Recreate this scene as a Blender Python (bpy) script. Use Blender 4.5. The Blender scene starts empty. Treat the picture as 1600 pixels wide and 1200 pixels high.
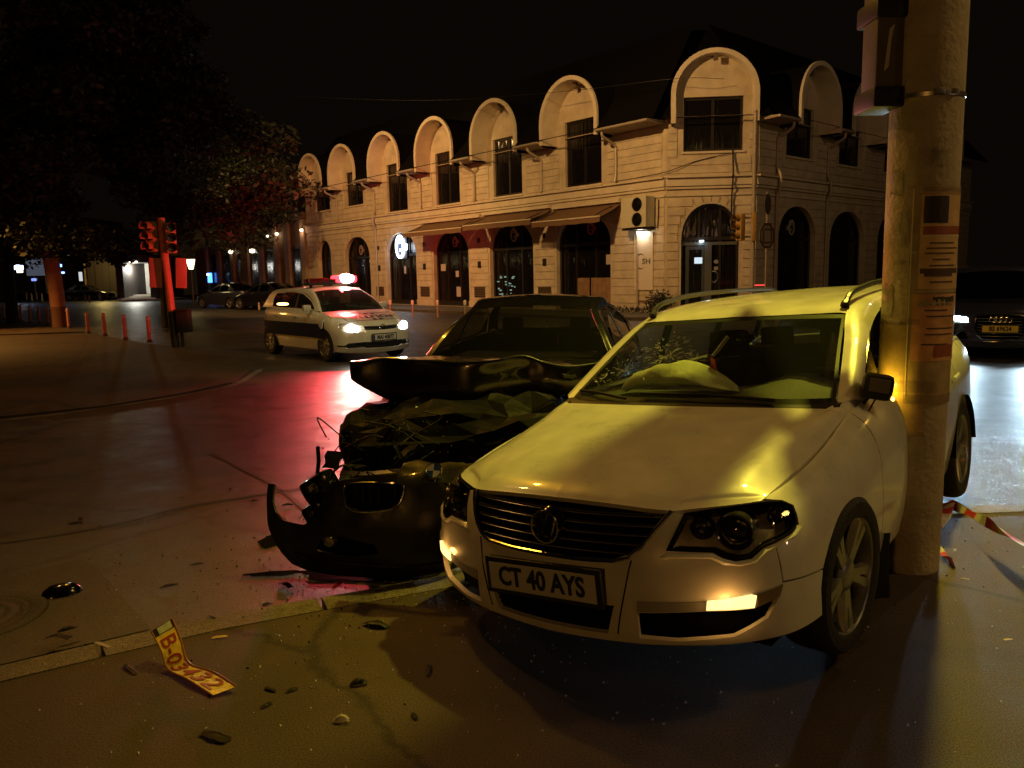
import bpy, bmesh, math, random
import numpy as np
from mathutils import Vector, Matrix, noise
from mathutils.geometry import delaunay_2d_cdt
R = random.Random(7)
rad = math.radians
scene = bpy.context.scene
COL = scene.collection

# ------------------------------------------------------------------ camera
FOCAL_PX, CAM_H, PITCH, ROLL = 1248.0, 1.6, 7.9, 1.2     # for a 1600 pixel wide frame
cd = bpy.data.cameras.new('camera')
cd.sensor_width = 36.0
cd.lens = 36.0*FOCAL_PX/1600.0
cd.clip_start, cd.clip_end = 0.05, 900
cam = bpy.data.objects.new('camera', cd); COL.objects.link(cam)
cam.matrix_world = Matrix.Translation((0, 0, CAM_H)) @ Matrix.Rotation(rad(90-PITCH), 4, 'X') @ Matrix.Rotation(rad(-ROLL), 4, 'Z')
scene.camera = cam

# ------------------------------------------------------------------ night sky, exposure
w = bpy.data.worlds.new('World'); scene.world = w; w.use_nodes = True
bg = w.node_tree.nodes['Background']
bg.inputs['Color'].default_value = (1.0, 0.62, 0.42, 1)
bg.inputs['Strength'].default_value = 0.0028
scene.view_settings.view_transform = 'Standard'
scene.view_settings.look = 'None'
scene.view_settings.exposure = 0
scene.view_settings.gamma = 1
scene.render.engine = 'CYCLES'
cy = scene.cycles
cy.use_denoising = True
cy.max_bounces = 6; cy.diffuse_bounces = 2; cy.glossy_bounces = 3; cy.transmission_bounces = 4; cy.transparent_max_bounces = 12
cy.sample_clamp_indirect = 3.0; cy.caustics_reflective = False; cy.caustics_refractive = False
cy.use_light_tree = True

def lamp(name, loc, col, power, radius=.15, spot=None, to=None, blend=.4):
    l = bpy.data.lights.new(name, 'SPOT' if spot else 'POINT')
    l.color = col; l.energy = power; l.shadow_soft_size = radius
    o = bpy.data.objects.new(name, l); COL.objects.link(o); o.location = loc
    if spot:
        l.spot_size = rad(spot); l.spot_blend = blend
        o.rotation_euler = (Vector(to)-Vector(loc)).to_track_quat('-Z', 'Y').to_euler()
    return o
# unseen street lamps of the crossing, with fill lamps added among them
YEL = (1.0, .79, .075); AMB = (1.0, .44, .085); FAC = (1.0, .56, .19)
lamp('street_and_fill_light', (4.3, 7.9, 10.2), YEL, 5200, .16, 50, (2.6, 4.8, 0), 1.0)                                   # over the kerb at the right: throws the pole's and the added banner's shadows
lamp('street_and_fill_light', (-3.0, 20, 10.5), FAC, 4900, .25, 118, (4, 36, 2), .6)              # across the crossing, towards the corner building
lamp('street_and_fill_light', (-13.5, 33, 9.8), FAC, 4500, .25, 110, (-6.5, 44, 2.5), .6)  # added spot among the trees, evens the light along the facade
lamp('street_and_fill_light', (-20, 25, 5.2), AMB, 3000, .25, 98, (-16.6, 24.5, 0), .6)            # island at the left
lamp('street_and_fill_light', (-4.5, 12, 9.6), (1, .47, .03), 1000, .25, 50, (1.2, 3.0, .5), 1.0)
lamp('street_and_fill_light', (-7.5, 10.5, 9.8), (1, .50, .13), 620, .3, 140, (-4.5, 8.5, 0), .7)  # added wide fill for the road at the left
lamp('street_and_fill_light', (-8, -15, 5.2), (1, .46, .09), 700, .3)  # behind the camera, weak fill on the estate's front
lamp('street_and_fill_light', (.5, 10.5, 9.2), (1, .84, .36), 900, .2, 44, (-2.9, 15.6, .8), .5)                                   # added spot to brighten the police car's front
lamp('street_and_fill_light', (13, -4, 4.2), (1, .62, .44), 110, .3)  # added low fill for the estate's left side
lamp('street_and_fill_light', (16, 17.5, 10.5), (1, .62, .36), 420, .25)
lamp('street_and_fill_light', (8.5, 2.5, 8), (1, .62, .16), 620, .7)  # added fill for the pavement right of the estate

# ------------------------------------------------------------------ pixel helpers: where a line of sight meets a real surface
_p, _r = rad(PITCH), rad(ROLL)
_f = np.array([0, math.cos(_p), -math.sin(_p)]); _rt0 = np.array([1., 0, 0]); _up0 = np.cross(_rt0, _f)
_rt = math.cos(_r)*_rt0-math.sin(_r)*_up0; _up = math.sin(_r)*_rt0+math.cos(_r)*_up0
EYE = np.array([0, 0, CAM_H])
def sight(px, py): return _f+_rt*(px-800)/FOCAL_PX-_up*(py-600)/FOCAL_PX
def gpt(px, py, z=0.0):
    d = sight(px, py); return EYE+d*((z-CAM_H)/d[2])

# ------------------------------------------------------------------ object helpers
def tag(o, label=None, cat=None, group=None, kind=None):
    if label: o['label'] = label
    if cat: o['category'] = cat
    if group: o['group'] = group
    if kind: o['kind'] = kind
    return o
def thing(name, label, cat, loc=(0, 0, 0), rotz=0, group=None, mat=None):
    o = bpy.data.objects.new(name, None); COL.objects.link(o)
    if mat is not None: o.matrix_world = mat
    else:
        o.location = loc; o.rotation_euler = (0, 0, rotz)
    return tag(o, label, cat, group)
def copy_tree(o, parent=None):
    c = o.copy(); COL.objects.link(c)
    if parent is not None: c.parent = parent
    for ch in [x for x in KIDS.get(o.name, [])]:
        copy_tree(ch, c)
    return c
KIDS = {}

class MB:
    """collects geometry for ONE mesh object"""
    def __init__(s): s.v = []; s.f = []; s.n = {}; s.flat = set()
    def add(s, vs, fs, flat=False):
        o = len(s.v); s.v += [tuple(map(float, p)) for p in vs]
        for f in fs:
            if flat: s.flat.add(len(s.f))
            s.f.append(tuple(i+o for i in f))
        return o
    def box(s, c, d, m=None, flat=True):
        x, y, z = c; a, b, e = d[0]/2, d[1]/2, d[2]/2
        vs = [Vector((x+i*a, y+j*b, z+k*e)) for i in (-1, 1) for j in (-1, 1) for k in (-1, 1)]
        if m is not None: vs = [m @ v for v in vs]
        s.add(vs, [(0, 1, 3, 2), (4, 6, 7, 5), (0, 4, 5, 1), (2, 3, 7, 6), (0, 2, 6, 4), (1, 5, 7, 3)], flat); return s
    def cbox(s, c, d, ch=.01, m=None):
        """box with chamfered edges"""
        x, y, z = c; h = [d[0]/2, d[1]/2, d[2]/2]; ch = min(ch, min(h)*.9)
        bm = bmesh.new(); bmesh.ops.create_cube(bm, size=1)
        for v in bm.verts: v.co = Vector((v.co.x*d[0], v.co.y*d[1], v.co.z*d[2]))
        bmesh.ops.bevel(bm, geom=bm.edges[:], offset=ch, segments=2, affect='EDGES', profile=.6)
        bm.verts.ensure_lookup_table()
        vs = [v.co+Vector(c) for v in bm.verts]
        if m is not None: vs = [m @ v for v in vs]
        s.add(vs, [tuple(v.index for v in f.verts) for f in bm.faces]); bm.free(); return s
    def tube(s, pts, r, n=8, cap=True, r2=None):
        pts = [Vector(p) for p in pts]; k = len(pts); rings = []
        t0 = None
        for i, p in enumerate(pts):
            t = (pts[min(i+1, k-1)]-pts[max(i-1, 0)]).normalized()
            if t0 is None: u = t.orthogonal().normalized()
            else:
                u = (u-t*u.dot(t))
                u = u.normalized() if u.length > 1e-6 else t.orthogonal().normalized()
            t0 = t; w_ = t.cross(u)
            rr = r if r2 is None else r+(r2-r)*i/(k-1)
            if callable(r): rr = r(i/(k-1))
            rings.append([p+(u*math.cos(a)+w_*math.sin(a))*rr for a in [2*math.pi*j/n for j in range(n)]])
        vs = [v for ring in rings for v in ring]; fs = []
        for i in range(k-1):
            for j in range(n):
                a, b = i*n+j, i*n+(j+1) % n
                fs.append((a, b, b+n, a+n))
        if cap: fs += [tuple(range(n))[::-1], tuple(range((k-1)*n, k*n))]
        s.add(vs, fs); return s
    def lathe(s, prof, n=24, m=None, arc=2*math.pi):
        """profile of (radius, height) turned about z"""
        k = len(prof); vs = []; closed = arc > 6.28; cols = n if closed else n+1
        for j in range(cols):
            a = arc*j/n
            for (r_, z) in prof: vs.append(Vector((r_*math.cos(a), r_*math.sin(a), z)))
        if m is not None: vs = [m @ v for v in vs]
        fs = []
        for j in range(n):
            j2 = (j+1) % cols
            for i in range(k-1): fs.append((j*k+i, j2*k+i, j2*k+i+1, j*k+i+1))
        s.add(vs, fs); return s
    def prism(s, poly, axis_fn, d0, d1, flat=True, caps=True):
        """polygon extruded from depth d0 to d1, axis_fn(a, b, depth) -> point"""
        n = len(poly); vs = [axis_fn(a, b, d0) for a, b in poly]+[axis_fn(a, b, d1) for a, b in poly]
        fs = [(i, (i+1) % n, n+(i+1) % n, n+i) for i in range(n)]
        if caps: fs += [tuple(range(n))[::-1], tuple(range(n, 2*n))]
        s.add(vs, fs, flat); return s
    def build(s, name, mat, parent=None, smooth=30, kind=None, fix=True):
        me = bpy.data.meshes.new(name); me.from_pydata(s.v, [], s.f)
        if fix:
            bm = bmesh.new(); bm.from_mesh(me)
            if not s.n:
                loose = [v for v in bm.verts if not v.link_faces]
                if loose: bmesh.ops.delete(bm, geom=loose, context='VERTS')
            bmesh.ops.recalc_face_normals(bm, faces=bm.faces[:]); bm.to_mesh(me); bm.free()
        if s.n:
            me.polygons.foreach_set('use_smooth', [True]*len(me.polygons))
        elif smooth:
            me.polygons.foreach_set('use_smooth', [True]*len(me.polygons))
            me.set_sharp_from_angle(angle=rad(smooth))
        o = bpy.data.objects.new(name, me); COL.objects.link(o)
        for mm in (mat if isinstance(mat, (list, tuple)) else [mat]): me.materials.append(mm)
        if parent is not None:
            o.parent = parent; KIDS.setdefault(parent.name, []).append(o)
        if s.n:
            nn = [s.n.get(i, (0, 0, 0)) for i in range(len(s.v))]
            me.normals_split_custom_set_from_vertices(nn)
        if kind: o['kind'] = kind
        return o

def inside(p, poly):
    x, y = p; c = False; n = len(poly); j = n-1
    for i in range(n):
        xi, yi = poly[i]; xj, yj = poly[j]
        if (yi > y) != (yj > y) and x < (xj-xi)*(y-yi)/(yj-yi)+xi: c = not c
        j = i
    return c
def resample(poly, h):
    out = []; n = len(poly)
    for i in range(n):
        a = np.array(poly[i], float); b = np.array(poly[(i+1) % n], float); k = max(1, int(np.ceil(np.linalg.norm(b-a)/h)))
        out += [tuple(a+(b-a)*j/k) for j in range(k)]
    return out
def segdist(P, poly):
    A = np.array(poly); B = np.roll(A, -1, 0); D = B-A; L = (D**2).sum(1)+1e-12
    out = np.full(len(P), 9e9)
    for a, d, l in zip(A, D, L):
        t = np.clip(((P-a)@d)/l, 0, 1); q = P-(a+t[:, None]*d); out = np.minimum(out, (q**2).sum(1))
    return np.sqrt(out)
def sheet(mb, surf, outer, holes=(), h=.04, thick=.012, out=None, off=0.0, flipx=False, aspect=1.0):
    """a trimmed panel: polygon (with holes) in the surface's own coordinates, mapped on to it, its edges turned inward"""
    outer = resample(outer, h); holes = [resample(q, h) for q in holes]
    xs = [p[0] for p in outer]; ys = [p[1] for p in outer]
    gx = np.arange(min(xs)+h*.5, max(xs), h); gy = np.arange(min(ys)+h*.43, max(ys), h*aspect)
    G = np.array([(x, y) for y in gy for x in gx]) if len(gx)*len(gy) else np.zeros((0, 2))
    if len(G):
        k = [inside(p, outer) and not any(inside(p, q) for q in holes) for p in G]
        G = G[np.array(k)]
    if len(G):
        dd = segdist(G, outer)
        for q in holes: dd = np.minimum(dd, segdist(G, q))
        G = G[dd > .35*h]
    V = [Vector(p) for p in outer]; E = [(i, (i+1) % len(outer)) for i in range(len(outer))]
    for q in holes:
        o = len(V); V += [Vector(p) for p in q]; E += [(o+i, o+(i+1) % len(q)) for i in range(len(q))]
    nb = len(V); V += [Vector(p) for p in G]
    v2, e2, f2, ov, oe, of = delaunay_2d_cdt(V, E, [], 0, 1e-6)
    tris = []
    for f in f2:
        c = sum((v2[i] for i in f), Vector((0, 0)))/len(f)
        if inside(c, outer) and not any(inside(c, q) for q in holes): tris.append(f)
    e = 2e-3; P = []; N = []
    for v in v2:
        a = surf(v[0], v[1]); du = np.array(surf(v[0]+e, v[1]))-np.array(surf(v[0]-e, v[1])); dv = np.array(surf(v[0], v[1]+e))-np.array(surf(v[0], v[1]-e))
        n = np.cross(du, dv); n = n/(np.linalg.norm(n)+1e-12); P.append(np.array(a)); N.append(n)
    P = np.array(P); N = np.array(N)
    if out is not None:
        o_ = np.array(out(P.mean(0)) if callable(out) else out); 
        if callable(out):
            sg = np.array([1 if np.dot(n, out(p)) >= 0 else -1 for p, n in zip(P, N)])
        else: sg = np.where(N@o_ >= 0, 1, -1)
        N = N*sg[:, None]
    P = P+N*off
    if flipx: P = P*np.array([-1, 1, 1]); N = N*np.array([-1, 1, 1])
    base = len(mb.v); mb.v += [tuple(p) for p in P]
    for i, n in enumerate(N): mb.n[base+i] = tuple(n)
    cnt = {}
    for f in tris:
        a, b, c = P[f[0]], P[f[1]], P[f[2]]
        g = np.cross(b-a, c-a)
        if g@(N[f[0]]+N[f[1]]+N[f[2]]) < 0: f = f[::-1]
        mb.f.append(tuple(base+i for i in f))
        for i in range(3):
            k = (f[i], f[(i+1) % 3])
            cnt[k] = cnt.get(k, 0)+1
    if thick:
        for (a, b) in [k for k in cnt if (k[1], k[0]) not in cnt]:
            q = [P[a], P[b], P[b]-N[b]*thick, P[a]-N[a]*thick]
            o = len(mb.v); mb.v += [tuple(x) for x in q]; mb.f.append((o+1, o, o+3, o+2))
            g = np.cross(q[0]-q[1], q[3]-q[0]); g = g/(np.linalg.norm(g)+1e-12)
            for i in range(4): mb.n[o+i] = tuple(g)
    return mb

# ------------------------------------------------------------------ materials
MATS = {}
def mat(name, col=(.5, .5, .5), rough=.5, metal=0, spec=.5, coat=0, emit=None, estr=0, bump=0, bscale=30, var=0, vscale=3, trans=0, alpha=1, bdetail=4, rvar=0, col2=None, obj=True):
    if name in MATS: return MATS[name]
    m = bpy.data.materials.new(name); m.use_nodes = True; nt = m.node_tree; b = nt.nodes['Principled BSDF']
    b.inputs['Base Color'].default_value = (*col, 1); b.inputs['Roughness'].default_value = rough; b.inputs['Metallic'].default_value = metal
    b.inputs['Specular IOR Level'].default_value = spec; b.inputs['Coat Weight'].default_value = coat; b.inputs['Coat Roughness'].default_value = .04
    b.inputs['Transmission Weight'].default_value = trans; b.inputs['Alpha'].default_value = alpha
    if emit: b.inputs['Emission Color'].default_value = (*emit, 1); b.inputs['Emission Strength'].default_value = estr
    L = nt.links; tc = nt.nodes.new('ShaderNodeTexCoord'); src = tc.outputs['Object'] if obj else tc.outputs['Generated']
    if var or rvar:
        n = nt.nodes.new('ShaderNodeTexNoise'); n.inputs['Scale'].default_value = vscale; n.inputs['Detail'].default_value = 6; n.inputs['Roughness'].default_value = .62; L.new(src, n.inputs['Vector'])
        r = nt.nodes.new('ShaderNodeValToRGB'); r.color_ramp.elements[0].position = .3; r.color_ramp.elements[1].position = .72
        c2 = col2 or tuple(c*(1-var) for c in col)
        r.color_ramp.elements[0].color = (*c2, 1); r.color_ramp.elements[1].color = (*tuple(min(1, c*(1+var*.4)) for c in col), 1)
        L.new(n.outputs['Fac'], r.inputs['Fac'])
        if var: L.new(r.outputs['Color'], b.inputs['Base Color'])
        if rvar:
            mr = nt.nodes.new('ShaderNodeMapRange'); mr.inputs['From Min'].default_value = .3; mr.inputs['From Max'].default_value = .7
            mr.inputs['To Min'].default_value = max(0.02, rough-rvar); mr.inputs['To Max'].default_value = min(1, rough+rvar)
            L.new(n.outputs['Fac'], mr.inputs['Value']); L.new(mr.outputs['Result'], b.inputs['Roughness'])
    if bump:
        n2 = nt.nodes.new('ShaderNodeTexNoise'); n2.inputs['Scale'].default_value = bscale; n2.inputs['Detail'].default_value = bdetail; L.new(src, n2.inputs['Vector'])
        bp = nt.nodes.new('ShaderNodeBump'); bp.inputs['Strength'].default_value = bump; bp.inputs['Distance'].default_value = .02
        L.new(n2.outputs['Fac'], bp.inputs['Height']); L.new(bp.outputs['Normal'], b.inputs['Normal'])
    MATS[name] = m; return m
def glass_mat(name, tint, rough=.0, body=None, bodymix=0.0, spec_ior=1.5):
    m = bpy.data.materials.new(name); m.use_nodes = True; nt = m.node_tree; nt.nodes.clear(); L = nt.links
    o = nt.nodes.new('ShaderNodeOutputMaterial'); mx = nt.nodes.new('ShaderNodeMixShader'); t = nt.nodes.new('ShaderNodeBsdfTransparent'); g = nt.nodes.new('ShaderNodeBsdfGlossy')
    lw = nt.nodes.new('ShaderNodeLayerWeight'); lw.inputs['Blend'].default_value = .5
    pw = nt.nodes.new('ShaderNodeMath'); pw.operation = 'POWER'; pw.inputs[1].default_value = 5; L.new(lw.outputs['Facing'], pw.inputs[0])
    fr = nt.nodes.new('ShaderNodeMath'); fr.operation = 'MULTIPLY_ADD'; fr.inputs[1].default_value = .94; fr.inputs[2].default_value = .06; L.new(pw.outputs[0], fr.inputs[0])
    t.inputs['Color'].default_value = (*tint, 1); g.inputs['Roughness'].default_value = rough
    L.new(fr.outputs[0], mx.inputs[0]); L.new(t.outputs[0], mx.inputs[1]); L.new(g.outputs[0], mx.inputs[2])
    if body:
        d = nt.nodes.new('ShaderNodeBsdfDiffuse'); d.inputs['Color'].default_value = (*body, 1); m2 = nt.nodes.new('ShaderNodeMixShader'); m2.inputs[0].default_value = bodymix
        L.new(mx.outputs[0], m2.inputs[1]); L.new(d.outputs[0], m2.inputs[2]); L.new(m2.outputs[0], o.inputs[0])
    else: L.new(mx.outputs[0], o.inputs[0])
    return m
WHITE = mat('white_car_paint', (.76, .745, .69), .34, coat=.9, rvar=.10, vscale=6, var=.13)
BLACKP = mat('black_car_paint', (.008, .008, .009), .25, coat=1, rvar=.05, vscale=5)
DARKP = mat('dark_blue_car_paint', (.03, .034, .055), .25, coat=1)
BLK = mat('black_plastic', (.012, .012, .012), .5)
BLKG = mat('gloss_black_trim', (.006, .006, .006), .15)
VOID = mat('unlit_cavity', (.004, .004, .004), .9, spec=.1)
CHR = mat('chrome', (.62, .62, .62), .12, metal=1)
SIL = mat('alloy_wheel_metal', (.42, .42, .42), .32, metal=.85, var=.2, vscale=20)
TYRE = mat('tyre_rubber', (.014, .014, .014), .75, bump=.4, bscale=60)
GLASS = glass_mat('car_window_glass', (.62, .68, .62))
LENS = glass_mat('headlamp_lens', (.85, .85, .83))
TINT = glass_mat('tinted_window_glass', (.12, .13, .12))
PLW = mat('plate_white', (.62, .62, .60), .45)
PLK = mat('plate_black', (.012, .012, .012), .5)
PLB = mat('plate_blue', (.01, .03, .2), .5)
def emis(name, col=(1,1,1), s=1): return mat(name, (.02, .02, .02), .4, emit=col, estr=s)

def text_obj(txt, size, matr, material, name, parent=None, ext=.001, align='CENTER', sx=1.0, bold=0.0, spacing=1.0):
    cu = bpy.data.curves.new(name, 'FONT'); cu.body = txt; cu.size = size; cu.extrude = ext; cu.align_x = align; cu.align_y = 'CENTER'; cu.resolution_u = 3
    cu.offset = bold; cu.space_character = spacing
    tmp = bpy.data.objects.new('tmp_text', cu); COL.objects.link(tmp)
    dg = bpy.context.evaluated_depsgraph_get(); me = bpy.data.meshes.new_from_object(tmp.evaluated_get(dg)); bpy.data.objects.remove(tmp); bpy.data.curves.remove(cu)
    me.name = name
    me.transform(matr @ Matrix.Diagonal((sx, 1, 1, 1)))
    me.materials.clear(); me.materials.append(material)
    o = bpy.data.objects.new(name, me); COL.objects.link(o)
    if parent is not None: o.parent = parent; KIDS.setdefault(parent.name, []).append(o)
    return o

def catmull(pts,n=12):
    P=[np.array(p,float) for p in pts]; P=[2*P[0]-P[1]]+P+[2*P[-1]-P[-2]]
    out=[]
    for i in range(1,len(P)-2):
        p0,p1,p2,p3=P[i-1:i+3]
        for k in range(n):
            t=k/n
            out.append(.5*((2*p1)+(p2-p0)*t+(2*p0-5*p1+4*p2-p3)*t*t+(3*p1-p0-3*p2+p3)*t**3))
    out.append(P[-2]); return np.array(out)
class Tab:
    def __init__(s,pts,n=10):
        c=catmull(pts,n); s.x=c[:,0]; s.y=c[:,1]
    def __call__(s,x): return float(np.interp(x,s.x,s.y))
def sst(a,b,x):
    t=min(1,max(0,(x-a)/(b-a))); return t*t*(3-2*t)
class Belt:
    """side wall of a car body: s = arc length along the half plan from the nose centre, z = height"""
    def __init__(b,plan,front,side,rear,ztop,xf=(.12,.45),xr=.5):
        c=catmull(plan,16); d=np.r_[0,np.cumsum(np.hypot(*np.diff(c,axis=0).T))]
        b.S=d[-1]; n=400; b.s=np.linspace(0,b.S,n); b.x=np.interp(b.s,d,c[:,0]); b.y=np.interp(b.s,d,c[:,1])
        tx=np.gradient(b.x,b.s); ty=np.gradient(b.y,b.s)
        k=np.ones(9)/9
        def sm(a,odd):
            a2=np.r_[(-a[8:0:-1] if odd else a[8:0:-1]),a,(-a[-2:-10:-1] if odd else a[-2:-10:-1])]
            return np.convolve(a2,k,'same')[8:-8]
        tx=sm(tx,True); ty=sm(ty,False); L=np.hypot(tx,ty); b.nx=-ty/L; b.ny=tx/L
        b.f=Tab(front); b.g=Tab(side); b.r=Tab(rear); b.zt=Tab(ztop); b.xf=xf; b.L=c[-1,0]; b.xr=xr
        b.im=int(np.argmax(b.x>b.L*.5))
    def s_x(b,x): return float(np.interp(x,b.x,b.s))
    def __call__(b,s,z):
        sg=1 if s>=0 else -1; s=abs(s)
        x=np.interp(s,b.s,b.x); y=np.interp(s,b.s,b.y); nx=np.interp(s,b.s,b.nx); ny=np.interp(s,b.s,b.ny)
        wf=1-sst(b.xf[0],b.xf[1],x); wr=sst(b.L-b.xr,b.L-.1,x); ws=max(0,1-wf-wr)
        o=wf*b.f(z)+ws*b.g(z-b.zt(x))+wr*b.r(z)
        return np.array([x+nx*o,sg*(y+ny*o),z])
class Patch:
    """tensor Catmull-Rom patch through a grid of points P[i][j]; u over rows, v over columns (0..1)"""
    def __init__(p,G): p.G=np.array(G,float)
    def __call__(p,u,v):
        G=p.G; m,n=G.shape[:2]
        def w(t,n):
            t=min(max(t,0),1)*(n-1); i=min(int(t),n-2); f=t-i
            W=np.zeros(n+2)
            W[i:i+4]=[.5*(-f+2*f*f-f**3),.5*(2-5*f*f+3*f**3),.5*(f+4*f*f-3*f**3),.5*(-f*f+f**3)]
            r=W[1:-1].copy(); r[0]+=2*W[0]; r[1]-=W[0]; r[-1]+=2*W[-1]; r[-2]-=W[-1]
            return r
        a=w(u,m); b=w(v,n)
        return np.einsum('i,j,ijk->k',a,b,G)
# ================================================================== GROUND
def ground_mat(name, base, dark, rough, rv, s1, bump, bs, spec=.5, fleck=None, crack=0, patch=.5):
    m = bpy.data.materials.new(name); m.use_nodes = True; nt = m.node_tree; L = nt.links; b = nt.nodes['Principled BSDF']
    tc = nt.nodes.new('ShaderNodeTexCoord'); N = nt.nodes.new
    def noise_(sc, det=6, ro=.6, dist=0):
        n = N('ShaderNodeTexNoise'); n.inputs['Scale'].default_value = sc; n.inputs['Detail'].default_value = det; n.inputs['Roughness'].default_value = ro; n.inputs['Distortion'].default_value = dist; L.new(tc.outputs['Object'], n.inputs['Vector']); return n
    def ramp(src, p0, p1, c0, c1):
        r = N('ShaderNodeValToRGB'); r.color_ramp.elements[0].position = p0; r.color_ramp.elements[1].position = p1
        r.color_ramp.elements[0].color = (*c0, 1); r.color_ramp.elements[1].color = (*c1, 1); L.new(src, r.inputs['Fac']); return r
    def mul(a, c, f=1):
        mx = N('ShaderNodeMix'); mx.data_type = 'RGBA'; mx.blend_type = 'MULTIPLY'; mx.inputs[0].default_value = f; L.new(a, mx.inputs[6]); L.new(c, mx.inputs[7]); return mx.outputs[2]
    big = noise_(s1, 7, .65, .6); c = ramp(big.outputs['Fac'], .32, .70, dark, base).outputs['Color']
    mid = noise_(s1*7, 5, .7, .3); c = mul(c, ramp(mid.outputs['Fac'], .35, .65, (patch,)*3, (1, 1, 1)).outputs['Color'])
    gr = noise_(170, 2, .7); c = mul(c, ramp(gr.outputs['Fac'], .38, .62, (.30, .30, .30), (1.55, 1.5, 1.42)).outputs['Color'])
    if crack:
        v = N('ShaderNodeTexVoronoi'); v.feature = 'DISTANCE_TO_EDGE'; v.inputs['Scale'].default_value = crack
        wn = noise_(2.2, 5, .7); mx = N('ShaderNodeMix'); mx.data_type = 'VECTOR'; mx.inputs[0].default_value = .22
        L.new(tc.outputs['Object'], mx.inputs[4]); L.new(wn.outputs['Color'], mx.inputs[5]); L.new(mx.outputs[1], v.inputs['Vector'])
        c = mul(c, ramp(v.outputs['Distance'], .0, .012, (.35, .35, .35), (1, 1, 1)).outputs['Color'])
    L.new(c, b.inputs['Base Color'])
    mr = N('ShaderNodeMapRange'); mr.inputs['From Min'].default_value = .3; mr.inputs['From Max'].default_value = .7; mr.inputs['To Min'].default_value = rough-rv; mr.inputs['To Max'].default_value = rough+rv
    L.new(mid.outputs['Fac'], mr.inputs['Value']); L.new(mr.outputs['Result'], b.inputs['Roughness'])
    b.inputs['Specular IOR Level'].default_value = spec
    n2 = noise_(bs, 3, .7); bp = N('ShaderNodeBump'); bp.inputs['Strength'].default_value = bump; bp.inputs['Distance'].default_value = .006
    L.new(n2.outputs['Fac'], bp.inputs['Height']); L.new(bp.outputs['Normal'], b.inputs['Normal'])
    return m
ASPH = ground_mat('road_asphalt', (.092, .079, .066), (.044, .037, .031), .46, .12, .35, .55, 95, .55, crack=.35, patch=.72)
WALK = ground_mat('pavement_asphalt', (.105, .073, .048), (.050, .035, .023), .66, .10, .55, .5, 80, .35, crack=.5, patch=.65)
KERBM = ground_mat('kerb_granite', (.23, .19, .14), (.13, .105, .08), .6, .1, 2.5, .4, 60, .4)
CONC = ground_mat('concrete_paving', (.19, .16, .12), (.11, .09, .07), .65, .1, .9, .4, 50, .4)
PAINTW = ground_mat('worn_road_paint', (.30, .29, .26), (.10, .09, .08), .5, .1, 4.0, .3, 80, .4, patch=.4)
RZ = -.05
UPV = np.array([0, 0, 1.])
def flat(name, poly, z, mt, kind='structure', parent=None, h=None, thick=0):
    m = MB()
    if h:
        sheet(m, lambda a, b: np.array([a, b, z]), poly, [], h, 0, UPV, 0); m.n = {}
    else: m.add([(x, y, z) for x, y in poly], [tuple(range(len(poly)))])
    if thick:
        n = len(poly); m.add([(x, y, z) for x, y in poly]+[(x, y, z-thick) for x, y in poly], [(i, (i+1) % n, n+(i+1) % n, n+i) for i in range(n)])
    o = m.build(name, mt, parent, 0); 
    if kind and parent is None: o['kind'] = kind
    return o

flat('road', [(-260, -60), (260, -60), (260, 330), (-260, 330)], RZ, ASPH)
# near pavement whose kerb sweeps round the corner under the estate car
kerb = [tuple(c) for c in catmull([(-14, -3.6), (-7, .6), (-3.6, 2.42), (-2.19, 3.19), (-1.54, 3.60), (-.4, 4.10), (.7, 4.58), (2.0, 4.98), (3.1, 5.16), (4.4, 5.05), (7, 4.3), (14, 1.6)], 6)]
def offset_line(P, d):
    P = np.array(P); T = np.gradient(P, axis=0); T /= np.linalg.norm(T, axis=1)[:, None]; return P+np.stack([-T[:, 1], T[:, 0]], 1)*d
ki = offset_line(kerb, -.17)
poly = [tuple(p) for p in ki]+[(14, -30), (-14, -30)]
pav = flat('near_pavement', poly, 0.0, WALK)
# individual kerb stones
kp = np.array(kerb); ks = np.r_[0, np.cumsum(np.hypot(*np.diff(kp, axis=0).T))]
kb = bpy.data.objects.new('near_kerb', None); COL.objects.link(kb); kb['kind'] = 'structure'
s_ = 0; j_ = 0
while s_ < ks[-1]-.2:
    a, b = s_+.006, min(s_+.98, ks[-1]); q = []
    for t in (a, (a+b)/2, b):
        x = np.interp(t, ks, kp[:, 0]); y = np.interp(t, ks, kp[:, 1]); x2 = np.interp(t, ks, ki[:, 0]); y2 = np.interp(t, ks, ki[:, 1]); q.append(((x, y), (x2, y2)))
    z = .004+.006*noise.noise(Vector((s_*3.3, 0, 0))); m = MB(); vs = []
    for (o1, i1) in q: vs += [(o1[0], o1[1], RZ-.03), (o1[0], o1[1], z-.012), (o1[0]*.93+i1[0]*.07, o1[1]*.93+i1[1]*.07, z), (i1[0], i1[1], z), (i1[0], i1[1], RZ-.03)]
    m.add(vs, [(i*5+k, i*5+k+1, i*5+6+k, i*5+5+k) for i in range(2) for k in range(4)]+[(0, 1, 2, 3, 4), (14, 13, 12, 11, 10)])
    if -5 < q[1][0][0] < 6 : m.build('kerb_stone', KERBM, kb, 0)
    else: m.build('kerb_stone', KERBM, kb, 0)
    s_ += 1.0; j_ += 1
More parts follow.
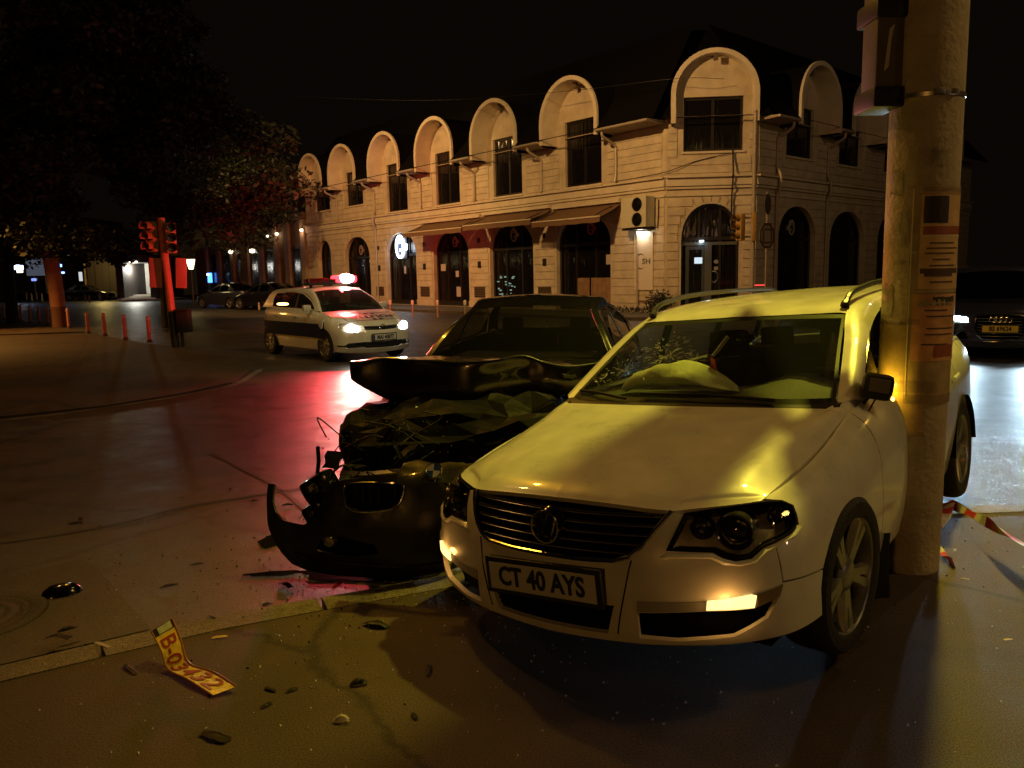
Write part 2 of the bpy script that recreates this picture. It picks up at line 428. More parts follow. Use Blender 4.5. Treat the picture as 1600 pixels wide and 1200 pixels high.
# paler slabs and tarred seams in the road at lower left
PATCHM = ground_mat('patched_concrete', (.105, .088, .070), (.060, .050, .040), .55, .1, .9, .5, 60, .4)
flat('worn_patch', [(-3.9, 3.3), (-2.62, 4.62), (-2.45, 4.48), (-1.75, 3.62), (-2.25, 3.30), (-3.2, 2.78)], RZ+.004, PATCHM)
for pts, w_ in (([(-3.9, 4.75), (-3.28, 4.95), (-2.72, 5.30), (-2.37, 5.72), (-1.5, 6.25)], .035), ([(-2.9, 7.5), (-1.9, 6.2), (-1.3, 5.2)], .03), ([(-7.5, 9.0), (-6.07, 9.7), (-5.4, 10.4), (-4.75, 11.4), (-4.36, 12.4), (-4.6, 14.6)], .09)):
    c = catmull(pts, 8); m = MB(); vs = []
    T = np.gradient(c, axis=0); T /= np.linalg.norm(T, axis=1)[:, None]
    for i, p in enumerate(c):
        n = np.array([-T[i, 1], T[i, 0]]); wv = w_*(.6+.5*noise.noise(Vector((i*.7, w_*40, 0)))); vs += [(*(p+n*wv), RZ+.004), (*(p-n*wv), RZ+.004)]
    m.add(vs, [(2*i, 2*i+1, 2*i+3, 2*i+2) for i in range(len(c)-1)]); o = m.build('road_seam' if w_ < .05 else 'kerb_edge_line', mat('tar_seam', (.02, .018, .016), .5) if w_ < .05 else PAINTW, None, 0); o['kind'] = 'structure'
# left island pavement behind the bollards
isl = [(-6.3, 9.75), (-5.4, 10.45), (-4.8, 11.4), (-4.45, 12.6), (-4.7, 14.4), (-6.0, 16.8), (-8.2, 19.6), (-9.9, 21.3), (-12.4, 24.3), (-15.6, 28.3), (-19.5, 33), (-23, 36.5), (-60, 60), (-60, 6), (-20, 6)]
flat('island_pavement', isl, RZ+.03, WALK, thick=.1)
# far pavement round the corner building
C1 = np.array([5.6, 29.0]); aL = rad(38.8); DL = np.array([-math.sin(aL), math.cos(aL)]); NL = np.array([-math.cos(aL), -math.sin(aL)])
C2 = np.array([8.7, 28.75]); bR = rad(47); DR = np.array([math.sin(bR), math.cos(bR)]); NR = np.array([math.cos(bR), -math.sin(bR)])
fp = [tuple(C1+NL*3.1+DL*60), tuple(C1+NL*3.1+DL*1.0), tuple(C1+np.array([-1.2, -2.4])), tuple(C2+np.array([.8, -2.7])), tuple(C2+NR*3.0+DR*1.0), tuple(C2+NR*3.0+DR*60), tuple(C2+DR*60), tuple(C2), tuple(C1), tuple(C1+DL*60)]
flat('far_pavement', fp, .05, CONC, thick=.12)
m = MB()
for (a, b) in zip(fp[:5], fp[1:6]):
    a, b = np.array(a), np.array(b); t = (b-a)/np.linalg.norm(b-a); n = np.array([-t[1], t[0]])
    m.add([(*a, RZ), (*b, RZ), (*b, .058), (*a, .058), (*(a+n*.15), .058), (*(b+n*.15), .058)], [(0, 1, 2, 3), (3, 2, 5, 4)])
o = m.build('far_kerb', KERBM, None, 0); o['kind'] = 'structure'
# road markings near the police car and dashes in the far street
for c0, d0, l_, w_ in ((( -.9, 17.2), (.62, -.30), 3.2, .12), ((-.4, 18.3), (.62, -.30), 3.2, .12), ((-8.5, 24.5), (-.55, .84), 5, .12), ((-12.5, 32.5), (-.55, .84), 5, .12), ((9.3, 8.6), (.9, .3), 3, .12)):
    c0 = np.array(c0); d0 = np.array(d0)/np.linalg.norm(d0); n = np.array([-d0[1], d0[0]])*w_/2
    flat('lane_marking', [tuple(c0-n), tuple(c0+d0*l_-n), tuple(c0+d0*l_+n), tuple(c0+n)], RZ+.004, PAINTW)
# manhole at the left edge
mh = thing('manhole_cover', 'round cast iron manhole cover with ringed pattern in the road at far left', 'manhole cover', (-2.72, 3.78, RZ))
IRON = mat('cast_iron', (.055, .046, .036), .6, metal=.2, bump=.3, bscale=60, var=.4)
m = MB(); m.lathe([(.345, .0045), (.335, .012), (.262, .012), (.258, .010)], 40); m.build('rim', IRON, mh)
m = MB(); m.lathe([(0, .010), (.06, .010), (.065, .0075), (.10, .0075), (.105, .010), (.13, .010), (.135, .0075), (.16, .0075), (.165, .010), (.19, .010), (.195, .0075), (.22, .0075), (.225, .010), (.258, .010)], 40); m.build('lid', IRON, mh)
# ================================================================== CAR BUILDING
def car_root(name, label, X, Y, Z, yaw, pit=0, rol=0, group=None):
    l = Vector((math.cos(yaw), -math.sin(yaw), 0)); b = Vector((math.sin(yaw), math.cos(yaw), 0)); u = Vector((0, 0, 1))
    b2 = math.cos(pit)*b+math.sin(pit)*u; u2 = math.cos(pit)*u-math.sin(pit)*b
    l2 = math.cos(rol)*l+math.sin(rol)*u2; u3 = math.cos(rol)*u2-math.sin(rol)*l
    m = Matrix(((-b2.x, l2.x, u3.x, X), (-b2.y, l2.y, u3.y, Y), (-b2.z, l2.z, u3.z, Z), (0, 0, 0, 1)))
    return thing(name, label, 'car', mat=m, group=group)
def fl(p): return (-p[0], p[1], p[2])
def mirror_s(poly): return [(-a, b) for a, b in poly][::-1]
def full(half):
    """half outline (from the centre line out and back) made symmetric"""
    return half+[(-a, b) for a, b in half[::-1] if abs(a) > 1e-6]
OUTB = lambda p: np.array([(-3 if p[0] < .5 else (3 if p[0] > 3.9 else 0)), np.sign(p[1])*1.5+p[1]*.3, .4])
UP = np.array([0, 0, 1.])
class Curve:
    def __init__(s, pts, n=10):
        c = catmull(pts, n); s.c = c
    def at(s, t):
        k = t*(len(s.c)-1); i = min(int(k), len(s.c)-2); f = k-i
        return s.c[i]*(1-f)+s.c[i+1]*f
def body_curve(belt, a, b, za, zb, off, n=24):
    P = []
    for i in range(n+1):
        t = i/n; s_ = a+(b-a)*t; z_ = za+(zb-za)*t
        p = belt(s_, z_); e = 2e-3
        n_ = np.cross(belt(s_+e, z_)-p, belt(s_, z_+e)-p); n_ /= np.linalg.norm(n_)
        if n_@OUTB(p) < 0: n_ = -n_
        P.append(fl(p+n_*off))
    return P
def poly_curve(belt, pts, off, closed=True, h=.02):
    Q = pts+[pts[0]] if closed else pts
    out = []
    for (a, c), (b, d) in zip(Q[:-1], Q[1:]):
        k = max(1, int(math.hypot(b-a, d-c)/h)); seg = body_curve(belt, a, b, c, d, off, k); out += seg[:-1]
    out.append(body_curve(belt, *[Q[-1][0]]*2, *[Q[-1][1]]*2, off, 1)[0])
    return out

def wheel(root, x, y, z, r, side, rim=None, spokes=5, steer=0, width=.21, style='twin', tilt=0, rimf=.70):
    """side +1: on the car's left. wheel > tyre-rim parts (the wheel is the tyre mesh, the rim its sub-part)"""
    M_ = Matrix.Translation(fl((x, y, z))) @ Matrix.Rotation(steer, 4, 'Z') @ Matrix.Rotation(tilt, 4, 'X') @ Matrix.Rotation(-math.pi/2*side, 4, 'X')
    rr = r*rimf; hw = width/2
    t = MB(); t.lathe([(rr*.98, -hw), (r*.86, -hw), (r*.97, -hw*.86), (r, -hw*.6), (r, -.01), (r*.985, 0), (r, .01), (r, hw*.6), (r*.975, hw*.86), (r*.93, hw*.99), (r*.86, hw), (r*.78, hw*1.0), (rr*.99, hw*.93)], 40)
    tm = t.build('wheel', TYRE, root, 40); tm.matrix_local = M_
    m = MB(); m.lathe([(rr, -hw*.9), (rr*.97, -hw*.5), (rr*.95, hw*.5), (rr*.97, hw*.86), (rr*1.01, hw*.95), (rr*1.02, hw*.86)], 40)
    zz = hw*.80
    m.lathe([(.0, zz+.004), (.035, zz+.004), (.06, zz-.004), (.078, zz-.02), (.078, zz-.05)], 20)
    for k in range(spokes):
        a0 = 2*math.pi*k/spokes+.3
        for d in ((-.13, .13) if style == 'twin' else (0,)):
            w_ = .021 if style == 'twin' else .034
            c0 = Vector((math.cos(a0+d*.9)*.06, math.sin(a0+d*.9)*.06, zz-.012)); c1 = Vector((math.cos(a0+d)*rr*.97, math.sin(a0+d)*rr*.97, zz-.002))
            ax = (c1-c0).normalized(); sd = Vector((-ax.y, ax.x, 0)).normalized(); up = ax.cross(sd)
            q = []
            for c, f in ((c0, 1.15), (c0.lerp(c1, .5), .95), (c1, 1.25)):
                for a, b in ((-1, -1.0), (-.75, .15), (.75, .15), (1, -1.0)): q.append(c+sd*w_*f*a+Vector((0, 0, b*.026)))
            fs = []
            for i in range(2):
                for j in range(4): fs.append((i*4+j, i*4+(j+1) % 4, i*4+4+(j+1) % 4, i*4+4+j))
            m.add(q, fs)
    rimo = m.build('rim', rim or SIL, tm, 35)
    d = MB(); d.lathe([(0, -hw*.2), (rr*.93, -hw*.2)], 24); d.build('brake_disc_shadow_plate', BLK, tm, 40)
    return tm

def badge_vw(mb, c, r, u, v, n):
    c, u, v, n = Vector(c), Vector(u), Vector(v), Vector(n)
    def P(a, b): return c+u*a*r+v*b*r+n*.004
    ring = [P(math.cos(t), math.sin(t)) for t in np.linspace(0, 2*math.pi, 33)]
    mb.tube(ring, r*.09, 6, False)
    for seg in ([(-.36, .88), (0, .12), (.36, .88)], [(-.80, .5), (-.36, -.78), (0, .05), (.36, -.78), (.80, .5)]):
        mb.tube([P(*s_) for s_ in seg], r*.085, 5)
def plate(root, c, w_, h_, txt, size, frame_mat, tilt=0, band=True, M0=None, col=None, tcol=None, sx=.8, bold=.004):
    """number plate: face towards the car's nose (+X of the root)"""
    M_ = M0 or (Matrix.Translation(c) @ Matrix.Rotation(tilt, 4, 'X') @ Matrix(((0, 0, 1, 0), (1, 0, 0, 0), (0, 1, 0, 0), (0, 0, 0, 1))))
    f = MB(); f.cbox((0, 0, -.006), (w_+.045, h_+.04, .014), .004, M_); fo = f.build('plate_frame', frame_mat, root)
    p = MB(); p.cbox((0, 0, .003), (w_, h_, .006), .002, M_); po = p.build('number_plate', col or PLW, fo)
    if band:
        b = MB(); b.box((-w_/2+.022, 0, .0075), (.04, h_-.006, .002), M_); b.build('plate_band', PLB, fo)
    text_obj(txt, size, M_ @ Matrix.Translation((.018 if band else 0, 0, .008)), tcol or PLK, 'plate_lettering', fo, .0008, sx=sx, bold=bold)
    return fo

# ================================================================== THE WHITE ESTATE CAR AGAINST THE POLE
def white_estate():
    root = car_root('estate_car', 'white estate car crushed against the concrete pole, amber turn lights on, airbag out', .1331, 2.9252, -.0258, .67414, .01697, .06694)
    plan = [(0,0),(.008,.15),(.035,.33),(.07,.46),(.125,.59),(.19,.71),(.27,.80),(.36,.853),(.48,.885),(.65,.905),(.9,.912),(1.6,.91),(2.6,.90),(3.4,.865),(4.0,.82),(4.35,.74),(4.52,.58),(4.6,.33),(4.62,0)]
    front = [(.12,-.09),(.18,-.055),(.25,-.015),(.32,0),(.44,0),(.50,-.008),(.56,-.02),(.61,-.035),(.66,-.055),(.71,-.085),(.76,-.13),(.82,-.22)]
    side = [(-.9,-.09),(-.7,-.045),(-.6,-.022),(-.45,-.004),(-.3,0),(-.2,-.004),(-.12,-.025),(-.06,-.06),(-.02,-.105),(0,-.14),(.04,-.22)]
    rear = [(.15,-.05),(.3,0),(.55,0),(.7,-.03),(.95,-.06),(1.05,-.1)]
    ztop = [(0,.74),(.3,.745),(.387,.751),(.66,.79),(1.01,.848),(1.30,.925),(1.5,.955),(2.5,.985),(3.5,1.01),(4.62,1.03)]
    B0 = Belt(plan, front, side, rear, ztop)
    def dent(x, z): return .31*math.exp(-((x-2.2)/.22)**2)
    def B(s, z):
        p = B0(s, z)
        if s > 1.9 and p[0] < 3.3: p = p-np.array([0, dent(p[0], z), 0])
        return p
    zt = B0.zt; sx = B0.s_x
    # --- bumper
    top = [(0,.552),(.17,.552),(.30,.557),(.36,.572),(.41,.611),(.47,.675),(.524,.724),(.566,.719),(.497,.603),(.67,.597),(.696,.579),(.742,.567),(.80,.573),(.85,.603),(.895,.612),(.902,.477),(1.128,.465),(1.11,.40),(1.118,.296),(.84,.284),(.65,.268),(.38,.257),(0,.248)]
    lowg = [(0,.392),(.24,.394),(.297,.398),(.262,.284),(.15,.282),(0,.282)]
    fog = [(.385,.283),(.525,.279),(.72,.302),(.838,.362),(.885,.430),(.79,.401),(.62,.396),(.383,.380)]
    bump = MB(); sheet(bump, B, full(top), [full(lowg), fog, mirror_s(fog)], .035, .022, OUTB, 0, True)
    bo = bump.build('front_bumper', WHITE, root, fix=False)
    # lip that overhangs the lamp: the bumper's top edge below each lamp turns inward as a lit ledge
    for sg in (1, -1):
        led = MB(); e = [(.475,.583),(.50,.597),(.66,.595),(.70,.577),(.742,.566),(.80,.572),(.85,.602),(.99,.633),(1.035,.652)]
        lo = [(.462,.577),(.50,.578),(.652,.577),(.695,.557),(.751,.551),(.81,.557),(.862,.588),(.995,.620),(1.045,.642)]
        A = [B(sg*a, b) for a, b in e]; C_ = [B(sg*a, b) for a, b in lo]
        vs = []
        for p, q_ in zip(A, C_):
            o_ = np.array([-.7 if p[0] < .3 else -.35, sg*.7, 0]); 
            vs += [fl(p-o_*.014), fl(p+o_*.004), fl((p+q_)/2+o_*.012), fl(q_+o_*.003)]
        fs = []
        for i in range(len(e)-1):
            for j in range(3): fs.append((i*4+j, i*4+j+1, i*4+5+j, i*4+4+j))
        led.add(vs, fs); led.build('lamp_ledge', WHITE, bo, 50)
    # shield groove lines from the grille corners down
    for sg in (1, -1):
        gl = MB(); gl.tube([fl(B(sg*a, b)+np.array([-.001, 0, 0])) for a, b in [(.368,.566),(.36,.54),(.338,.441),(.318,.36),(.303,.29)]], .003, 5)
        gl.build('bumper_groove', VOID, bo)
    bl = MB()
    lowb = [(0,.50),(.33,.50),(.36,.55),(.50,.60),(.90,.60),(.902,.44),(1.1,.43),(1.1,.27),(.84,.235),(.38,.20),(0,.20)]
    sheet(bl, B, full(lowb), [], .06, 0, OUTB, -.075, True); bl.build('bumper_cavity', VOID, bo, fix=False)
    for i, z_ in enumerate((.303, .322, .341, .360, .379)):
        hwid = .266+(z_-.282)*.28
        m = MB(); m.tube(body_curve(B, -hwid, hwid, z_, z_, -.02, 20), .0045, 6); m.build('intake_slat', BLKG, bo)
    # --- fog strips with the lit turn lamps
    for sg in (1, -1):
        st = [(.383,.384),(.62,.399),(.794,.405),(.885,.433),(.902,.476),(.787,.452),(.622,.431),(.385,.424)]
        m = MB(); sheet(m, B, [(sg*a, b) for a, b in st], [], .03, .012, OUTB, .004, True); so = m.build('bumper_strip', mat('satin_grey_trim', (.35,.34,.32), .35), bo, fix=False)
        tl = [(.628,.402),(.790,.407),(.800,.448),(.787,.452),(.632,.433)]
        m = MB(); sheet(m, B, [(sg*a, b) for a, b in tl], [], .03, .01, OUTB, .009, True)
        m.build('turn_lamp', emis('lit_turn_lamp', (1, .62, .20), 2.3), so, fix=False)
        m = MB(); sheet(m, B, [(sg*a, b) for a, b in [(.802,.408),(.883,.436),(.898,.472),(.80,.45)]], [], .03, .01, OUTB, .008, True)
        m.build('clear_lens', mat('clear_reflector', (.35,.28,.2), .12, metal=.6), so, fix=False)
        bpy.context.view_layer.update(); pL = root.matrix_world @ Vector(fl(B(sg*.72, .425)+np.array([-.045, 0, 0]))); lamp('turn_lamp_light', pL, (1, .46, .10), .4, .02)
    # --- grille
    gp = [(0,.556),(.17,.556),(.30,.561),(.355,.576),(.405,.614),(.463,.677),(.518,.728),(.33,.744),(0,.752)]
    m = MB(); sheet(m, B, full(gp), [], .05, 0, OUTB, -.05, True); gr = m.build('grille', VOID, root, fix=False)
    m = MB(); m.tube(poly_curve(B, [(-.518,.728),(-.463,.677),(-.405,.614),(-.355,.576),(-.30,.560),(-.17,.555),(0,.555),(.17,.555),(.30,.560),(.355,.576),(.405,.614),(.463,.677),(.518,.728)], .002, False), .0085, 8); m.build('grille_surround', CHR, gr)
    for z_ in (.590, .622, .654, .686, .718):
        hwid = float(np.interp(z_, [.576, .614, .677, .728], [.345, .397, .455, .507]))
        m = MB(); c = body_curve(B, -hwid, hwid, z_, z_, -.014, 24)
        vs = []
        for p in c: vs += [(p[0]-.03, p[1], p[2]+.008), (p[0]+.004, p[1], p[2]+.005), (p[0]+.008, p[1], p[2]-.001), (p[0]-.004, p[1], p[2]-.006)]
        m.add(vs, [(i*4+j, i*4+j+1, i*4+5+j, i*4+4+j) for i in range(24) for j in range(3)]); m.build('grille_slat', mat('grille_slat_black', (.02,.02,.02), .22), gr, 40)
        m = MB(); m.tube([(p[0]+.0085, p[1], p[2]-.001) for p in c], .0017, 4); m.build('slat_chrome', CHR, gr)
    m = MB(); badge_vw(m, fl(B(0, .655)+np.array([-.012, 0, 0])), .062, (0, 1, 0), (0, 0, 1), (1, 0, 0)); m.build('badge', CHR, gr)
    m = MB(); m.lathe([(0, .006), (.05, .004), (.068, -.012), (.074, -.03)], 28, Matrix.Translation(fl(B(0, .655)+np.array([-.0, 0, 0]))) @ Matrix.Rotation(math.pi/2, 4, 'Y')); m.build('badge_disc', BLKG, gr)
    # --- plate
    plate(root, fl(B(0, .455)+np.array([-.016, 0, 0])), .505, .108, 'CT 40 AYS', .104, BLK, rad(-2.2)*-1, False, sx=.86, bold=.0035)
    # --- lamps
    for sg in (1, -1):
        lp = [(.572,.720),(.503,.607),(.668,.601),(.697,.583),(.742,.571),(.80,.577),(.848,.608),(.985,.637),(1.028,.658),(1.058,.712),(1.03,.728),(.92,.737),(.80,.738),(.69,.733)]
        lp = [(sg*a, b) for a, b in lp]
        m = MB(); sheet(m, B, lp, [], .03, 0, OUTB, -.062, True); lo = m.build('headlamp', mat('lamp_housing', (.55,.50,.40), .4, metal=.25, var=.5, vscale=14), root, fix=False)
        m = MB(); q0 = poly_curve(B, lp, -.002, True, .015); q1 = poly_curve(B, lp, -.062, True, .015); n = len(q0)-1
        m.add(q0[:-1]+q1[:-1], [(i, (i+1) % n, n+(i+1) % n, n+i) for i in range(n)]); m.build('lamp_wall', BLKG, lo, 40)
        m = MB(); m.tube(poly_curve(B, [(a*.996, b) for a, b in lp], -.001, True, .015), .0048, 6); m.build('lamp_gasket', VOID, lo)
        for (a, z_, r_, dz) in ((.748, .655, .060, .03), (.625, .668, .042, .03)):
            p = fl(B(sg*a, z_)); Mx = Matrix.Translation((p[0]-.034, p[1]-sg*.012, p[2])) @ Matrix.Rotation(sg*rad(12), 4, 'Z') @ Matrix.Rotation(math.pi/2, 4, 'Y')
            m = MB()
            if a > .7:
                m.lathe([(r_*1.14, -.03), (r_*1.14, .012), (r_*1.05, .018), (r_*.95, .010), (r_*.82, .0)], 32, Mx); m.build('lamp_ring', mat('lamp_ring_metal', (.25,.24,.22), .2, metal=.9), lo)
                m = MB(); m.lathe([(0, .016), (r_*.4, .012), (r_*.7, 0), (r_*.82, -.012)], 28, Mx); m.build('projector_lens', mat('projector_glass', (.03,.03,.035), .03, spec=.9, coat=1), lo)
            else:
                m.lathe([(.006, -.03), (r_*.6, -.022), (r_*.95, .004), (r_*1.0, .008)], 28, Mx); m.build('reflector', mat('reflector_chrome', (.4,.39,.36), .1, metal=1), lo)
        m = MB(); p = fl(B(sg*.965, .688)); Mx = Matrix.Translation((p[0]-.022, p[1]-sg*.03, p[2])) @ Matrix.Rotation(sg*rad(55), 4, 'Z') @ Matrix.Rotation(math.pi/2, 4, 'Y')
        m.lathe([(.004, -.02), (.018, -.016), (.030, .002), (.036, .006)], 20, Mx); m.build('indicator_reflector', mat('reflector_chrome'), lo)
        m = MB(); m.tube(poly_curve(B, [(sg*a, b) for a, b in [(.53,.614),(.668,.608),(.70,.592),(.745,.58),(.80,.586),(.85,.618),(.985,.648),(1.02,.665),(1.045,.712)]], -.022, False), .0045, 5); m.build('lamp_bezel', CHR, lo)
        m = MB(); sheet(m, B, lp, [], .03, 0, OUTB, -.003, True); m.build('lamp_lens', LENS, lo, fix=False)
    # --- fenders, doors, rear quarter
    arch = [tuple(c) for c in catmull([(1.79,.306),(1.755,.436),(1.695,.545),(1.60,.616),(1.475,.645),(1.33,.627),(1.212,.566),(1.142,.49),(1.132,.472)], 4)]
    tops = [(s_, zt(B0(s_, .6)[0])-.002) for s_ in np.linspace(.955, 1.90, 9)]
    fen = tops+[(1.885,.80),(1.883,.70),(1.89,.53),(1.90,.27),(1.80,.255)]+arch+[(.908,.484),(.90,.606),(.985,.630),(1.035,.651),(1.068,.712),(1.038,.732),(.955,.745)]
    sA = sx(3.10); sB = sx(3.76); sC = sx(3.43); scx = (sA+sB)/2
    rarch = [(scx+.345*math.cos(t), .31+.335*math.sin(t)) for t in np.linspace(0, math.pi, 14)]
    dF, dR = sx(2.42), sx(3.18)
    for sg in (1, -1):
        q = lambda P_: [(sg*a, b) for a, b in P_]
        m = MB(); sheet(m, B, q(fen), [], .045, .02, OUTB, 0, True); m.build('front_fender', WHITE, root, fix=False)
        t1 = [(s_, zt(B0(s_, .6)[0])-.002) for s_ in np.linspace(1.908, dF-.003, 6)]
        m = MB(); sheet(m, B, q(t1+[(dF-.003,.25),(1.908,.25),(1.897,.53),(1.891,.70),(1.893,.80)]), [], .06, .02, OUTB, 0, True); do = m.build('front_door', WHITE, root, fix=False)
        t2 = [(s_, zt(B0(s_, .6)[0])-.002) for s_ in np.linspace(dF+.003, dR, 6)]
        m = MB(); sheet(m, B, q(t2+[(dR,.60),(sA-.01,.42),(sA-.02,.25),(dF+.003,.25)]), [], .06, .02, OUTB, 0, True); d2 = m.build('rear_door', WHITE, root, fix=False)
        t3 = [(s_, zt(B0(s_, .6)[0])-.002) for s_ in np.linspace(dR+.006, B0.S, 12)]
        m = MB(); sheet(m, B, q(t3+[(B0.S,.25),(sB+.1,.25)]+rarch+[(dR+.006,.62)]), [], .07, .02, OUTB, 0, True); m.build('rear_quarter', WHITE, root, fix=False)
        for par, a in ((do, dF-.16), (d2, dR-.14)):
            m = MB(); m.tube(body_curve(B, sg*(a-.1), sg*(a+.08), .835, .84, .028, 8), .012, 8); m.build('door_handle', WHITE, par)
        # dark core behind the panels
    m = MB()
    for a, b, z0, z1 in ((.4, 3.0, .22, .86),):
        pass
    m.box((-2.5, 0, .46), (3.9, 1.2, .46)); m.box((-2.3, 0, .24), (3.9, 1.5, .06)); m.box((-1.0, 0, .60), (.5, 1.35, .35)); m.build('underbody', VOID, root)
    for sg in (1, -1):
        for cx in (.835, 3.43):
            m = MB(); m.lathe([(.345, -.12), (.345, .12)], 20, Matrix.Translation((-cx, sg*.76, .33)) @ Matrix.Rotation(math.pi/2, 4, 'X'), math.pi)
            m.build('wheel_arch_liner', VOID, root)
    # --- bonnet
    zc = [(.12,.752),(.155,.776),(.22,.802),(.35,.833),(.55,.868),(.85,.904),(1.05,.927),(1.18,.943)]
    cr = [(.46,.188,.729),(.483,.222,.748),(.50,.262,.765),(.522,.36,.794),(.555,.52,.835),(.61,.80,.878),(.66,1.05,.908),(.705,1.262,.932)]
    sh = [(.726,.395,.741),(.731,.41,.748),(.735,.44,.755),(.74,.50,.764),(.747,.62,.781),(.757,.86,.818),(.765,1.08,.864),(.775,1.30,.918)]
    Gi = []; Go = []
    for i in range(8):
        x0, z0 = zc[i]; y2, x2, z2 = cr[i]; y4, x4, z4 = sh[i]
        row = []
        for f in (0, .3, .6, .82, 1):
            k = f**2.2
            row.append((x0+(x2-x0)*k, y2*f, z0+(z2-z0)*f**2.6))
        Gi.append(row)
        Go.append([(x2+(x4-x2)*f, y2+(y4-y2)*f, z2+(z4-z2)*f+.012*math.sin(math.pi*f)*min(1, i/3)) for f in (0, .25, .5, .75, 1)])
    if True:
        for k, s_ in enumerate((0, .15, .30, .42, .518)): Gi[0][k] = tuple(B(s_, (.753, .751, .745, .737, .730)[k]))
        Go[0] = [tuple(B(s_, z_)) for s_, z_ in ((.524, .730), (.62, .737), (.72, .742), (.82, .743), (.925, .742))]; Gi[0][4] = Go[0][0]
    m = MB(); sq = [(0, 0), (1, 0), (1, 1), (0, 1)]
    for sg in (1, -1):
        for G_ in (Gi, Go):
            pt = Patch(G_); sfn = (lambda pt_, s2: (lambda u, v: pt_(u, v)*np.array([1, s2, 1])))(pt, sg)
            sheet(m, sfn, sq, [], .045, .0, UP, 0, True)
    # edge turned down along the nose and sides
    for sg in (1, -1):
        E_ = [Patch(Gi)(0, t) for t in np.linspace(0, 1, 12)]+[Patch(Go)(0, t) for t in np.linspace(0, 1, 14)]+[Patch(Go)(t, 1) for t in np.linspace(0, 1, 24)]
        vs = []
        for p in E_: p = p*np.array([1, sg, 1]); vs += [fl(p), fl(p+np.array([.012, 0, -.02]))]
        m.add(vs, [(2*i, 2*i+1, 2*i+3, 2*i+2) for i in range(len(E_)-1)])
    m.build('bonnet', WHITE, root, fix=False)
    # --- roof, pillars
    Wi = [(1.30,.722,.938),(1.40,.703,1.0),(1.55,.675,1.085),(1.75,.635,1.20),(1.961,.587,1.316),(2.2,.575,1.375),(2.8,.58,1.405),(3.5,.57,1.40),(4.1,.53,1.35),(4.42,.49,1.30)]
    Wo = [(1.42,.80,.955),(1.52,.785,1.01),(1.66,.76,1.09),(1.84,.725,1.19),(2.06,.695,1.27),(2.35,.675,1.325),(2.9,.655,1.35),(3.5,.63,1.34),(4.1,.58,1.29),(4.35,.54,1.24)]
    G_ = []
    for a, b in zip(Wi, Wo):
        a = np.array(a); b = np.array(b); d_ = np.array([0, .6, .8])
        G_.append([a, a*.72+b*.28+d_*.018, a*.4+b*.6+d_*.022, b])
    for sg in (1, -1):
        m = MB(); pt = Patch(G_); sheet(m, (lambda u, v, s2=sg: pt(u, v)*np.array([1, s2, 1])), sq, [], .04, .015, lambda p: np.array([-.2, np.sign(p[1]), .8]), 0, True)
        k = len(m.v)
        for p in ((1.255, .69, .930), (1.285, .790, .905), (1.50, .792, .940), (1.46, .80, .962), (1.36, .752, .962)): m.v.append(fl((p[0], p[1]*sg, p[2]+.004))); m.n[k+len(m.v)-k-1] = (0, sg*.5, .85)
        m.f += [(k, k+1, k+4), (k+1, k+2, k+4), (k+2, k+3, k+4)]
        m.build('roof_pillar', WHITE, root, fix=False)
    rows = []
    for i, (x, y, z) in enumerate(Wi[4:]):
        zc_ = [1.328, 1.388, 1.424, 1.425, 1.375, 1.325][i]; xc = x-(.035 if i == 0 else .02)
        rows.append([(xc, 0, zc_), (xc+.004, y*.35, zc_-.003), (x-.012, y*.72, zc_*.6+z*.4), (x, y*.93, z+.006), (x, y, z)])
    m = MB()
    for sg in (1, -1):
        pt2 = Patch(rows); sheet(m, (lambda u, v, s2=sg: pt2(u, v)*np.array([1, s2, 1])), sq, [], .05, 0, UP, 0, True)
    m.build('roof', WHITE, root, fix=False)
    for sg in (1, -1):
        m = MB(); P_ = [(2.02,.565,1.352),(2.10,.57,1.405),(2.25,.575,1.43),(2.6,.58,1.452),(3.3,.575,1.45),(3.9,.55,1.43),(4.05,.54,1.40)]
        m.tube([fl((a, sg*b, c)) for a, b, c in catmull(P_, 5)], lambda t: .016 if t > .06 else .024, 8); m.build('roof_rail', mat('roof_rail_dark', (.03,.03,.03), .35, metal=.3), root)
    # windscreen
    base = [(1.20,0,.935),(1.205,.2,.936),(1.225,.42,.938),(1.262,.62,.94),(1.305,.716,.942)]
    topw = [(1.928,0,1.327),(1.93,.17,1.326),(1.936,.34,1.323),(1.948,.50,1.318),(1.958,.583,1.314)]
    rowsw = []
    for t in (0, .33, .66, 1):
        rowsw.append([tuple(np.array(a)*(1-t)+np.array(b)*t+np.array([-.5, 0, .85])*.030*4*t*(1-t)*(1-.5*(np.array(a)[1]/.72)**2)) for a, b in zip(base, topw)])
    WS = Patch(rowsw)
    m = MB()
    for sg in (1, -1): sheet(m, (lambda u, v, s2=sg: WS(u, v)*np.array([1, s2, 1])), sq, [], .06, 0, np.array([-1, 0, 1.]), 0, True)
    ws = m.build('windscreen', glass_mat('windscreen_glass', (.74,.78,.70), .0, (.22, .24, .20), .035), root, fix=False)
    # black border of the screen
    m = MB()
    for sg in (1, -1):
        f = (lambda u, v, s2=sg: WS(u, v)*np.array([1, s2, 1]))
        for rect in ([(0,0),(.085,0),(.075,1),(0,1)], [(.95,0),(1,0),(1,1),(.95,1)], [(.05,.955),(.96,.955),(.96,1),(.05,1)]): sheet(m, f, rect, [], .05, 0, np.array([-1, 0, 1.]), -.004, True)
    m.build('screen_border', BLK, ws, fix=False)
    m = MB(); vs = []
    for y in np.linspace(-.74, .74, 15): vs += [fl((1.14+.22*abs(y)**2, y, .915)), fl((1.20+.18*abs(y)**2, y, .946)), fl((1.26+.18*abs(y)**2, y, .962))]
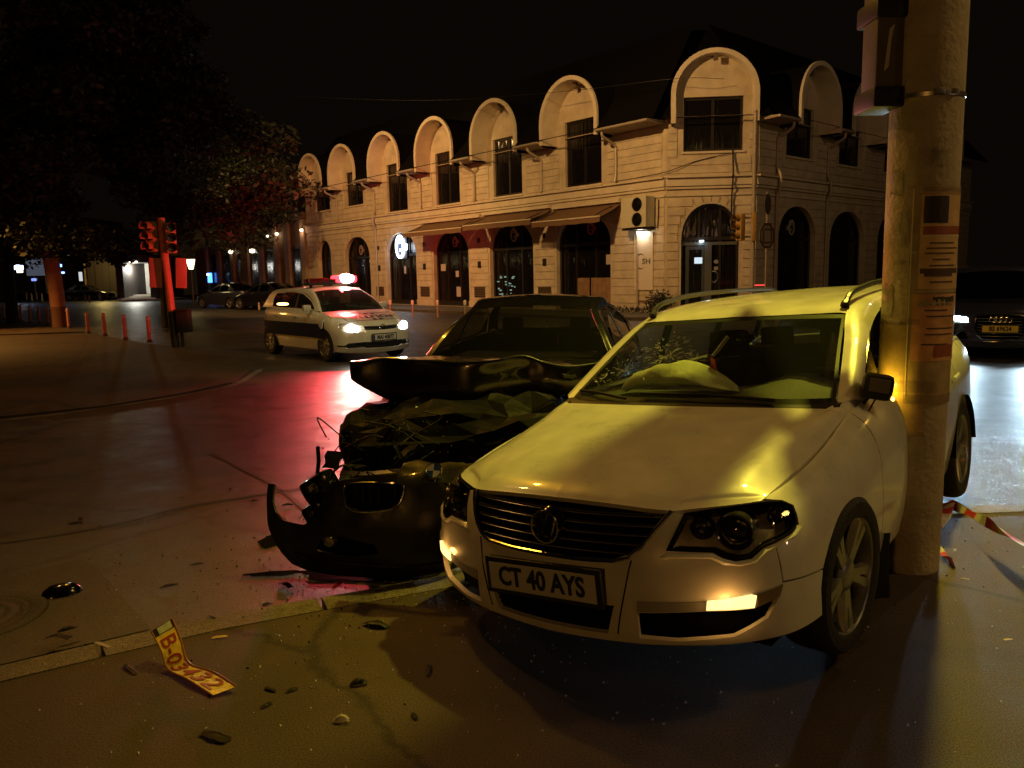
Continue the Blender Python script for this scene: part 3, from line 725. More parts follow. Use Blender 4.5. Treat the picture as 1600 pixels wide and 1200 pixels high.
    m.add(vs, [(i*3+j, i*3+j+1, i*3+4+j, i*3+3+j) for i in range(14) for j in range(2)]); m.build('wiper_cowl', BLK, root)
    for y0, y1 in ((.40, -.22), (-.28, -.66)):
        m = MB(); m.tube([fl(WS(.05, abs(y0)/.72)*np.array([1, np.sign(y0), 1])+np.array([-.02, 0, .01])), fl(WS(.09, abs((y0+y1)/2)/.72)*np.array([1, np.sign(y0+y1), 1])+np.array([-.02, 0, .015])), fl(WS(.10, abs(y1)/.72)*np.array([1, np.sign(y1), 1])+np.array([-.015, 0, .01]))], .008, 6); m.build('wiper', BLK, root)
    # side glass
    def GS(x, z, sg=1):
        zb = zt(x); t = min(1, max(0, (z-zb)/(1.34-zb))); y = .79+(.672-.79)*t**1.1-.045*max(0, x-2.6)
        d_ = .16*math.exp(-((x-2.2)/.22)**2)*(1-t) if sg > 0 else 0
        return np.array([x, sg*(y-d_), z])
    win = [(1.43,.957),(1.53,1.012),(1.67,1.092),(1.85,1.19),(2.06,1.268),(2.35,1.322),(2.9,1.345),(3.5,1.335),(4.08,1.285),(4.3,1.15),(4.25,1.045),(3.5,1.008),(2.5,.984),(1.6,.962)]
    for sg in (1, -1):
        m = MB(); sheet(m, (lambda x, z, s2=sg: GS(x, z, s2)), win, [], .09, 0, np.array([0, sg, .2]), -.012, True); go = m.build('side_window', GLASS, root, fix=False)
        for x0, x1 in ((2.38, 2.50), (3.16, 3.26), (3.9, 4.0)):
            m = MB(); sheet(m, (lambda x, z, s2=sg: GS(x, z, s2)), [(x0, .975), (x1, .975), (x1+.03, 1.33), (x0+.03, 1.33)], [], .1, 0, np.array([0, sg, .2]), -.006, True)
            m.build('door_pillar', BLK, root, fix=False)
        m = MB(); m.tube([fl(GS(x, z, sg)+np.array([0, sg*.002, 0])) for x, z in [tuple(c) for c in catmull([(1.45,.975)]+win[1:9], 6)]], .009, 6); m.build('window_seal', BLKG, root)
        m = MB(); m.tube([fl(GS(x, z, sg)+np.array([0, sg*.006, 0])) for x, z in [(a, zt(a)+.003) for a in np.linspace(1.5, 4.3, 20)]], .007, 6); m.build('window_trim', CHR, root)
        # tailgate half
    G_ = [[(4.60,0,1.0),(4.58,.5,1.0),(4.45,.72,1.01)],[(4.58,0,1.15),(4.54,.5,1.15),(4.40,.66,1.15)],[(4.44,0,1.33),(4.42,.4,1.32),(4.38,.52,1.29)]]
    m = MB()
    for sg in (1, -1): sheet(m, (lambda u, v, s2=sg: Patch(G_)(u, v)*np.array([1, s2, 1])), sq, [], .12, 0, np.array([1, 0, .3]), 0, True)
    m.build('rear_screen', TINT, root, fix=False)
    # wheels
    wheel(root, .858, .80, .336, .318, 1, steer=rad(-4), style='twin', spokes=5, tilt=rad(-3), rimf=.745)
    wheel(root, .86, -.79, .317, .318, -1, steer=0)
    wheel(root, 3.44, .755, .317, .318, 1); wheel(root, 3.44, -.755, .317, .318, -1)
    # torn liner and flap behind the front wheel
    m = MB(); nz = np.random.RandomState(3)
    vs = []
    for i in range(6):
        for j in range(5): vs.append((-1.22-.03*j-.02*nz.rand(), .70+.05*j+.02*nz.rand(), .05+.06*i+.02*nz.rand()))
    m.add(vs, [(i*5+j, i*5+j+1, i*5+6+j, i*5+5+j) for i in range(5) for j in range(4)]); m.build('torn_mud_flap', BLK, root)
    # mirror: broken housing with its lamp lit against the pole
    mr = Matrix.Translation(fl((1.46, .855, 1.005))) @ Matrix.Rotation(rad(18), 4, 'Z') @ Matrix.Rotation(rad(-12), 4, 'X')
    m = MB(); m.cbox((0, 0, 0), (.10, .13, .115), .028, mr); mo = m.build('door_mirror', BLK, root)
    m = MB(); m.cbox((.052, .005, .012), (.008, .085, .06), .003, mr); m.build('torn_cover', mat('torn_grey_plastic', (.16,.15,.13), .6), mo)
    m = MB(); m.tube([mr @ Vector((.02, -.03, -.05)), mr @ Vector((.0, -.05, -.10)), fl((1.43, .76, .93))], .009, 6); m.tube([mr @ Vector((.03, .0, -.05)), mr @ Vector((.05, -.02, -.11)), mr @ Vector((.02, -.06, -.12))], .004, 5); m.build('mirror_cable', BLK, mo)
    m = MB(); m.cbox((.03, .069, -.04), (.03, .012, .016), .004, mr); m.build('mirror_turn_lamp', emis('mirror_lamp_lit', (1, .55, .08), 9), mo)
    lamp('mirror_lamp_light', (1.888, 4.027, .985), (1, .60, .03), 1.3, .012)
    # --- cabin
    m = MB(); vs = []
    ys = np.linspace(-.72, .72, 25); xs_ = np.linspace(1.30, 1.95, 8)
    for x in xs_:
        for y in ys:
            hood_ = .075*math.exp(-((y-.36)/.17)**2)*sst(1.45, 1.85, x)
            vs.append(fl((x, y, .925-.06*((x-1.3)/.6)**2*0+hood_+.02*math.sin((x-1.3)*4))))
    m.add(vs, [(i*25+j, i*25+j+1, i*25+26+j, i*25+25+j) for i in range(7) for j in range(24)])
    m.box((-1.98, 0, .78), (.06, 1.42, .30)); dash = m.build('dashboard', mat('dash_plastic', (.10,.11,.09), .6, bump=.2, bscale=120), root)
    m = MB(); c0 = Vector(fl((2.03, .36, .93))); A_ = Vector((.35, 0, .9)).normalized(); U_ = Vector((0, 1, 0)); V_ = A_.cross(U_)
    m.tube([c0+(U_*math.cos(t)+V_*math.sin(t))*.185 for t in np.linspace(0, 2*math.pi, 33)], .014, 8, False)
    m.cbox((0, 0, 0), (.14, .16, .04), .015, Matrix.Translation(c0) @ Matrix.Rotation(rad(-68), 4, 'Y'))
    for t in (.2, math.pi-.2, -math.pi/2): m.tube([c0, c0+(U_*math.cos(t)+V_*math.sin(t))*.185], .012, 6)
    m.build('steering_wheel', mat('wheel_leather', (.03,.03,.028), .35), root)
    # airbag lying on the dash
    m = MB(); nu, nv = 34, 18; vs = []
    for i in range(nu):
        for j in range(nv):
            a = i/(nu-1); t = 2*math.pi*j/nv
            wd = math.sin(math.pi*min(1, a*1.0))**.55
            y = -.52+a*.64; cx_ = 1.56+.05*a
            hh = (.105+.04*math.sin(3.0*a+.4))*wd; ll = (.15)*wd
            nn = noise.noise(Vector((a*6, math.cos(t)*1.6, math.sin(t)*1.6)))*.022*wd+abs(noise.noise(Vector((a*3+5, math.cos(t)*3, math.sin(t)*3))))*-.022*wd
            vs.append(fl((cx_+(ll+nn)*math.cos(t), y+.02*math.sin(t*2), .955+hh*.55+(hh*.62+nn)*math.sin(t)*(1 if math.sin(t) > 0 else .45))))
    m.add(vs, [(i*nv+j, i*nv+(j+1) % nv, (i+1)*nv+(j+1) % nv, (i+1)*nv+j) for i in range(nu-1) for j in range(nv)]); ab = m.build('airbag', mat('airbag_cloth', (.80,.84,.55), .85, bump=.5, bscale=9), root, 180)
    m = MB()
    for y in (.36, -.36):
        m.cbox((-2.62, y, .72), (.16, .50, .62), .06, Matrix.Rotation(0, 4, 'Y')); m.cbox((-2.66, y, 1.12), (.09, .26, .17), .035)
    m.build('front_seat', mat('seat_cloth', (.02,.02,.022), .9), root)
    m = MB(); m.cbox((-3.5, 0, .78), (.16, 1.25, .5), .05)
    for y in (.36, -.36): m.cbox((-3.52, y, 1.09), (.08, .24, .14), .03)
    m.build('rear_seat', mat('seat_cloth'), root)
    # torn rear-view mirror stalk, white strip and pink tag hanging behind the glass
    m = MB(); m.tube([fl((1.66,-.02,1.135)), fl((1.72,.045,1.235))], .011, 6); m.build('white_strip', mat('white_plastic', (.6,.6,.58), .5), root)
    m = MB(); m.tube([fl((1.66,-.02,1.13)), fl((1.76,.10,1.185)), fl((1.80,.14,1.21))], .012, 6); m.cbox(fl((1.82,.10,1.22)), (.03, .1, .035), .01); m.build('mirror_stalk', BLKG, root)
    m = MB(); m.add([fl((1.66,-.035,1.13)), fl((1.66,-.012,1.13)), fl((1.66,.002,1.045)), fl((1.66,-.045,1.045)), fl((1.672,-.03,1.045))], [(0, 1, 2, 4), (0, 4, 3)]); m.build('pink_tag', mat('pink_tape', (.7,.08,.16), .5), root)
    # cracked screen: webs of fine splinters lying on the glass
    rr = random.Random(11); m = MB()
    def on(u, y, o=.003):
        sg = 1 if y >= 0 else -1; p = WS(min(max(u, .02), .98), min(abs(y)/.72, .99))*np.array([1, sg, 1]); return Vector(fl(p+np.array([-.5, 0, .8])*o))
    for (u0, y0, n_, L_) in ((.50, -.22, 90, .18), (.62, -.30, 50, .22), (.35, -.40, 50, .18), (.25, -.52, 30, .12), (.45, -.05, 24, .12)):
        for k in range(n_):
            a = rr.uniform(0, 2*math.pi); r0 = rr.uniform(.0, L_)*rr.random()**.3; l_ = rr.uniform(.006, .035)
            u, y = u0+r0*math.sin(a), y0+r0*math.cos(a)*.9; a2 = a+rr.uniform(-.5, .5)
            m.tube([on(u, y), on(u+l_*math.sin(a2), y+l_*math.cos(a2))], rr.uniform(.0004, .0011), 3)
    for k in range(90):
        u, y = rr.uniform(.05, .6), rr.uniform(-.68, .05)
        if rr.random() < .5: u = rr.uniform(.05, .3)
        s_ = rr.uniform(.001, .0035); c_ = on(u, y, .004); m.box(c_, (s_, s_, s_), None)
    m.build('glass_splinter', mat('splinter_glass', (.75,.78,.72), .15), ws, kind='stuff')
    return root
# ================================================================== PLAINER CARS
def simple_car(name, label, pose, paint, sp, group=None, glass=None, detail=True):
    root = car_root(name, label, *pose, group=group)
    L, W = sp['L'], sp['W']; fx, fy = L/4.62, W/1.82
    plan = [(a*fx if a > 1 else a*sp.get('nose', 1), b*fy) for a, b in [(0,0),(.008,.15),(.035,.33),(.07,.46),(.125,.59),(.19,.71),(.27,.80),(.36,.853),(.48,.885),(.65,.905),(.9,.912),(1.6,.91),(2.6,.915),(3.4,.91),(4.0,.88),(4.35,.80),(4.52,.62),(4.6,.35),(4.62,0)]]
    zf = sp['zf']; zb = sp['zb']; xb = sp['xb']; h0 = sp.get('h0', .2)
    front = [(h0-.05,-.07),(h0+.08,-.01),(.36,0),(.50,-.004),(.60,-.02),(zf-.08,-.045),(zf,-.09),(zf+.1,-.2)]
    side = [(-.9,-.09),(-.7,-.045),(-.6,-.022),(-.45,-.004),(-.3,0),(-.2,-.004),(-.12,-.02),(-.06,-.045),(-.02,-.075),(0,-.10),(.04,-.15)]
    rear = [(.15,-.05),(.3,0),(.55,0),(.7,-.02),(.95,-.06),(1.1,-.1)]
    ztp = [(0,zf),(.25,zf+.005),(.5,zf+.03),(xb*.7,zf+(zb-zf)*.62),(xb+.15,zb),(xb+1,zb+.03),(sp['xg'],zb+.05),(L,sp.get('zr', zb+.05))]
    B = Belt(plan, front, side, rear, ztp, xr=.6); zt, sx = B.zt, B.s_x
    if sp.get('warp'):
        B0 = B; wf_ = sp['warp']
        class WB:
            S = B0.S
            def __call__(s_, a, b_): return wf_(B0(a, b_))
            def s_x(s_, x): return B0.s_x(x)
        B = WB()
    r = sp['r']; xa, xc = sp['axle']
    def arch(cx, ra, z0=.3):
        c = sx(cx); return [(c+ra*math.cos(t), r+ra*math.sin(t)) for t in np.linspace(-.35, math.pi+.35, 16)]
    ra = r+.035
    A1, A2 = arch(xa, ra), arch(xc, ra)
    def topl(a, b, n=8): return [(s_, zt(B(s_, .6)[0])-.002) for s_ in np.linspace(a, b, n)]
    hole = sp.get('holes', [])
    sa = sx(xa)
    # front end: nose and both front corners up to the wheel arch
    fe = [(0, zf)]+topl(.2, sa, 7)+[p for p in A1 if p[0] > sa-1e-6][::-1][:0]
    up = [p for p in A1 if p[0] <= sa+.001]
    fe = [(0, zf)]+topl(.2, sa, 7)+up+[(up[-1][0], h0+.02), (.5, h0-.01), (0, h0-.02)]
    m = MB(); sheet(m, B, full(fe), [full(h) if h[0][0] == 0 else h for h in hole]+[mirror_s(h) for h in hole if h[0][0] != 0], sp.get('hf', .06), .02, OUTB, 0, True)
    m.build('front_body', paint, root, fix=False)
    xd = sp.get('doors', (xb+.1, xb+1.15, xb+2.0))
    d0, d1, d2 = [sx(x) for x in xd]; lo = h0+.02
    for sg in (1, -1):
        q = lambda P_: [(sg*a, b) for a, b in P_]
        dn = [p for p in A1 if p[0] >= sa-.001]
        m = MB(); sheet(m, B, q(topl(sa, d0-.004, 4)+[(d0-.004, lo), (dn[0][0], lo)]+dn), [], .07, .015, OUTB, 0, True); m.build('front_fender', paint, root, fix=False)
        m = MB(); sheet(m, B, q(topl(d0+.004, d1-.004, 5)+[(d1-.004, lo), (d0+.004, lo)]), [], .09, .015, OUTB, 0, True); D1 = m.build('front_door', sp.get('door_paint', paint), root, fix=False)
        up2 = [p for p in A2 if p[0] <= d2]; 
        m = MB(); sheet(m, B, q(topl(d1+.004, d2-.003, 5)+[p for p in A2 if p[0] < d2-.003 and p[0] <= sx(xc)]+[(up2[-1][0], lo), (d1+.004, lo)]), [], .09, .015, OUTB, 0, True); D2 = m.build('rear_door', sp.get('door_paint', paint), root, fix=False)
        rest = [p for p in A2 if p[0] > d2+.003]
        m = MB(); sheet(m, B, q(topl(d2+.003, B.S, 8)+[(B.S, h0), (rest[0][0], h0)]+rest+[(d2+.003, rest[-1][1])]), [], .09, .015, OUTB, 0, True); m.build('rear_quarter', paint, root, fix=False)
        for D_, a in ((D1, d1-.16), (D2, d2-.16)):
            m = MB(); m.tube(body_curve(B, sg*(a-.1), sg*(a+.07), zb-.12, zb-.115, .025, 5), .013, 6); m.build('door_handle', sp.get('trim', paint), D_)
    m = MB(); m.box((-L/2, 0, .50), (L-.5, W-.6, .42)); m.box((-L/2, 0, h0+.05), (L-.6, W-.35, .05)); m.build('underbody', VOID, root)
    # bonnet
    sc = sx(.45); rows = []
    ts = [0, .05, .14, .3, .5, .75, 1]
    for i, t in enumerate(ts):
        se = sc+(sx(xb+.08)-sc)*t; e = B(se, zt(B(se, .6)[0])-.001); x0 = B(0, zf)[0]*(1-t)+xb*t
        zc_ = zf+(zb+.0-zf)*(t**.62)+.02*math.sin(math.pi*min(1, t*1.2)); zc_ = min(zc_, zb+.02) if i else zf
        row = []
        for f in (0, .3, .6, .82, 1):
            if i == 0: s_ = f*sc; row.append(tuple(B(s_, zt(B(s_, .6)[0])-.001)))
            else:
                k = f**2.4; row.append((x0+(e[0]-x0)*k, e[1]*f, zc_+(e[2]-zc_)*f**3))
        rows.append(row)
    HP = Patch(rows); sq = [(0, 0), (1, 0), (1, 1), (0, 1)]
    m = MB()
    for sg in (1, -1): sheet(m, (lambda u, v, s2=sg: HP(u, v)*np.array([1, s2, 1])), sq, [], .06, 0, UP, 0, True)
    if not sp.get('nohood'): m.build('bonnet', paint, root, fix=False)
    # greenhouse
    yb_, yr_ = sp.get('yb', W/2-.115), sp['yr']; xt, zt_, zr_ = sp['xt'], sp['zt'], sp['roof']; xe, ze = sp['xe'], sp['ze']; xg, zg = sp['xg'], sp['zg']
    Wi = [(xb+.10, yb_-.03, zb-.01), (xb+(xt-xb)*.5, yb_*.5+yr_*.5-.015, zb+(zt_-zb)*.54), (xt, yr_, zt_), (xt+.25, yr_, zt_+(zr_-zt_)*.7), ((xt+xe)/2, yr_+.01, zr_-.02), (xe, yr_-.02, ze), ((xe+xg)/2+.02, yr_*.5+yb_*.5-.03, ze+(zg-ze)*.48), (xg, yb_-.08, zg)]
    Wo = [(xb+.20, yb_+.03, zb+.0), (xb+(xt-xb)*.62+.05, yb_*.5+yr_*.5+.05, zb+(zt_-zb)*.52), (xt+.14, yr_+.085, zt_-.055), (xt+.38, yr_+.085, zt_-.01), ((xt+xe)/2, yr_+.095, zr_-.075), (xe-.05, yr_+.06, ze-.06), ((xe+xg)/2-.10, yr_*.5+yb_*.5+.04, ze+(zg-ze)*.5), (xg-.12, yb_+.01, zt(xg)-.0)]
    G_ = [[tuple(np.array(a)), tuple(np.array(a)*.6+np.array(b)*.4+np.array([0, .012, .02])), b] for a, b in zip(Wi, Wo)]
    GP = Patch(G_)
    for sg in (1, -1):
        m = MB(); sheet(m, (lambda u, v, s2=sg: GP(u, v)*np.array([1, s2, 1])), sq, [], .06, .01, lambda p: np.array([0, np.sign(p[1]), .8]), 0, True); m.build('roof_pillar', paint, root, fix=False)
    crown = .035
    def strip(ids, dx0, dx1, nm, mt, sg_out):
        rws = []
        for k, i in enumerate(ids):
            x, y, z = Wi[i]; dx = dx0+(dx1-dx0)*k/(len(ids)-1); cr_ = crown if 2 <= i <= 5 else crown*.3
            rws.append([(x+dx, 0, z+cr_), (x+dx*.7, y*.5, z+cr_*.75), (x, y, z)])
        PP = Patch(rws); m = MB()
        for sg in (1, -1): sheet(m, (lambda u, v, s2=sg: PP(u, v)*np.array([1, s2, 1])), sq, [], .1, 0, sg_out, 0, True)
        return m.build(nm, mt, root, fix=False)
    gl_ = glass or TINT
    strip([0, 1, 2], -.10, -.03, 'windscreen', gl_, np.array([-1, 0, 1.])); strip([2, 3, 4, 5], -.03, .03, 'roof', paint, UP); strip([5, 6, 7], .03, .08, 'rear_screen', gl_, np.array([1, 0, .5]))
    rws = [[(xg+.08, 0, zg+.01), (xg+.06, yb_*.5, zg+.01), (xg, yb_-.08, zg), (xg-.1, yb_+.01, zt(xg))]]
    for f in (.5, 1):
        x = xg+(L-xg)*f; s_ = sx(xg)+(B.S-sx(xg))*min(.86, .6*f+.25)
        e = B(s_, zt(B(s_, .6)[0])-.001); zc2 = sp.get('zr', zb+.05)+.03*(1-f)
        rws.append([(x-.05*f, 0, zc2), (x-.06*f, e[1]*.5, zc2), (e[0]*.5+x*.5-.03, e[1]*.85, zc2-.005), tuple(e)])
    DP = Patch(rws); m = MB()
    for sg in (1, -1): sheet(m, (lambda u, v, s2=sg: DP(u, v)*np.array([1, s2, 1])), sq, [], .12, 0, UP, 0, True)
    m.build('boot_lid', paint, root, fix=False)
    woc = catmull(Wo, 8)
    def GSf(x, z, sg):
        zb2 = zt(x); k = min(1, max(0, (z-zb2)/(zr_-.07-zb2))); return np.array([x, sg*((yb_+.03)*(1-k**1.1)+(yr_+.09)*k**1.1), z])
    op = [(a, c) for a, b_, c in woc]+[(x, zt(x)+.004) for x in np.linspace(xg-.14, xb+.22, 8)]
    xw = sp.get('xw', xg-.45)
    win = [(a+.03, c-.022) for a, b_, c in woc if a < xw and c > zb+.06]; win = win+[(xw+.02, max(zb+.1, win[-1][1]-.12)), (xw-.02, zt(xw)+.03)]+[(x, zt(x)+.022) for x in np.linspace(xw-.2, xb+.36, 5)]
    for sg in (1, -1):
        f = lambda x, z, s2=sg: GSf(x, z, s2)
        m = MB(); sheet(m, f, op, [win], .09, .0, np.array([0, sg, .2]), -.012, True); m.build('window_frame', paint, root, fix=False)
        m = MB(); sheet(m, f, win, [], .12, 0, np.array([0, sg, .2]), -.02, True); m.build('side_window', gl_, root, fix=False)
        m = MB(); x0 = xd[1]; zz = float(np.interp(x0, [p[0] for p in Wo], [p[2] for p in Wo])); sheet(m, f, [(x0-.03, zt(x0)+.01), (x0+.05, zt(x0)+.01), (x0+.06, zz-.03), (x0-.01, zz-.03)], [], .1, 0, np.array([0, sg, .2]), -.014, True); m.build('door_pillar', BLK, root, fix=False)
        m = MB(); p = GSf(xb+.42, zb+.03, sg); m.cbox(fl(p+np.array([-.02, sg*.12, .045])), (.10, .17, .12), .035); m.tube([fl(p+np.array([0, -sg*.01, 0])), fl(p+np.array([-.02, sg*.07, .02]))], .018, 6); sp.get('nomirror') or m.build('door_mirror', sp.get('mirror', paint), root)
        m = MB()
        # dark seats seen through the glass
    for y in (.34, -.34):
        m = MB(); m.cbox((-(xt+.75), y, zb-.2), (.14, .44, .6), .05); m.cbox((-(xt+.78), y, zb+.18), (.08, .22, .14), .03); m.build('seat', mat('seat_cloth', (.02, .02, .022), .9), root)
    m = MB(); m.box((-(xb+.45), 0, zb-.06), (.55, 1.2, .1)); m.build('dashboard', BLK, root)
    for cx in (xa, xc):
        for sg in (1, -1):
            m = MB(); m.lathe([(ra, -.1), (ra, .1)], 14, Matrix.Translation((-cx, sg*(W/2-.14), r)) @ Matrix.Rotation(math.pi/2, 4, 'X'), math.pi); m.build('wheel_arch_liner', VOID, root)
            wheel(root, cx, sg*(W/2-.115), r, r, sg, steer=sp.get('steer', 0) if cx == xa else 0, style=sp.get('wstyle', 'single'), spokes=sp.get('spokes', 7), rimf=.66)
    return root, B, GP, HP
def lampset(root, B, poly, mt, lensmt=None, name='headlamp', off=.003, h=.04):
    out = []
    for sg in (1, -1):
        m = MB(); sheet(m, B, [(sg*a, b) for a, b in poly], [], h, .01, OUTB, off, True); o = m.build(name, mt, root, fix=False); out.append(o)
    return out
def head_light(name, root, p, d, col, power, size=70, radius=.06, blend=.6):
    Mw = root.matrix_world; a = Mw @ Vector(fl(p)); b = Mw @ Vector(fl((p[0]-d[0], p[1]+d[1], p[2]+d[2])))
    return lamp(name, a, col, power, radius, spot=size, to=b, blend=blend)

SEDAN = dict(L=4.6, W=1.80, zf=.70, zb=.93, xb=1.35, xt=2.12, zt=1.34, roof=1.43, xe=3.15, ze=1.37, xg=3.85, zg=1.0, zr=.98, yr=.55, r=.315, axle=(.86, 3.52), xw=3.32)
HATCH = dict(L=4.02, W=1.72, zf=.73, zb=.97, xb=1.02, xt=1.72, zt=1.36, roof=1.445, xe=3.55, ze=1.385, xg=3.90, zg=1.03, zr=1.0, yr=.55, r=.31, axle=(.84, 3.33), xw=3.3)

# ---- police hatchback -------------------------------------------------------
def police():
    sp = dict(HATCH); BLUE = mat('police_blue', (.010, .02, .09), .55, spec=.2)
    lampP = [(.42,.69),(.40,.60),(.60,.585),(.80,.61),(.95,.69),(1.0,.755),(.80,.745),(.60,.715)]
    grl = [(0,.615),(.38,.625),(.40,.70),(0,.69)]
    low = [(0,.27),(.36,.27),(.45,.30),(.74,.28),(.80,.33),(.72,.385),(.40,.40),(.30,.395),(0,.39)]
    sp['holes'] = [lampP, grl, low]; sp['steer'] = rad(0); sp['spokes'] = 9; sp['hf'] = .05
    root, B, GP, HP = simple_car('police_car', 'white police hatchback with blazing red roof beacon and headlights on, at the crossing', (-2.466, 15.528, -.05, -.715), WHITE, sp, glass=glass_mat('police_glass', (.30, .33, .31), .0, (.30,.30,.30), .05))
    m = MB(); sheet(m, B, full(grl), [], .06, 0, OUTB, -.04, True); g = m.build('grille', BLK, root, fix=False)
    for z_ in (.64, .665):
        m = MB(); m.tube(body_curve(B, -.37, .37, z_, z_, -.008, 12), .006, 5); m.build('grille_slat', BLKG, g)
    m = MB(); badge_vw(m, fl(B(0, .657)+np.array([-.012, 0, 0])), .062, (0, 1, 0), (0, 0, 1), (1, 0, 0)); m.build('badge', CHR, g)
    m = MB(); sheet(m, B, full(low), [], .08, 0, OUTB, -.05, True); m.build('lower_intake', BLK, root, fix=False)
    m = MB(); sheet(m, B, full([(0,.30),(.95,.32),(.97,.345),(0,.325)]), [], .08, .01, OUTB, .004, True); m.build('bumper_strip', BLK, root, fix=False)
    hl = lampset(root, B, lampP, mat('lamp_housing'), off=-.03)
    for o, sg in zip(hl, (1, -1)):
        p = B(sg*.66, .66); m = MB(); Mx = Matrix.Translation(fl(p+np.array([-.004, 0, 0]))) @ Matrix.Rotation(sg*rad(10), 4, 'Z') @ Matrix.Rotation(math.pi/2, 4, 'Y')
        m.lathe([(0, .016), (.05, .013), (.085, .0), (.09, -.02)], 20, Mx); m.build('lit_bulb', emis('headlight_lit', (1, .93, .80), 55), o)
        m = MB(); p2 = B(sg*.54, .645); m.lathe([(0, .012), (.04, .01), (.055, .0)], 16, Matrix.Translation(fl(p2)) @ Matrix.Rotation(math.pi/2, 4, 'Y')); m.build('lit_bulb', emis('headlight_lit'), o)
        m = MB(); sheet(m, B, [(sg*a, b) for a, b in lampP], [], .05, 0, OUTB, .002, True); m.build('lamp_lens', glass_mat('police_lens', (.9, .9, .88), .05, (.9, .88, .8), .12), o, fix=False)
        head_light('police_headlight_beam', root, p+np.array([-.06, 0, 0]), (1, 0, -.035), (1, .90, .74), 240, 88, .05)
    plate(root, fl(B(0, .475)+np.array([-.015, 0, 0])), .52, .11, 'MAI 40877', .105, PLK, 0, True, sx=.80, bold=.004)
    # blue stripe along the flanks, over each panel
    for sg in (1, -1):
        a0, a1 = B.s_x(.45), B.s_x(3.9)
        for z0, z1, mt_, nm in ((.46, .74, BLUE, 'blue_stripe'), (.43, .45, mat('yellow_stripe', (.6,.5,.04), .4), 'yellow_stripe')):
            m = MB(); sheet(m, B, [(sg*a, b) for a, b in [(a0+.28, z0)]+[(s_, z0) for s_ in np.linspace(a0+.6, a1, 8)]+[(s_, z1) for s_ in np.linspace(a1, a0+.6, 8)]], [], .12, 0, OUTB, .003, True); m.build(nm, mt_, root, fix=False)
    # mirrored word and frame on the bonnet: lettering wrapped on the bonnet surface
    cu = bpy.data.curves.new('t', 'FONT'); cu.body = 'POLITIA'; cu.size = 1; cu.align_x = 'CENTER'; cu.align_y = 'CENTER'; cu.offset = .035; cu.resolution_u = 3
    to = bpy.data.objects.new('t', cu); COL.objects.link(to); dg = bpy.context.evaluated_depsgraph_get(); me = bpy.data.meshes.new_from_object(to.evaluated_get(dg)); bpy.data.objects.remove(to)
    def hood(a, b):   # a across (-1..1, car's left positive), b front to back 0..1
        p = HP(min(max(b, 0), 1), min(abs(a), 1)); return Vector(fl(p*np.array([1, 1 if a >= 0 else -1, 1])))+Vector((.004, 0, .005))
    xm = max(abs(v.co.x) for v in me.vertices)
    bm = bmesh.new(); bm.from_mesh(me); bmesh.ops.triangulate(bm, faces=bm.faces[:]); bmesh.ops.subdivide_edges(bm, edges=[e for e in bm.edges if e.calc_length() > .15], cuts=2)
    for v in bm.verts: v.co = hood(-v.co.x/xm*.56, .50-v.co.y*.20)
    bm.to_mesh(me); bm.free(); me.materials.clear(); me.materials.append(BLUE); me.name = 'bonnet_lettering'
    lo = bpy.data.objects.new('bonnet_lettering', me); COL.objects.link(lo); lo.parent = root
    m = MB(); fr = [(-.70, .28), (.70, .28), (.70, .74), (-.70, .74)]
    for (a, b), (c, d) in zip(fr, fr[1:]+fr[:1]):
        P_ = [hood(a+(c-a)*t, b+(d-b)*t) for t in np.linspace(0, 1, 16)]
        Q_ = [hood(a+(c-a)*t+(.016 if a == c else 0)*(-1 if a > 0 else 1), b+(d-b)*t+(.03 if b == d else 0)*(-1 if b > .5 else 1)) for t in np.linspace(0, 1, 16)]
        m.add(P_+Q_, [(i, i+1, 17+i, 16+i) for i in range(15)])
    for x0 in (-.11, .05):
        for b0 in (.31, .64):
            P_ = [hood(x0+dx, b0+db) for dx in (0, .05, .10) for db in (0, .035, .07)]; m.add(P_, [(i*3+j, i*3+j+1, i*3+4+j, i*3+3+j) for i in range(2) for j in range(2)])
    m.build('bonnet_markings', BLUE, root, fix=False)
    # beacon bar
    zr = 1.49; xr = 2.05
    m = MB(); m.cbox((-xr, 0, zr+.02), (.24, 1.12, .05), .02); m.box((-xr, .45, zr-.03), (.05, .05, .06)); m.box((-xr, -.45, zr-.03), (.05, .05, .06)); bb = m.build('beacon_bar', BLK, root)
    m = MB(); m.cbox((-xr, .33, zr+.11), (.30, .50, .16), .06); m.build('beacon_lit_dome', emis('beacon_red_lit', (1, .02, .028), 9), bb)
    m = MB(); m.lathe([(0, .10)]+[(math.cos(a_)*.19, math.sin(a_)*.10) for a_ in np.linspace(1.4, -1.4, 15)]+[(0, -.10)], 24, Matrix.Translation((-xr+.10, .33, zr+.12)) @ Matrix.Diagonal((.55, 1, 1, 1))); m.build('beacon_flash', emis('beacon_core_lit', (1, .62, .58), 60), bb)
    m = MB(); m.cbox((-xr, -.33, zr+.09), (.24, .46, .10), .04); m.build('beacon_dark_dome', mat('dark_red_plastic', (.12, .01, .012), .15), bb)
    m = MB(); m.cbox((-xr, 0, zr+.08), (.2, .2, .08), .02); m.build('siren_box', BLK, bb)
    c = root.matrix_world @ Vector((-xr+.0, .33, zr+.30)); lamp('beacon_light', c, (1, .045, .05), 170, .12)
    lamp('beacon_beam', c, (1, .045, .05), 4800, .1, 50, (-10, 44, 2.6), .8); lamp('beacon_beam', c, (1, .045, .05), 1300, .1, 9, (2.0, 4.1, 1.15), .9); lamp('beacon_beam', c, (1, .06, .07), 850, .12, 62, (-1.6, 7.2, 0), .9); lamp('beacon_beam', c, (1, .06, .05), 650, .1, 46, (-9, 20, 1.4), .8)
    return root
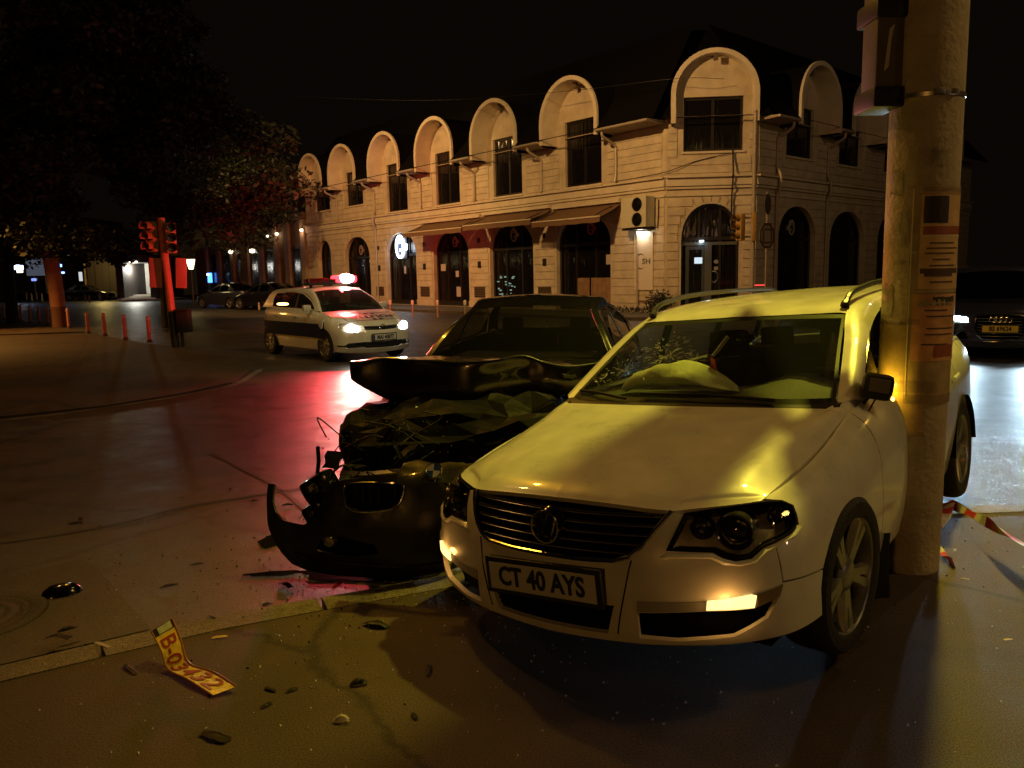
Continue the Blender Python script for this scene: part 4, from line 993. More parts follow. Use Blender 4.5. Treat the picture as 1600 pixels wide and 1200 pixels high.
# ---- dark large car, headlights on -----------------------------------------
def audi():
    sp = dict(L=4.6, W=1.88, zf=.80, zb=1.02, xb=1.12, xt=1.85, zt=1.47, roof=1.60, xe=3.8, ze=1.50, xg=4.35, zg=1.12, zr=1.1, yr=.60, r=.36, axle=(.92, 3.72), xw=3.7, h0=.24, doors=(1.3, 2.45, 3.55))
    lampP = [(.50,.73),(.48,.65),(.66,.63),(.86,.66),(.98,.73),(1.0,.765),(.76,.765)]
    grl = [(0,.37),(.26,.37),(.34,.44),(.38,.60),(.36,.76),(.30,.775),(0,.78)]
    fogp = [(.46,.36),(.72,.36),(.84,.42),(.80,.48),(.52,.48)]
    sp['holes'] = [lampP, grl, fogp]
    root, B, GP, HP = simple_car('dark_car', 'dark blue car with headlights on and yellow number plate, stopped beyond the pole', (8.251, 13.451, -.05, .48), DARKP, sp)
    m = MB(); sheet(m, B, full(grl), [], .08, 0, OUTB, -.05, True); g = m.build('grille', VOID, root, fix=False)
    m = MB(); m.tube(poly_curve(B, full([(0,.37),(.26,.37),(.34,.44),(.38,.60),(.36,.76),(.30,.775),(0,.78)]), .0, True, .05), .012, 6); m.build('grille_surround', CHR, g)
    for i in range(7):
        z_ = .42+i*.05; m = MB(); m.tube(body_curve(B, -.34, .34, z_, z_, -.012, 8), .006, 4); m.build('grille_slat', CHR, g)
    for i in range(4):
        m = MB(); c = Vector(fl(B(0, .70)))+Vector((.02, (i-1.5)*.075, 0)); m.tube([c+Vector((0, math.cos(t)*.05, math.sin(t)*.05)) for t in np.linspace(0, 2*math.pi, 21)], .007, 6, False); m.build('badge_ring', CHR, g)
    m = MB(); sheet(m, B, fogp, [], .08, 0, OUTB, -.05, True); sheet(m, B, mirror_s(fogp), [], .08, 0, OUTB, -.05, True); m.build('fog_recess', VOID, root, fix=False)
    m = MB(); m.tube(body_curve(B, -.80, .80, .335, .335, .006, 14), .008, 5); m.build('chrome_line', CHR, root)
    for o, sg in zip(lampset(root, B, lampP, mat('lamp_housing'), off=-.02), (1, -1)):
        m = MB(); sheet(m, B, [(sg*a, b) for a, b in [(.50,.66),(.86,.68),(.96,.745),(.80,.757),(.52,.73)]], [], .05, .01, OUTB, .004, True); m.build('lit_bulb', emis('xenon_lit', (.62, .85, 1), 120), o, fix=False)
        p = B(sg*.72, .70); head_light('dark_car_headlight_beam', root, p+np.array([-.08, 0, 0]), (1, 0.02, -.085), (.60, .84, 1), 400, 80, .05)
    plate(root, fl(B(0, .545)+np.array([-.02, 0, 0])), .52, .11, 'BS 69624', .105, PLK, 0, False, col=mat('plate_yellow', (.72, .50, .05), .45), sx=.82, bold=.004)
    return root
# ================================================================== THE WRECKED BLACK SALOON
def crumple(p, amp, sc=3.0, seed=0):
    v = Vector((p[0]*sc+seed, p[1]*sc, p[2]*sc)); n = noise.noise_vector(v)+noise.noise_vector(v*2.3)*.45
    return np.array([p[0]+n.x*amp, p[1]+n.y*amp*.7, p[2]+n.z*amp])
def black_saloon():
    def warp(p):
        k = sst(1.35, .1, p[0])
        k = k if p[1] < 0 else k*1.2
        q = crumple(p, .11*k, 2.6, 4)
        return q+np.array([.16*k, .05*k*(-np.sign(p[1])), -.08*k])
    sp = dict(L=4.95, W=1.83, zf=.66, zb=.95, xb=1.85, xt=2.56, zt=1.315, roof=1.425, xe=3.6, ze=1.36, xg=4.25, zg=1.02, zr=1.0, yr=.54, r=.325, axle=(.98, 3.8), xw=3.78, nohood=True, nomirror=True, warp=warp, doors=(1.95, 2.95, 3.72), trim=BLACKP)
    root, B, GP, HP = simple_car('wrecked_saloon', 'black saloon with its bonnet buckled upward and front bumper torn off against the white estate', (-.38, 4.706, -.04, .222), BLACKP, sp, glass=glass_mat('saloon_glass', (.45, .47, .42), .0, (.20, .21, .16), .03))
    inv = root.matrix_world.inverted(); wl = lambda p: inv @ Vector(p)
    # bonnet thrown up and folded
    G_ = []; ysx = [-.86, -.78, -.6, -.4, -.2, 0, .18, .35, .5, .66, .84]
    lipz = [.95, .90, .81, .78, .80, .79, .83, .82, .86, .85, .89]
    for x, z, k in ((1.86, .955, 0), (1.5, 1.00, .5), (1.15, 1.035, .9), (.85, 1.065, 1), (.62, 1.09, 1), (.52, 1.10, 1), (.485, 1.095, .9), (.475, 0, .9), (.47, -1, .9), (.50, -2, .8), (.60, -3, .5)):
        row = []
        for j, y in enumerate(ysx):
            n = noise.noise(Vector((x*2.1, y*2.6, 3.3))); n2 = noise.noise(Vector((x*5+7, y*6.2, 1.3))); rg = .06*(abs(noise.noise(Vector((x*3.1+2, y*3.4, 9))))-.2)
            top = 1.085-.05*max(0, y)-.03*y*y; lz = lipz[j]
            zz = z-.05*max(0, y)*k-.03*y*y if z > 0 else {0: top*.80+lz*.20, -1: top*.35+lz*.65, -2: lz, -3: lz-.02}[z]
            row.append((x+.05*n*k+.03*n2*k+(rg if z <= 0 else 0)-.05*math.cos(y*2)*(x < 1)+.28*max(0, y-.1)*(x < .9), y*(1-.03*k), zz+.035*n*k+.016*n2*k+(rg*.7 if z > 0 else 0)*k))
        G_.append(row)
    m = MB(); sheet(m, Patch(G_), [(0, 0), (1, 0), (1, 1), (0, 1)], [], .022, 0, np.array([-1, 0, 1.1]), 0, True); m.build('buckled_bonnet', BLACKP, root, fix=False)
    m = MB()
    for y in (-.6, -.2, .25, .6): m.tube([fl((.5, y, .98)), fl((.7, y+.1, .93)), fl((1.2, y*.9, .92))], .02, 6)
    m.build('bonnet_brace', BLK, root, kind='stuff')
    # torn bumper cover standing on the ground in front
    C_ = catmull([(-1.42, 4.47), (-1.32, 4.37), (-1.18, 4.26), (-.98, 4.16), (-.66, 4.08), (-.42, 4.10), (-.30, 4.18)], 12)
    d = np.r_[0, np.cumsum(np.hypot(*np.diff(C_, axis=0).T))]; S_ = d[-1]
    def BS(s_, z):
        x = np.interp(s_, d, C_[:, 0]); y = np.interp(s_, d, C_[:, 1]); e = .02
        tx = np.interp(s_+e, d, C_[:, 0])-np.interp(s_-e, d, C_[:, 0]); ty = np.interp(s_+e, d, C_[:, 1])-np.interp(s_-e, d, C_[:, 1]); L_ = math.hypot(tx, ty)+1e-9
        o_ = .05*math.sin(min(1, z/.5)*math.pi)+.012*noise.noise(Vector((s_*6, z*7, 0)))
        nx, ny = ty/L_, -tx/L_
        lean = (.20-z)*.25*(1-s_/S_)
        return np.array([x+nx*(o_+lean*.5), y+ny*(o_+lean*.5), z])
    cov = [(.0,.43),(.07,.44),(.10,.36),(.15,.30),(.22,.272),(.38,.27),(.44,.30),(.50,.44),(.58,.52),(.90,.57),(S_,.60),(S_,.03),(.8,.0),(.4,.0),(.24,.015),(.17,.07),(.08,.22)]
    cov = [(a, b*1.0) for a, b in cov]
    kid = [(.64,.40),(.62,.475),(.66,.51),(.92,.525),(.955,.49),(.93,.42),(.88,.39),(.71,.375)]
    fogh = [(.46,.14),(.50,.215),(.62,.235),(.80,.20),(.82,.15),(.64,.12)]
    low = [(.62,.03),(.64,.085),(1.15,.09),(1.15,.035)]
    m = MB(); sheet(m, BS, cov, [kid, fogh], .04, .012, np.array([-.3, -1, 0.]), 0, False)
    m.v = [tuple(wl(v)) for v in m.v]; R3 = inv.to_3x3(); m.n = {k: tuple(R3 @ Vector(v)) for k, v in m.n.items()}
    bo = m.build('torn_bumper', mat('scuffed_black_plastic', (.010, .010, .010), .38, rvar=.15, vscale=12), root, fix=False)
    m = MB(); m.tube([wl(BS(a, b)+np.array([0, -.012, 0])) for a, b in catmull(kid+[kid[0]], 6)], .0065, 6); m.build('kidney_grille_ring', CHR, bo)
    m = MB(); m.tube([wl(BS(a, b)+np.array([0, -.01, 0])) for a, b in catmull([(.98,.54),(1.02,.565),(1.10,.60)], 6)], .0055, 6); m.build('kidney_grille_ring', CHR, bo)
    for a in np.linspace(.68, .90, 6):
        m = MB(); m.box(wl(BS(a, .445)+np.array([0, .04, 0])), (.004, .006, .10)); m.build('kidney_slat', BLKG, bo)
    m = MB(); m.tube([wl(BS(a, b)+np.array([0, -.004, 0])) for a, b in catmull([(.30,.10),(.6,.085),(.9,.08),(S_,.09)], 5)], .006, 5); m.build('bumper_crease', BLKG, bo)
    m = MB(); m.lathe([(.0, .01), (.03, .008), (.045, -.01)], 16, Matrix.Translation(wl(BS(.53, .18)+np.array([0, .05, 0]))) @ Matrix.Rotation(math.pi/2, 4, 'Y')); m.build('fog_lamp', mat('reflector_chrome'), bo)
    m = MB(); sheet(m, BS, [(.36,.02),(.38,.26),(.46,.28),(.54,.44),(.62,.52),(S_,.57),(S_,.04)], [], .06, 0, np.array([-.3, -1, 0.]), -.07, False)
    m.v = [tuple(wl(v)) for v in m.v]; m.n = {}; m.build('bumper_cavity', VOID, bo)
    # engine bay wreckage between bumper and bonnet
    rr = random.Random(5)
    bm = bmesh.new(); bmesh.ops.create_icosphere(bm, subdivisions=4, radius=1)
    vs = []
    for v in bm.verts:
        c = v.co; p = Vector((math.copysign(abs(c.x)**.75, c.x)*.66, math.copysign(abs(c.y)**.8, c.y)*.92, math.copysign(abs(c.z)**.7, c.z)*.36))
        n = noise.noise_vector(p*4.1)+noise.noise_vector(p*11)*.8+noise.noise_vector(p*27)*.6; vs.append(p*1.0+n*.07+Vector((-.62, 0, .49)))
    m = MB(); m.add(vs, [tuple(v.index for v in f.verts) for f in bm.faces]); bm.free(); m.build('engine_block', mat('oily_black_metal', (.003, .003, .003), .62, rvar=.2, vscale=9, spec=.12), root, 0)
    sil = mat('bent_aluminium', (.07, .068, .065), .35, metal=.8, var=.5, vscale=9)
    m = MB()
    for i in range(46):
        p = Vector((rr.uniform(-1.0, -.35), rr.uniform(4.25, 4.75), rr.uniform(.12, .80)))
        q_ = p+Vector((rr.uniform(-.2, .2), rr.uniform(-.1, .1), rr.uniform(-.12, .12))); r_ = q_+Vector((rr.uniform(-.12, .12), rr.uniform(-.1, .1), rr.uniform(-.15, .05)))
        m.tube([wl(c) for c in catmull([p, q_, r_], 4)], rr.uniform(.002, .007), 5)
    m.build('torn_hose', mat('hose_black', (.006, .006, .006), .55), root, kind='stuff')
    for i in range(22):
        p = Vector((rr.uniform(-.98, -.40), rr.uniform(4.22, 4.6), rr.uniform(.25, .72))); m = MB()
        Mx = Matrix.Translation(wl(p)) @ Matrix.Rotation(rr.uniform(0, 3), 4, 'X') @ Matrix.Rotation(rr.uniform(0, 3), 4, 'Z')
        g = [(x, y, .02*noise.noise(Vector((x*20+i, y*20, 0)))+.03*math.sin(x*14)) for x in np.linspace(-.07, .07, 5) for y in np.linspace(-.05, .05, 4)]
        sc_ = rr.uniform(.5, 1.4); m.add([Mx @ (Vector(v)*sc_) for v in g], [(a*4+b, a*4+b+1, a*4+5+b, a*4+4+b) for a in range(4) for b in range(3)])
        m.build('bent_panel', rr.choice([BLACKP, BLK, sil, BLACKP]), root, 50)
    m = MB()
    for i in range(170):
        p = Vector((rr.uniform(-1.05, -.3), rr.uniform(4.12, 4.7), rr.uniform(.05, .9))); s_ = rr.uniform(.002, .008); Mx = Matrix.Translation(wl(p)) @ Matrix.Rotation(rr.uniform(0, 3), 4, 'X') @ Matrix.Rotation(rr.uniform(0, 3), 4, 'Z')
        m.add([Mx @ Vector(v) for v in ((-s_, -s_, 0), (s_, -s_*.5, 0), (0, s_*1.6, 0), (0, 0, s_))], [(0, 2, 1), (0, 1, 3), (1, 2, 3), (2, 0, 3)])
    m.build('glinting_shard', mat('shard_chrome', (.5, .5, .48), .12, metal=.9), root, 0, 'stuff')
    # bumper beam and radiator
    m = MB(); m.tube([wl(c) for c in catmull([(-1.0, 4.62, .42), (-.8, 4.42, .46), (-.5, 4.36, .50), (-.28, 4.42, .5)], 5)], .045, 8); m.build('bumper_beam', sil, root)
    m = MB(); Mx = Matrix.Translation(wl((-.62, 4.55, .50))) @ Matrix.Rotation(.25, 4, 'Z') @ Matrix.Rotation(.2, 4, 'Y'); m.cbox((0, 0, 0), (.05, .5, .30), .01, Mx); m.v = [tuple(Vector(v)+noise.noise_vector(Vector(v)*5)*.05) for v in m.v]; m.build('radiator', mat('radiator_grey', (.006, .006, .006), .8, spec=.1, bump=.5, bscale=200), root)
    # broken headlamp unit hanging at the corner
    m = MB(); Mx = Matrix.Translation(wl((-1.12, 4.55, .36))) @ Matrix.Rotation(.5, 4, 'X')
    m.cbox((0, 0, .03), (.14, .20, .15), .04, Mx); m.cbox((.03, -.08, -.09), (.12, .14, .12), .03, Mx); m.tube([Mx @ Vector((0, .02, .10)), Mx @ Vector((.02, .08, .16)), Mx @ Vector((-.02, .1, .24))], .012, 6)
    lo = m.build('broken_headlamp', BLKG, root)
    m = MB(); m.lathe([(0, .0), (.03, .005), (.042, .02)], 16, Mx @ Matrix.Translation((.075, .0, .04)) @ Matrix.Rotation(math.pi/2, 4, 'Y')); m.build('lamp_bowl', mat('reflector_chrome'), lo)
    m = MB(); m.lathe([(0, .0), (.02, .005), (.03, .015)], 14, Mx @ Matrix.Translation((.095, -.08, -.08)) @ Matrix.Rotation(math.pi/2, 4, 'Y')); m.build('lamp_bowl', mat('reflector_chrome'), lo)
    # roundel on the bent nose
    c = wl(gpt(680, 738, .62)+np.array([0, -.0, 0])); u = Vector((0, 1, 0)); v = Vector((-.5, 0, .85)); n = Vector((.85, 0, .5))
    nose = [(-.42, -.16, -.03), (-.1, -.22, .0), (.25, -.15, -.02)]
    m = MB(); G2 = []
    for i in range(5):
        G2.append([tuple(np.array(c)+np.array([-.18*i/4*.9+.05+.04*noise.noise(Vector((i, j, 1))), -.20+.42*j/5+.03*noise.noise(Vector((i*.9, j, 4))), .07*i/4-.05+.07*noise.noise(Vector((i*1.3, j*1.2, 7)))])) for j in range(6)])
    vs = [p for r_ in G2 for p in r_]; m.add(vs, [(i*6+j, i*6+j+1, i*6+7+j, i*6+6+j) for i in range(4) for j in range(5)]); m.build('bent_nose_panel', BLACKP, root, 60)
    c = Vector(c)+n*.03
    dk = MB(); dk.tube([c+(u*math.cos(t)+v*math.sin(t))*.041 for t in np.linspace(0, 2*math.pi, 25)], .004, 6, False); ro = dk.build('badge_ring', CHR, root)
    for k in range(4):
        m = MB(); P_ = [c+n*.002]+[c+n*.002+(u*math.cos(t)+v*math.sin(t))*.036 for t in np.linspace(k*math.pi/2, (k+1)*math.pi/2, 7)]
        m.add(P_, [tuple(range(8))]); m.build('badge_quarter', mat('badge_white', (.7,.7,.7), .4) if k % 2 else mat('badge_blue', (.02,.08,.35), .4), ro)
    return root
# ================================================================== THE CORNER BUILDING
PLAS = mat('cream_render', (.60, .50, .35), .8, var=.32, vscale=1.3, bump=.12, bscale=14)
PLAS2 = mat('cream_course', (.62, .52, .37), .78, var=.28, vscale=2.1, bump=.15, bscale=22)
TRIM = mat('cream_trim', (.66, .57, .42), .7, var=.2, vscale=1.7)
ROOFM = mat('dark_roof_sheet', (.0035, .003, .003), .8, spec=.1)
FRM = mat('dark_window_frame', (.013, .008, .006), .5)
PANE = mat('dark_pane', (.007, .006, .006), .09, spec=.8)
def _ripple():
    nt = PANE.node_tree; tc = nt.nodes.new('ShaderNodeTexCoord'); mp = nt.nodes.new('ShaderNodeMapping'); mp.inputs['Scale'].default_value = (5, 5, .25); n = nt.nodes.new('ShaderNodeTexNoise'); n.inputs['Scale'].default_value = 2.2; n.inputs['Detail'].default_value = 3
    bp = nt.nodes.new('ShaderNodeBump'); bp.inputs['Strength'].default_value = .35; bp.inputs['Distance'].default_value = .08
    nt.links.new(tc.outputs['Object'], mp.inputs[0]); nt.links.new(mp.outputs[0], n.inputs['Vector']); nt.links.new(n.outputs['Fac'], bp.inputs['Height']); nt.links.new(bp.outputs['Normal'], nt.nodes['Principled BSDF'].inputs['Normal'])
_ripple()
PIPE = mat('zinc_pipe', (.42, .36, .28), .5, metal=.2)
AWN = mat('brown_awning', (.17, .095, .05), .8, bump=.15, bscale=40)
class Face:
    """vertical wall plane: t along, z up, off outward"""
    def __init__(s, c, d, n): s.c, s.d, s.n = np.array(c, float), np.array(d, float), np.array(n, float)
    def __call__(s, t, z, off=0.0): p = s.c+s.d*t+s.n*off; return Vector((p[0], p[1], z))
    def box(s, m, t0, t1, z0, z1, o0, o1):
        P = [s(t, z, o) for t in (t0, t1) for z in (z0, z1) for o in (o0, o1)]
        m.add(P, [(0, 1, 3, 2), (4, 6, 7, 5), (0, 4, 5, 1), (2, 3, 7, 6), (0, 2, 6, 4), (1, 5, 7, 3)], True)
def arch_poly(c, hw, z0, zs, zt, n=18):
    return [(c+hw, z0)]+[(c+hw*math.copysign(abs(math.cos(a))**.92, math.cos(a)), zs+(zt-zs)*math.sin(a)**.92 if math.sin(a) > 0 else zs) for a in np.linspace(0, math.pi, n)]+[(c-hw, z0)]
def rect(c, hw, z0, z1): return [(c+hw, z0), (c+hw, z1), (c-hw, z1), (c-hw, z0)]
bld = thing('corner_building', 'two storey cream corner building with arched shopfronts and round arched dormers', 'building', (5.6, 29.0, 0))
binv = Matrix.Translation((-5.6, -29.0, 0))
def bb(m, name, mt, parent=None, smooth=30, kind=None):
    m.v = [tuple(binv @ Vector(v)) for v in m.v]; return m.build(name, mt, parent or bld, smooth, kind)
ground_band = (.38, 4.12); up_band = (4.95, 6.60)
def facade(F, T0, T1, arches, wins, ringo, ringhw, ringtop, roofside=True, courses=True):
    holes = [arch_poly(*a) for a in arches]+[rect(*w_) for w_ in wins]
    m = MB(); sheet(m, lambda a, b: np.array(F(a, b)), [(T0, 0), (T1, 0), (T1, 6.7), (T0, 6.7)], [], 50, 0, np.append(F.n, 0), 0)
    m = MB(); hs = []
    # trimmed wall with openings
    outer = [(T0, -.2), (T1, -.2), (T1, 6.9), (T0, 6.9)]
    ext = [w_ for w_ in wins]
    hh = [p for p in holes[:len(arches)]]+[[(w_[0]+w_[1], w_[2]), (w_[0]+w_[1], 6.88), (w_[0]-w_[1], 6.88), (w_[0]-w_[1], w_[2])] for w_ in wins]
    hh = [[(a, max(b, .06)) for a, b in q] for q in hh]
    sheet(m, lambda a, b: np.array(F(a, b)), outer, hh, .6, .28, np.append(F.n, 0), 0); m.n = {}
    bb(m, 'wall', PLAS, None, 20)
    # arched heads inside the dormers
    for (c, hw, z0, z1), zt_ in zip(wins, ringtop):
        m = MB(); rh = ringhw-.17; zs = zt_-.18-rh*.98
        q = [(c+rh, 6.9)]+[(c+rh*math.cos(a), zs+rh*.98*math.sin(a)) for a in np.linspace(0, math.pi, 21)]+[(c-rh, 6.9)]+[(c-hw, 6.9), (c-hw, z1), (c+hw, z1), (c+hw, 6.9)]
        sheet(m, lambda a, b: np.array(F(a, b)), q, [], .5, .28, np.append(F.n, 0), 0); m.n = {}; bb(m, 'gable_wall', PLAS, None, 20)
        # ring / vault
        m = MB(); vs = []
        arc = [(1, 6.62)]+[(math.cos(a), None if 0 else a) for a in np.linspace(0, math.pi, 25)]+[(-1, 6.62)]
        A = np.linspace(0, math.pi, 25); pth = [(1, 6.62)]+[(math.cos(a), zs+rh*.98*math.sin(a)) for a in A]+[(-1, 6.62)]
        for k, (u, z) in enumerate(pth):
            if k == 0 or k == len(pth)-1: zi = zo = 6.62; ui = c+u*rh; uo = c+u*ringhw
            else: a = A[k-1]; ui, zi = c+math.cos(a)*rh, zs+rh*.98*math.sin(a); uo, zo = c+math.cos(a)*ringhw, zs+(rh*.98+.18)*math.sin(a)
            vs += [F(ui, zi, .0), F(ui, zi, ringo-.06), F(ui*.96+uo*.04, zi+.02*(zo > 6.7), ringo), F(uo, zo, ringo), F(uo, zo, ringo-.10), F(uo-.05*np.sign(uo-c), zo-.05, ringo-.12), F(uo-.05*np.sign(uo-c), zo-.05, -2.2)]
        m.add(vs, [(i*7+j, i*7+j+1, i*7+8+j, i*7+7+j) for i in range(len(pth)-1) for j in range(4)])
        dm = bb(m, 'dormer_arch', TRIM, None, 35)
        m2 = MB(); m2.add(vs, [(i*7+j, i*7+j+1, i*7+8+j, i*7+7+j) for i in range(len(pth)-1) for j in (4, 5)]); bb(m2, 'dormer_roof', ROOFM, dm, 35)
        m = MB(); F.box(m, c-.07, c+.07, zt_-.42, zt_-.20, .3, .42); bb(m, 'ceiling_lamp', mat('brown_fitting', (.12, .08, .05), .6), dm)
    # upper windows
    for (c, hw, z0, z1) in wins:
        m = MB(); F.box(m, c-hw, c+hw, z0, z0+.09, -.2, -.12); F.box(m, c-hw, c+hw, z1-.09, z1, -.2, -.12); F.box(m, c-hw, c-hw+.09, z0+.09, z1-.09, -.2, -.12); F.box(m, c+hw-.09, c+hw, z0+.09, z1-.09, -.2, -.12); F.box(m, c-.05, c+.05, z0+.09, z1-.09, -.19, -.13)
        fo = bb(m, 'window', FRM)
        for sgn in (-1, 1):
            m = MB(); F.box(m, c+(.05 if sgn > 0 else -hw+.09), c+(hw-.09 if sgn > 0 else -.05), z0+.09, z1-.09, -.17, -.155); bb(m, 'pane', PANE, fo)
        m = MB(); F.box(m, c-hw-.06, c+hw+.06, z0-.08, z0-.005, -.1, .06); bb(m, 'window_sill', TRIM, fo)
    # shopfront arches
    for (c, hw, z0, zs, zt_) in arches:
        m = MB(); q = arch_poly(c, hw-.01, .07, zs, zt_-.01); m.prism(q, lambda a, b, o: F(a, b, o), -.30, -.27); fo = bb(m, 'shopfront', PANE)
        m = MB(); F.box(m, c-hw, c+hw, 2.62, 2.74, -.26, -.2)
        for u in (-.36, .36): F.box(m, c+hw*u-.04, c+hw*u+.04, .1, zt_-.12, -.262, -.205)
        F.box(m, c-hw, c+hw, .07, .30, -.26, -.19)
        bb(m, 'shopfront_frame', FRM, fo)
        m = MB(); P_ = [Vector(F(a, b, -.22)) for a, b in arch_poly(c, hw-.05, .07, zs, zt_-.05)]; m.tube(P_, .05, 6); bb(m, 'arch_frame', FRM, fo)
    # stone courses standing proud, cut round the openings
    if courses:
        def gaps(z0, z1, rise):
            cuts = []
            for (c, hw, zz, zs, zt_) in arches:
                if z0 < zt_+.16:
                    zq = max(z0, zs); k = (zq-zs)/(zt_+.16-zs); w_ = (hw+.14)*math.sqrt(max(0, 1-k*k)) if z1 > zs else hw+.10
                    cuts.append((c-w_, c+w_))
            for (c, hw, a, b) in wins:
                if z1 > a-.10: cuts.append((c-hw-.22, c+hw+.22))
            return sorted(cuts)
        for z0, z1, n in ((ground_band[0], ground_band[1], 12), (up_band[0], up_band[1], 6)):
            dz = (z1-z0)/n
            for i in range(n):
                a, b = z0+i*dz+.012, z0+(i+1)*dz-.012; t = T0+.05; segs = []
                for (p, q) in gaps(a, b, 0)+[(T1-.05, T1)]:
                    if p-t > .12: segs.append((t, p))
                    t = max(t, q)
                for (p, q) in segs:
                    if z0 > 4 and q-p > .8:   # smooth pilaster strips by the windows
                        p, q = p+.12, q-.12
                    m = MB(); F.box(m, p, q, a, b, -.01, .028+.004*R.random()); bb(m, 'stone_course', PLAS2)
    # plinth, cornice, upper band
    cuts = sorted((c-hw-.02, c+hw+.02) for (c, hw, *_r2) in arches); t = T0
    for p, q in cuts+[(T1, T1)]:
        if p > t+.05: m = MB(); F.box(m, t, p, -.1, .34, 0, .06); bb(m, 'plinth', PLAS)
        t = q
    for z0, z1, o in ((4.17, 4.25, .05), (4.42, 4.52, .07), (4.52, 4.60, .12), (4.60, 4.80, .10), (4.80, 4.86, .20)):
        m = MB(); F.box(m, T0-(.0), T1+.0, z0, z1-.003, 0, o); bb(m, 'cornice', TRIM)
ARC = [(4.27, 1.55, .06, 2.68, 3.82), (8.83, 1.53, .06, 2.68, 3.82), (13.53, 1.50, .06, 2.55, 3.72), (18.16, 1.50, .06, 2.62, 3.86), (23.0, 1.46, .06, 2.6, 3.86), (27.2, .84, .06, 2.9, 3.83)]
WIN = [(4.2, 1.02, 4.97, 7.5), (8.95, 1.0, 4.99, 7.48), (13.58, 1.0, 4.99, 7.46), (18.3, 1.02, 4.99, 7.46), (23.0, 1.0, 5.65, 7.54), (27.15, 1.0, 5.65, 7.4)]
FL = Face(C1, DL, NL); DC = (C2-C1)/np.linalg.norm(C2-C1); NC = np.array([DC[1], -DC[0]]); FC = Face(C1, DC, NC); FR = Face(C2, DR, NR); LC = float(np.linalg.norm(C2-C1))
facade(FL, 0, 29.6, ARC, WIN, .85, 1.62, [9.0]*6)
facade(FC, 0, LC, [(1.58, 1.03, .06, 2.6, 3.9)], [(1.63, 1.03, 5.70, 7.54)], .35, 1.50, [9.08])
facade(FR, 0, 22, [(3.12, 1.43, .06, 2.65, 3.88), (7.4, 1.6, .06, 2.55, 3.84), (11.9, 1.5, .06, 2.6, 3.85), (16.4, 1.5, .06, 2.6, 3.85)], [(3.14, 1.02, 5.68, 7.5), (7.38, 1.0, 5.68, 7.1), (11.8, 1.0, 5.68, 7.4), (16.4, 1.0, 5.68, 7.4)], .85, 1.6, [8.98]*4)
# eaves between the dormers, with gutters and downpipes
def eave(F, t0, t1, o=.92, pipe=None):
    m = MB(); P = [F(t0, 6.66, -.1), F(t1, 6.66, -.1), F(t1, 6.70, o), F(t0, 6.70, o), F(t0, 6.78, o), F(t1, 6.78, o), F(t1, 6.80, -.1), F(t0, 6.80, -.1)]
    m.add(P, [(0, 1, 2, 3), (3, 2, 5, 4), (4, 5, 6, 7), (0, 3, 4, 7), (1, 6, 5, 2)], True); e = bb(m, 'eave', mat('eave_boards', (.40, .33, .24), .7, var=.3))
    m = MB(); m.tube([F(t0, 6.74, o+.04), F(t1, 6.74, o+.04)], .05, 8); bb(m, 'gutter', PIPE, e)
    if pipe is not None:
        m = MB(); m.tube(catmull([F(pipe, 6.7, o-.1), F(pipe, 6.52, o-.15), F(pipe, 6.38, .45), F(pipe, 6.22, .12), F(pipe, 6.0, .09), F(pipe, 5.2, .09), F(pipe, 4.9, .22), F(pipe, 4.4, .22), F(pipe, 4.1, .10), F(pipe, 2.5, .10), F(pipe, .3, .10), F(pipe-.1, .15, .3)], 4).tolist() if pipe in (.85, 20.6) or F is FR else catmull([F(pipe, 6.7, o-.1), F(pipe, 6.52, o-.15), F(pipe, 6.38, .45), F(pipe, 6.22, .12), F(pipe, 6.0, .09), F(pipe, 5.2, .09), F(pipe, 4.9, .14)], 4).tolist(), .055, 8); bb(m, 'downpipe', PIPE)
eave(FL, .02, 2.56, pipe=2.35); eave(FL, 5.84, 7.33, pipe=6.6); eave(FL, 10.57, 11.96, pipe=11.3); eave(FL, 15.2, 16.68, pipe=15.9); eave(FL, 19.92, 21.38, pipe=20.6); eave(FL, 24.62, 25.53, pipe=25.1); eave(FL, 28.77, 29.6)
eave(FR, .02, 1.5, .8, pipe=1.35); eave(FR, 4.76, 5.76, .85, pipe=5.3); eave(FR, 9.0, 10.2, .85); eave(FR, 13.4, 14.8, .85)
m = MB(); m.tube([FL(1.25, 4.1, .1), FL(1.25, .3, .1), FL(1.35, .15, .3)], .05, 8); bb(m, 'downpipe', PIPE)
# mansard roof behind, unlit
def roof_side(F, T0, T1, cs, hw, top, o0=.9, t0top=0, t1top=0):
    def S(t, z):
        k = (z-6.8)/3.8; return np.array(F(t, z, o0-3.4*k))
    holes = []
    for c in cs:
        zs = top-.18-(hw-.17)*.98; r_ = hw-.03
        holes.append([(c+r_, 6.84)]+[(c+r_*math.cos(a), zs+((hw-.17)*.98+.15)*math.sin(a)) for a in np.linspace(0, math.pi, 17)]+[(c-r_, 6.84)])
    m = MB(); sheet(m, S, [(T0, 6.8), (T1, 6.8), (T1+t1top, 10.6), (T0+t0top, 10.6)], holes, 1.2, 0, np.append(F.n, .5), 0); m.n = {}; bb(m, 'roof', ROOFM, None, 0)
roof_side(FL, -.2, 29.6, [w_[0] for w_ in WIN], 1.62, 9.0, .9, 1.0, 0)
roof_side(FR, -.2, 22, [3.14, 7.38, 11.8, 16.4], 1.6, 8.98, .85, 1.0, 0)
roof_side(FC, -.5, LC+.5, [1.63], 1.5, 9.08, .35, 1.2, -1.2)
m = MB(); m.add([FL(29.6, 0, 0), FL(29.6, 0, -12), FL(29.6, 10.6, -12), FL(29.6, 10.6, -2.6), FL(29.6, 6.8, 0)], [(0, 1, 2, 3, 4)]); bb(m, 'end_wall', PLAS, None, 0)
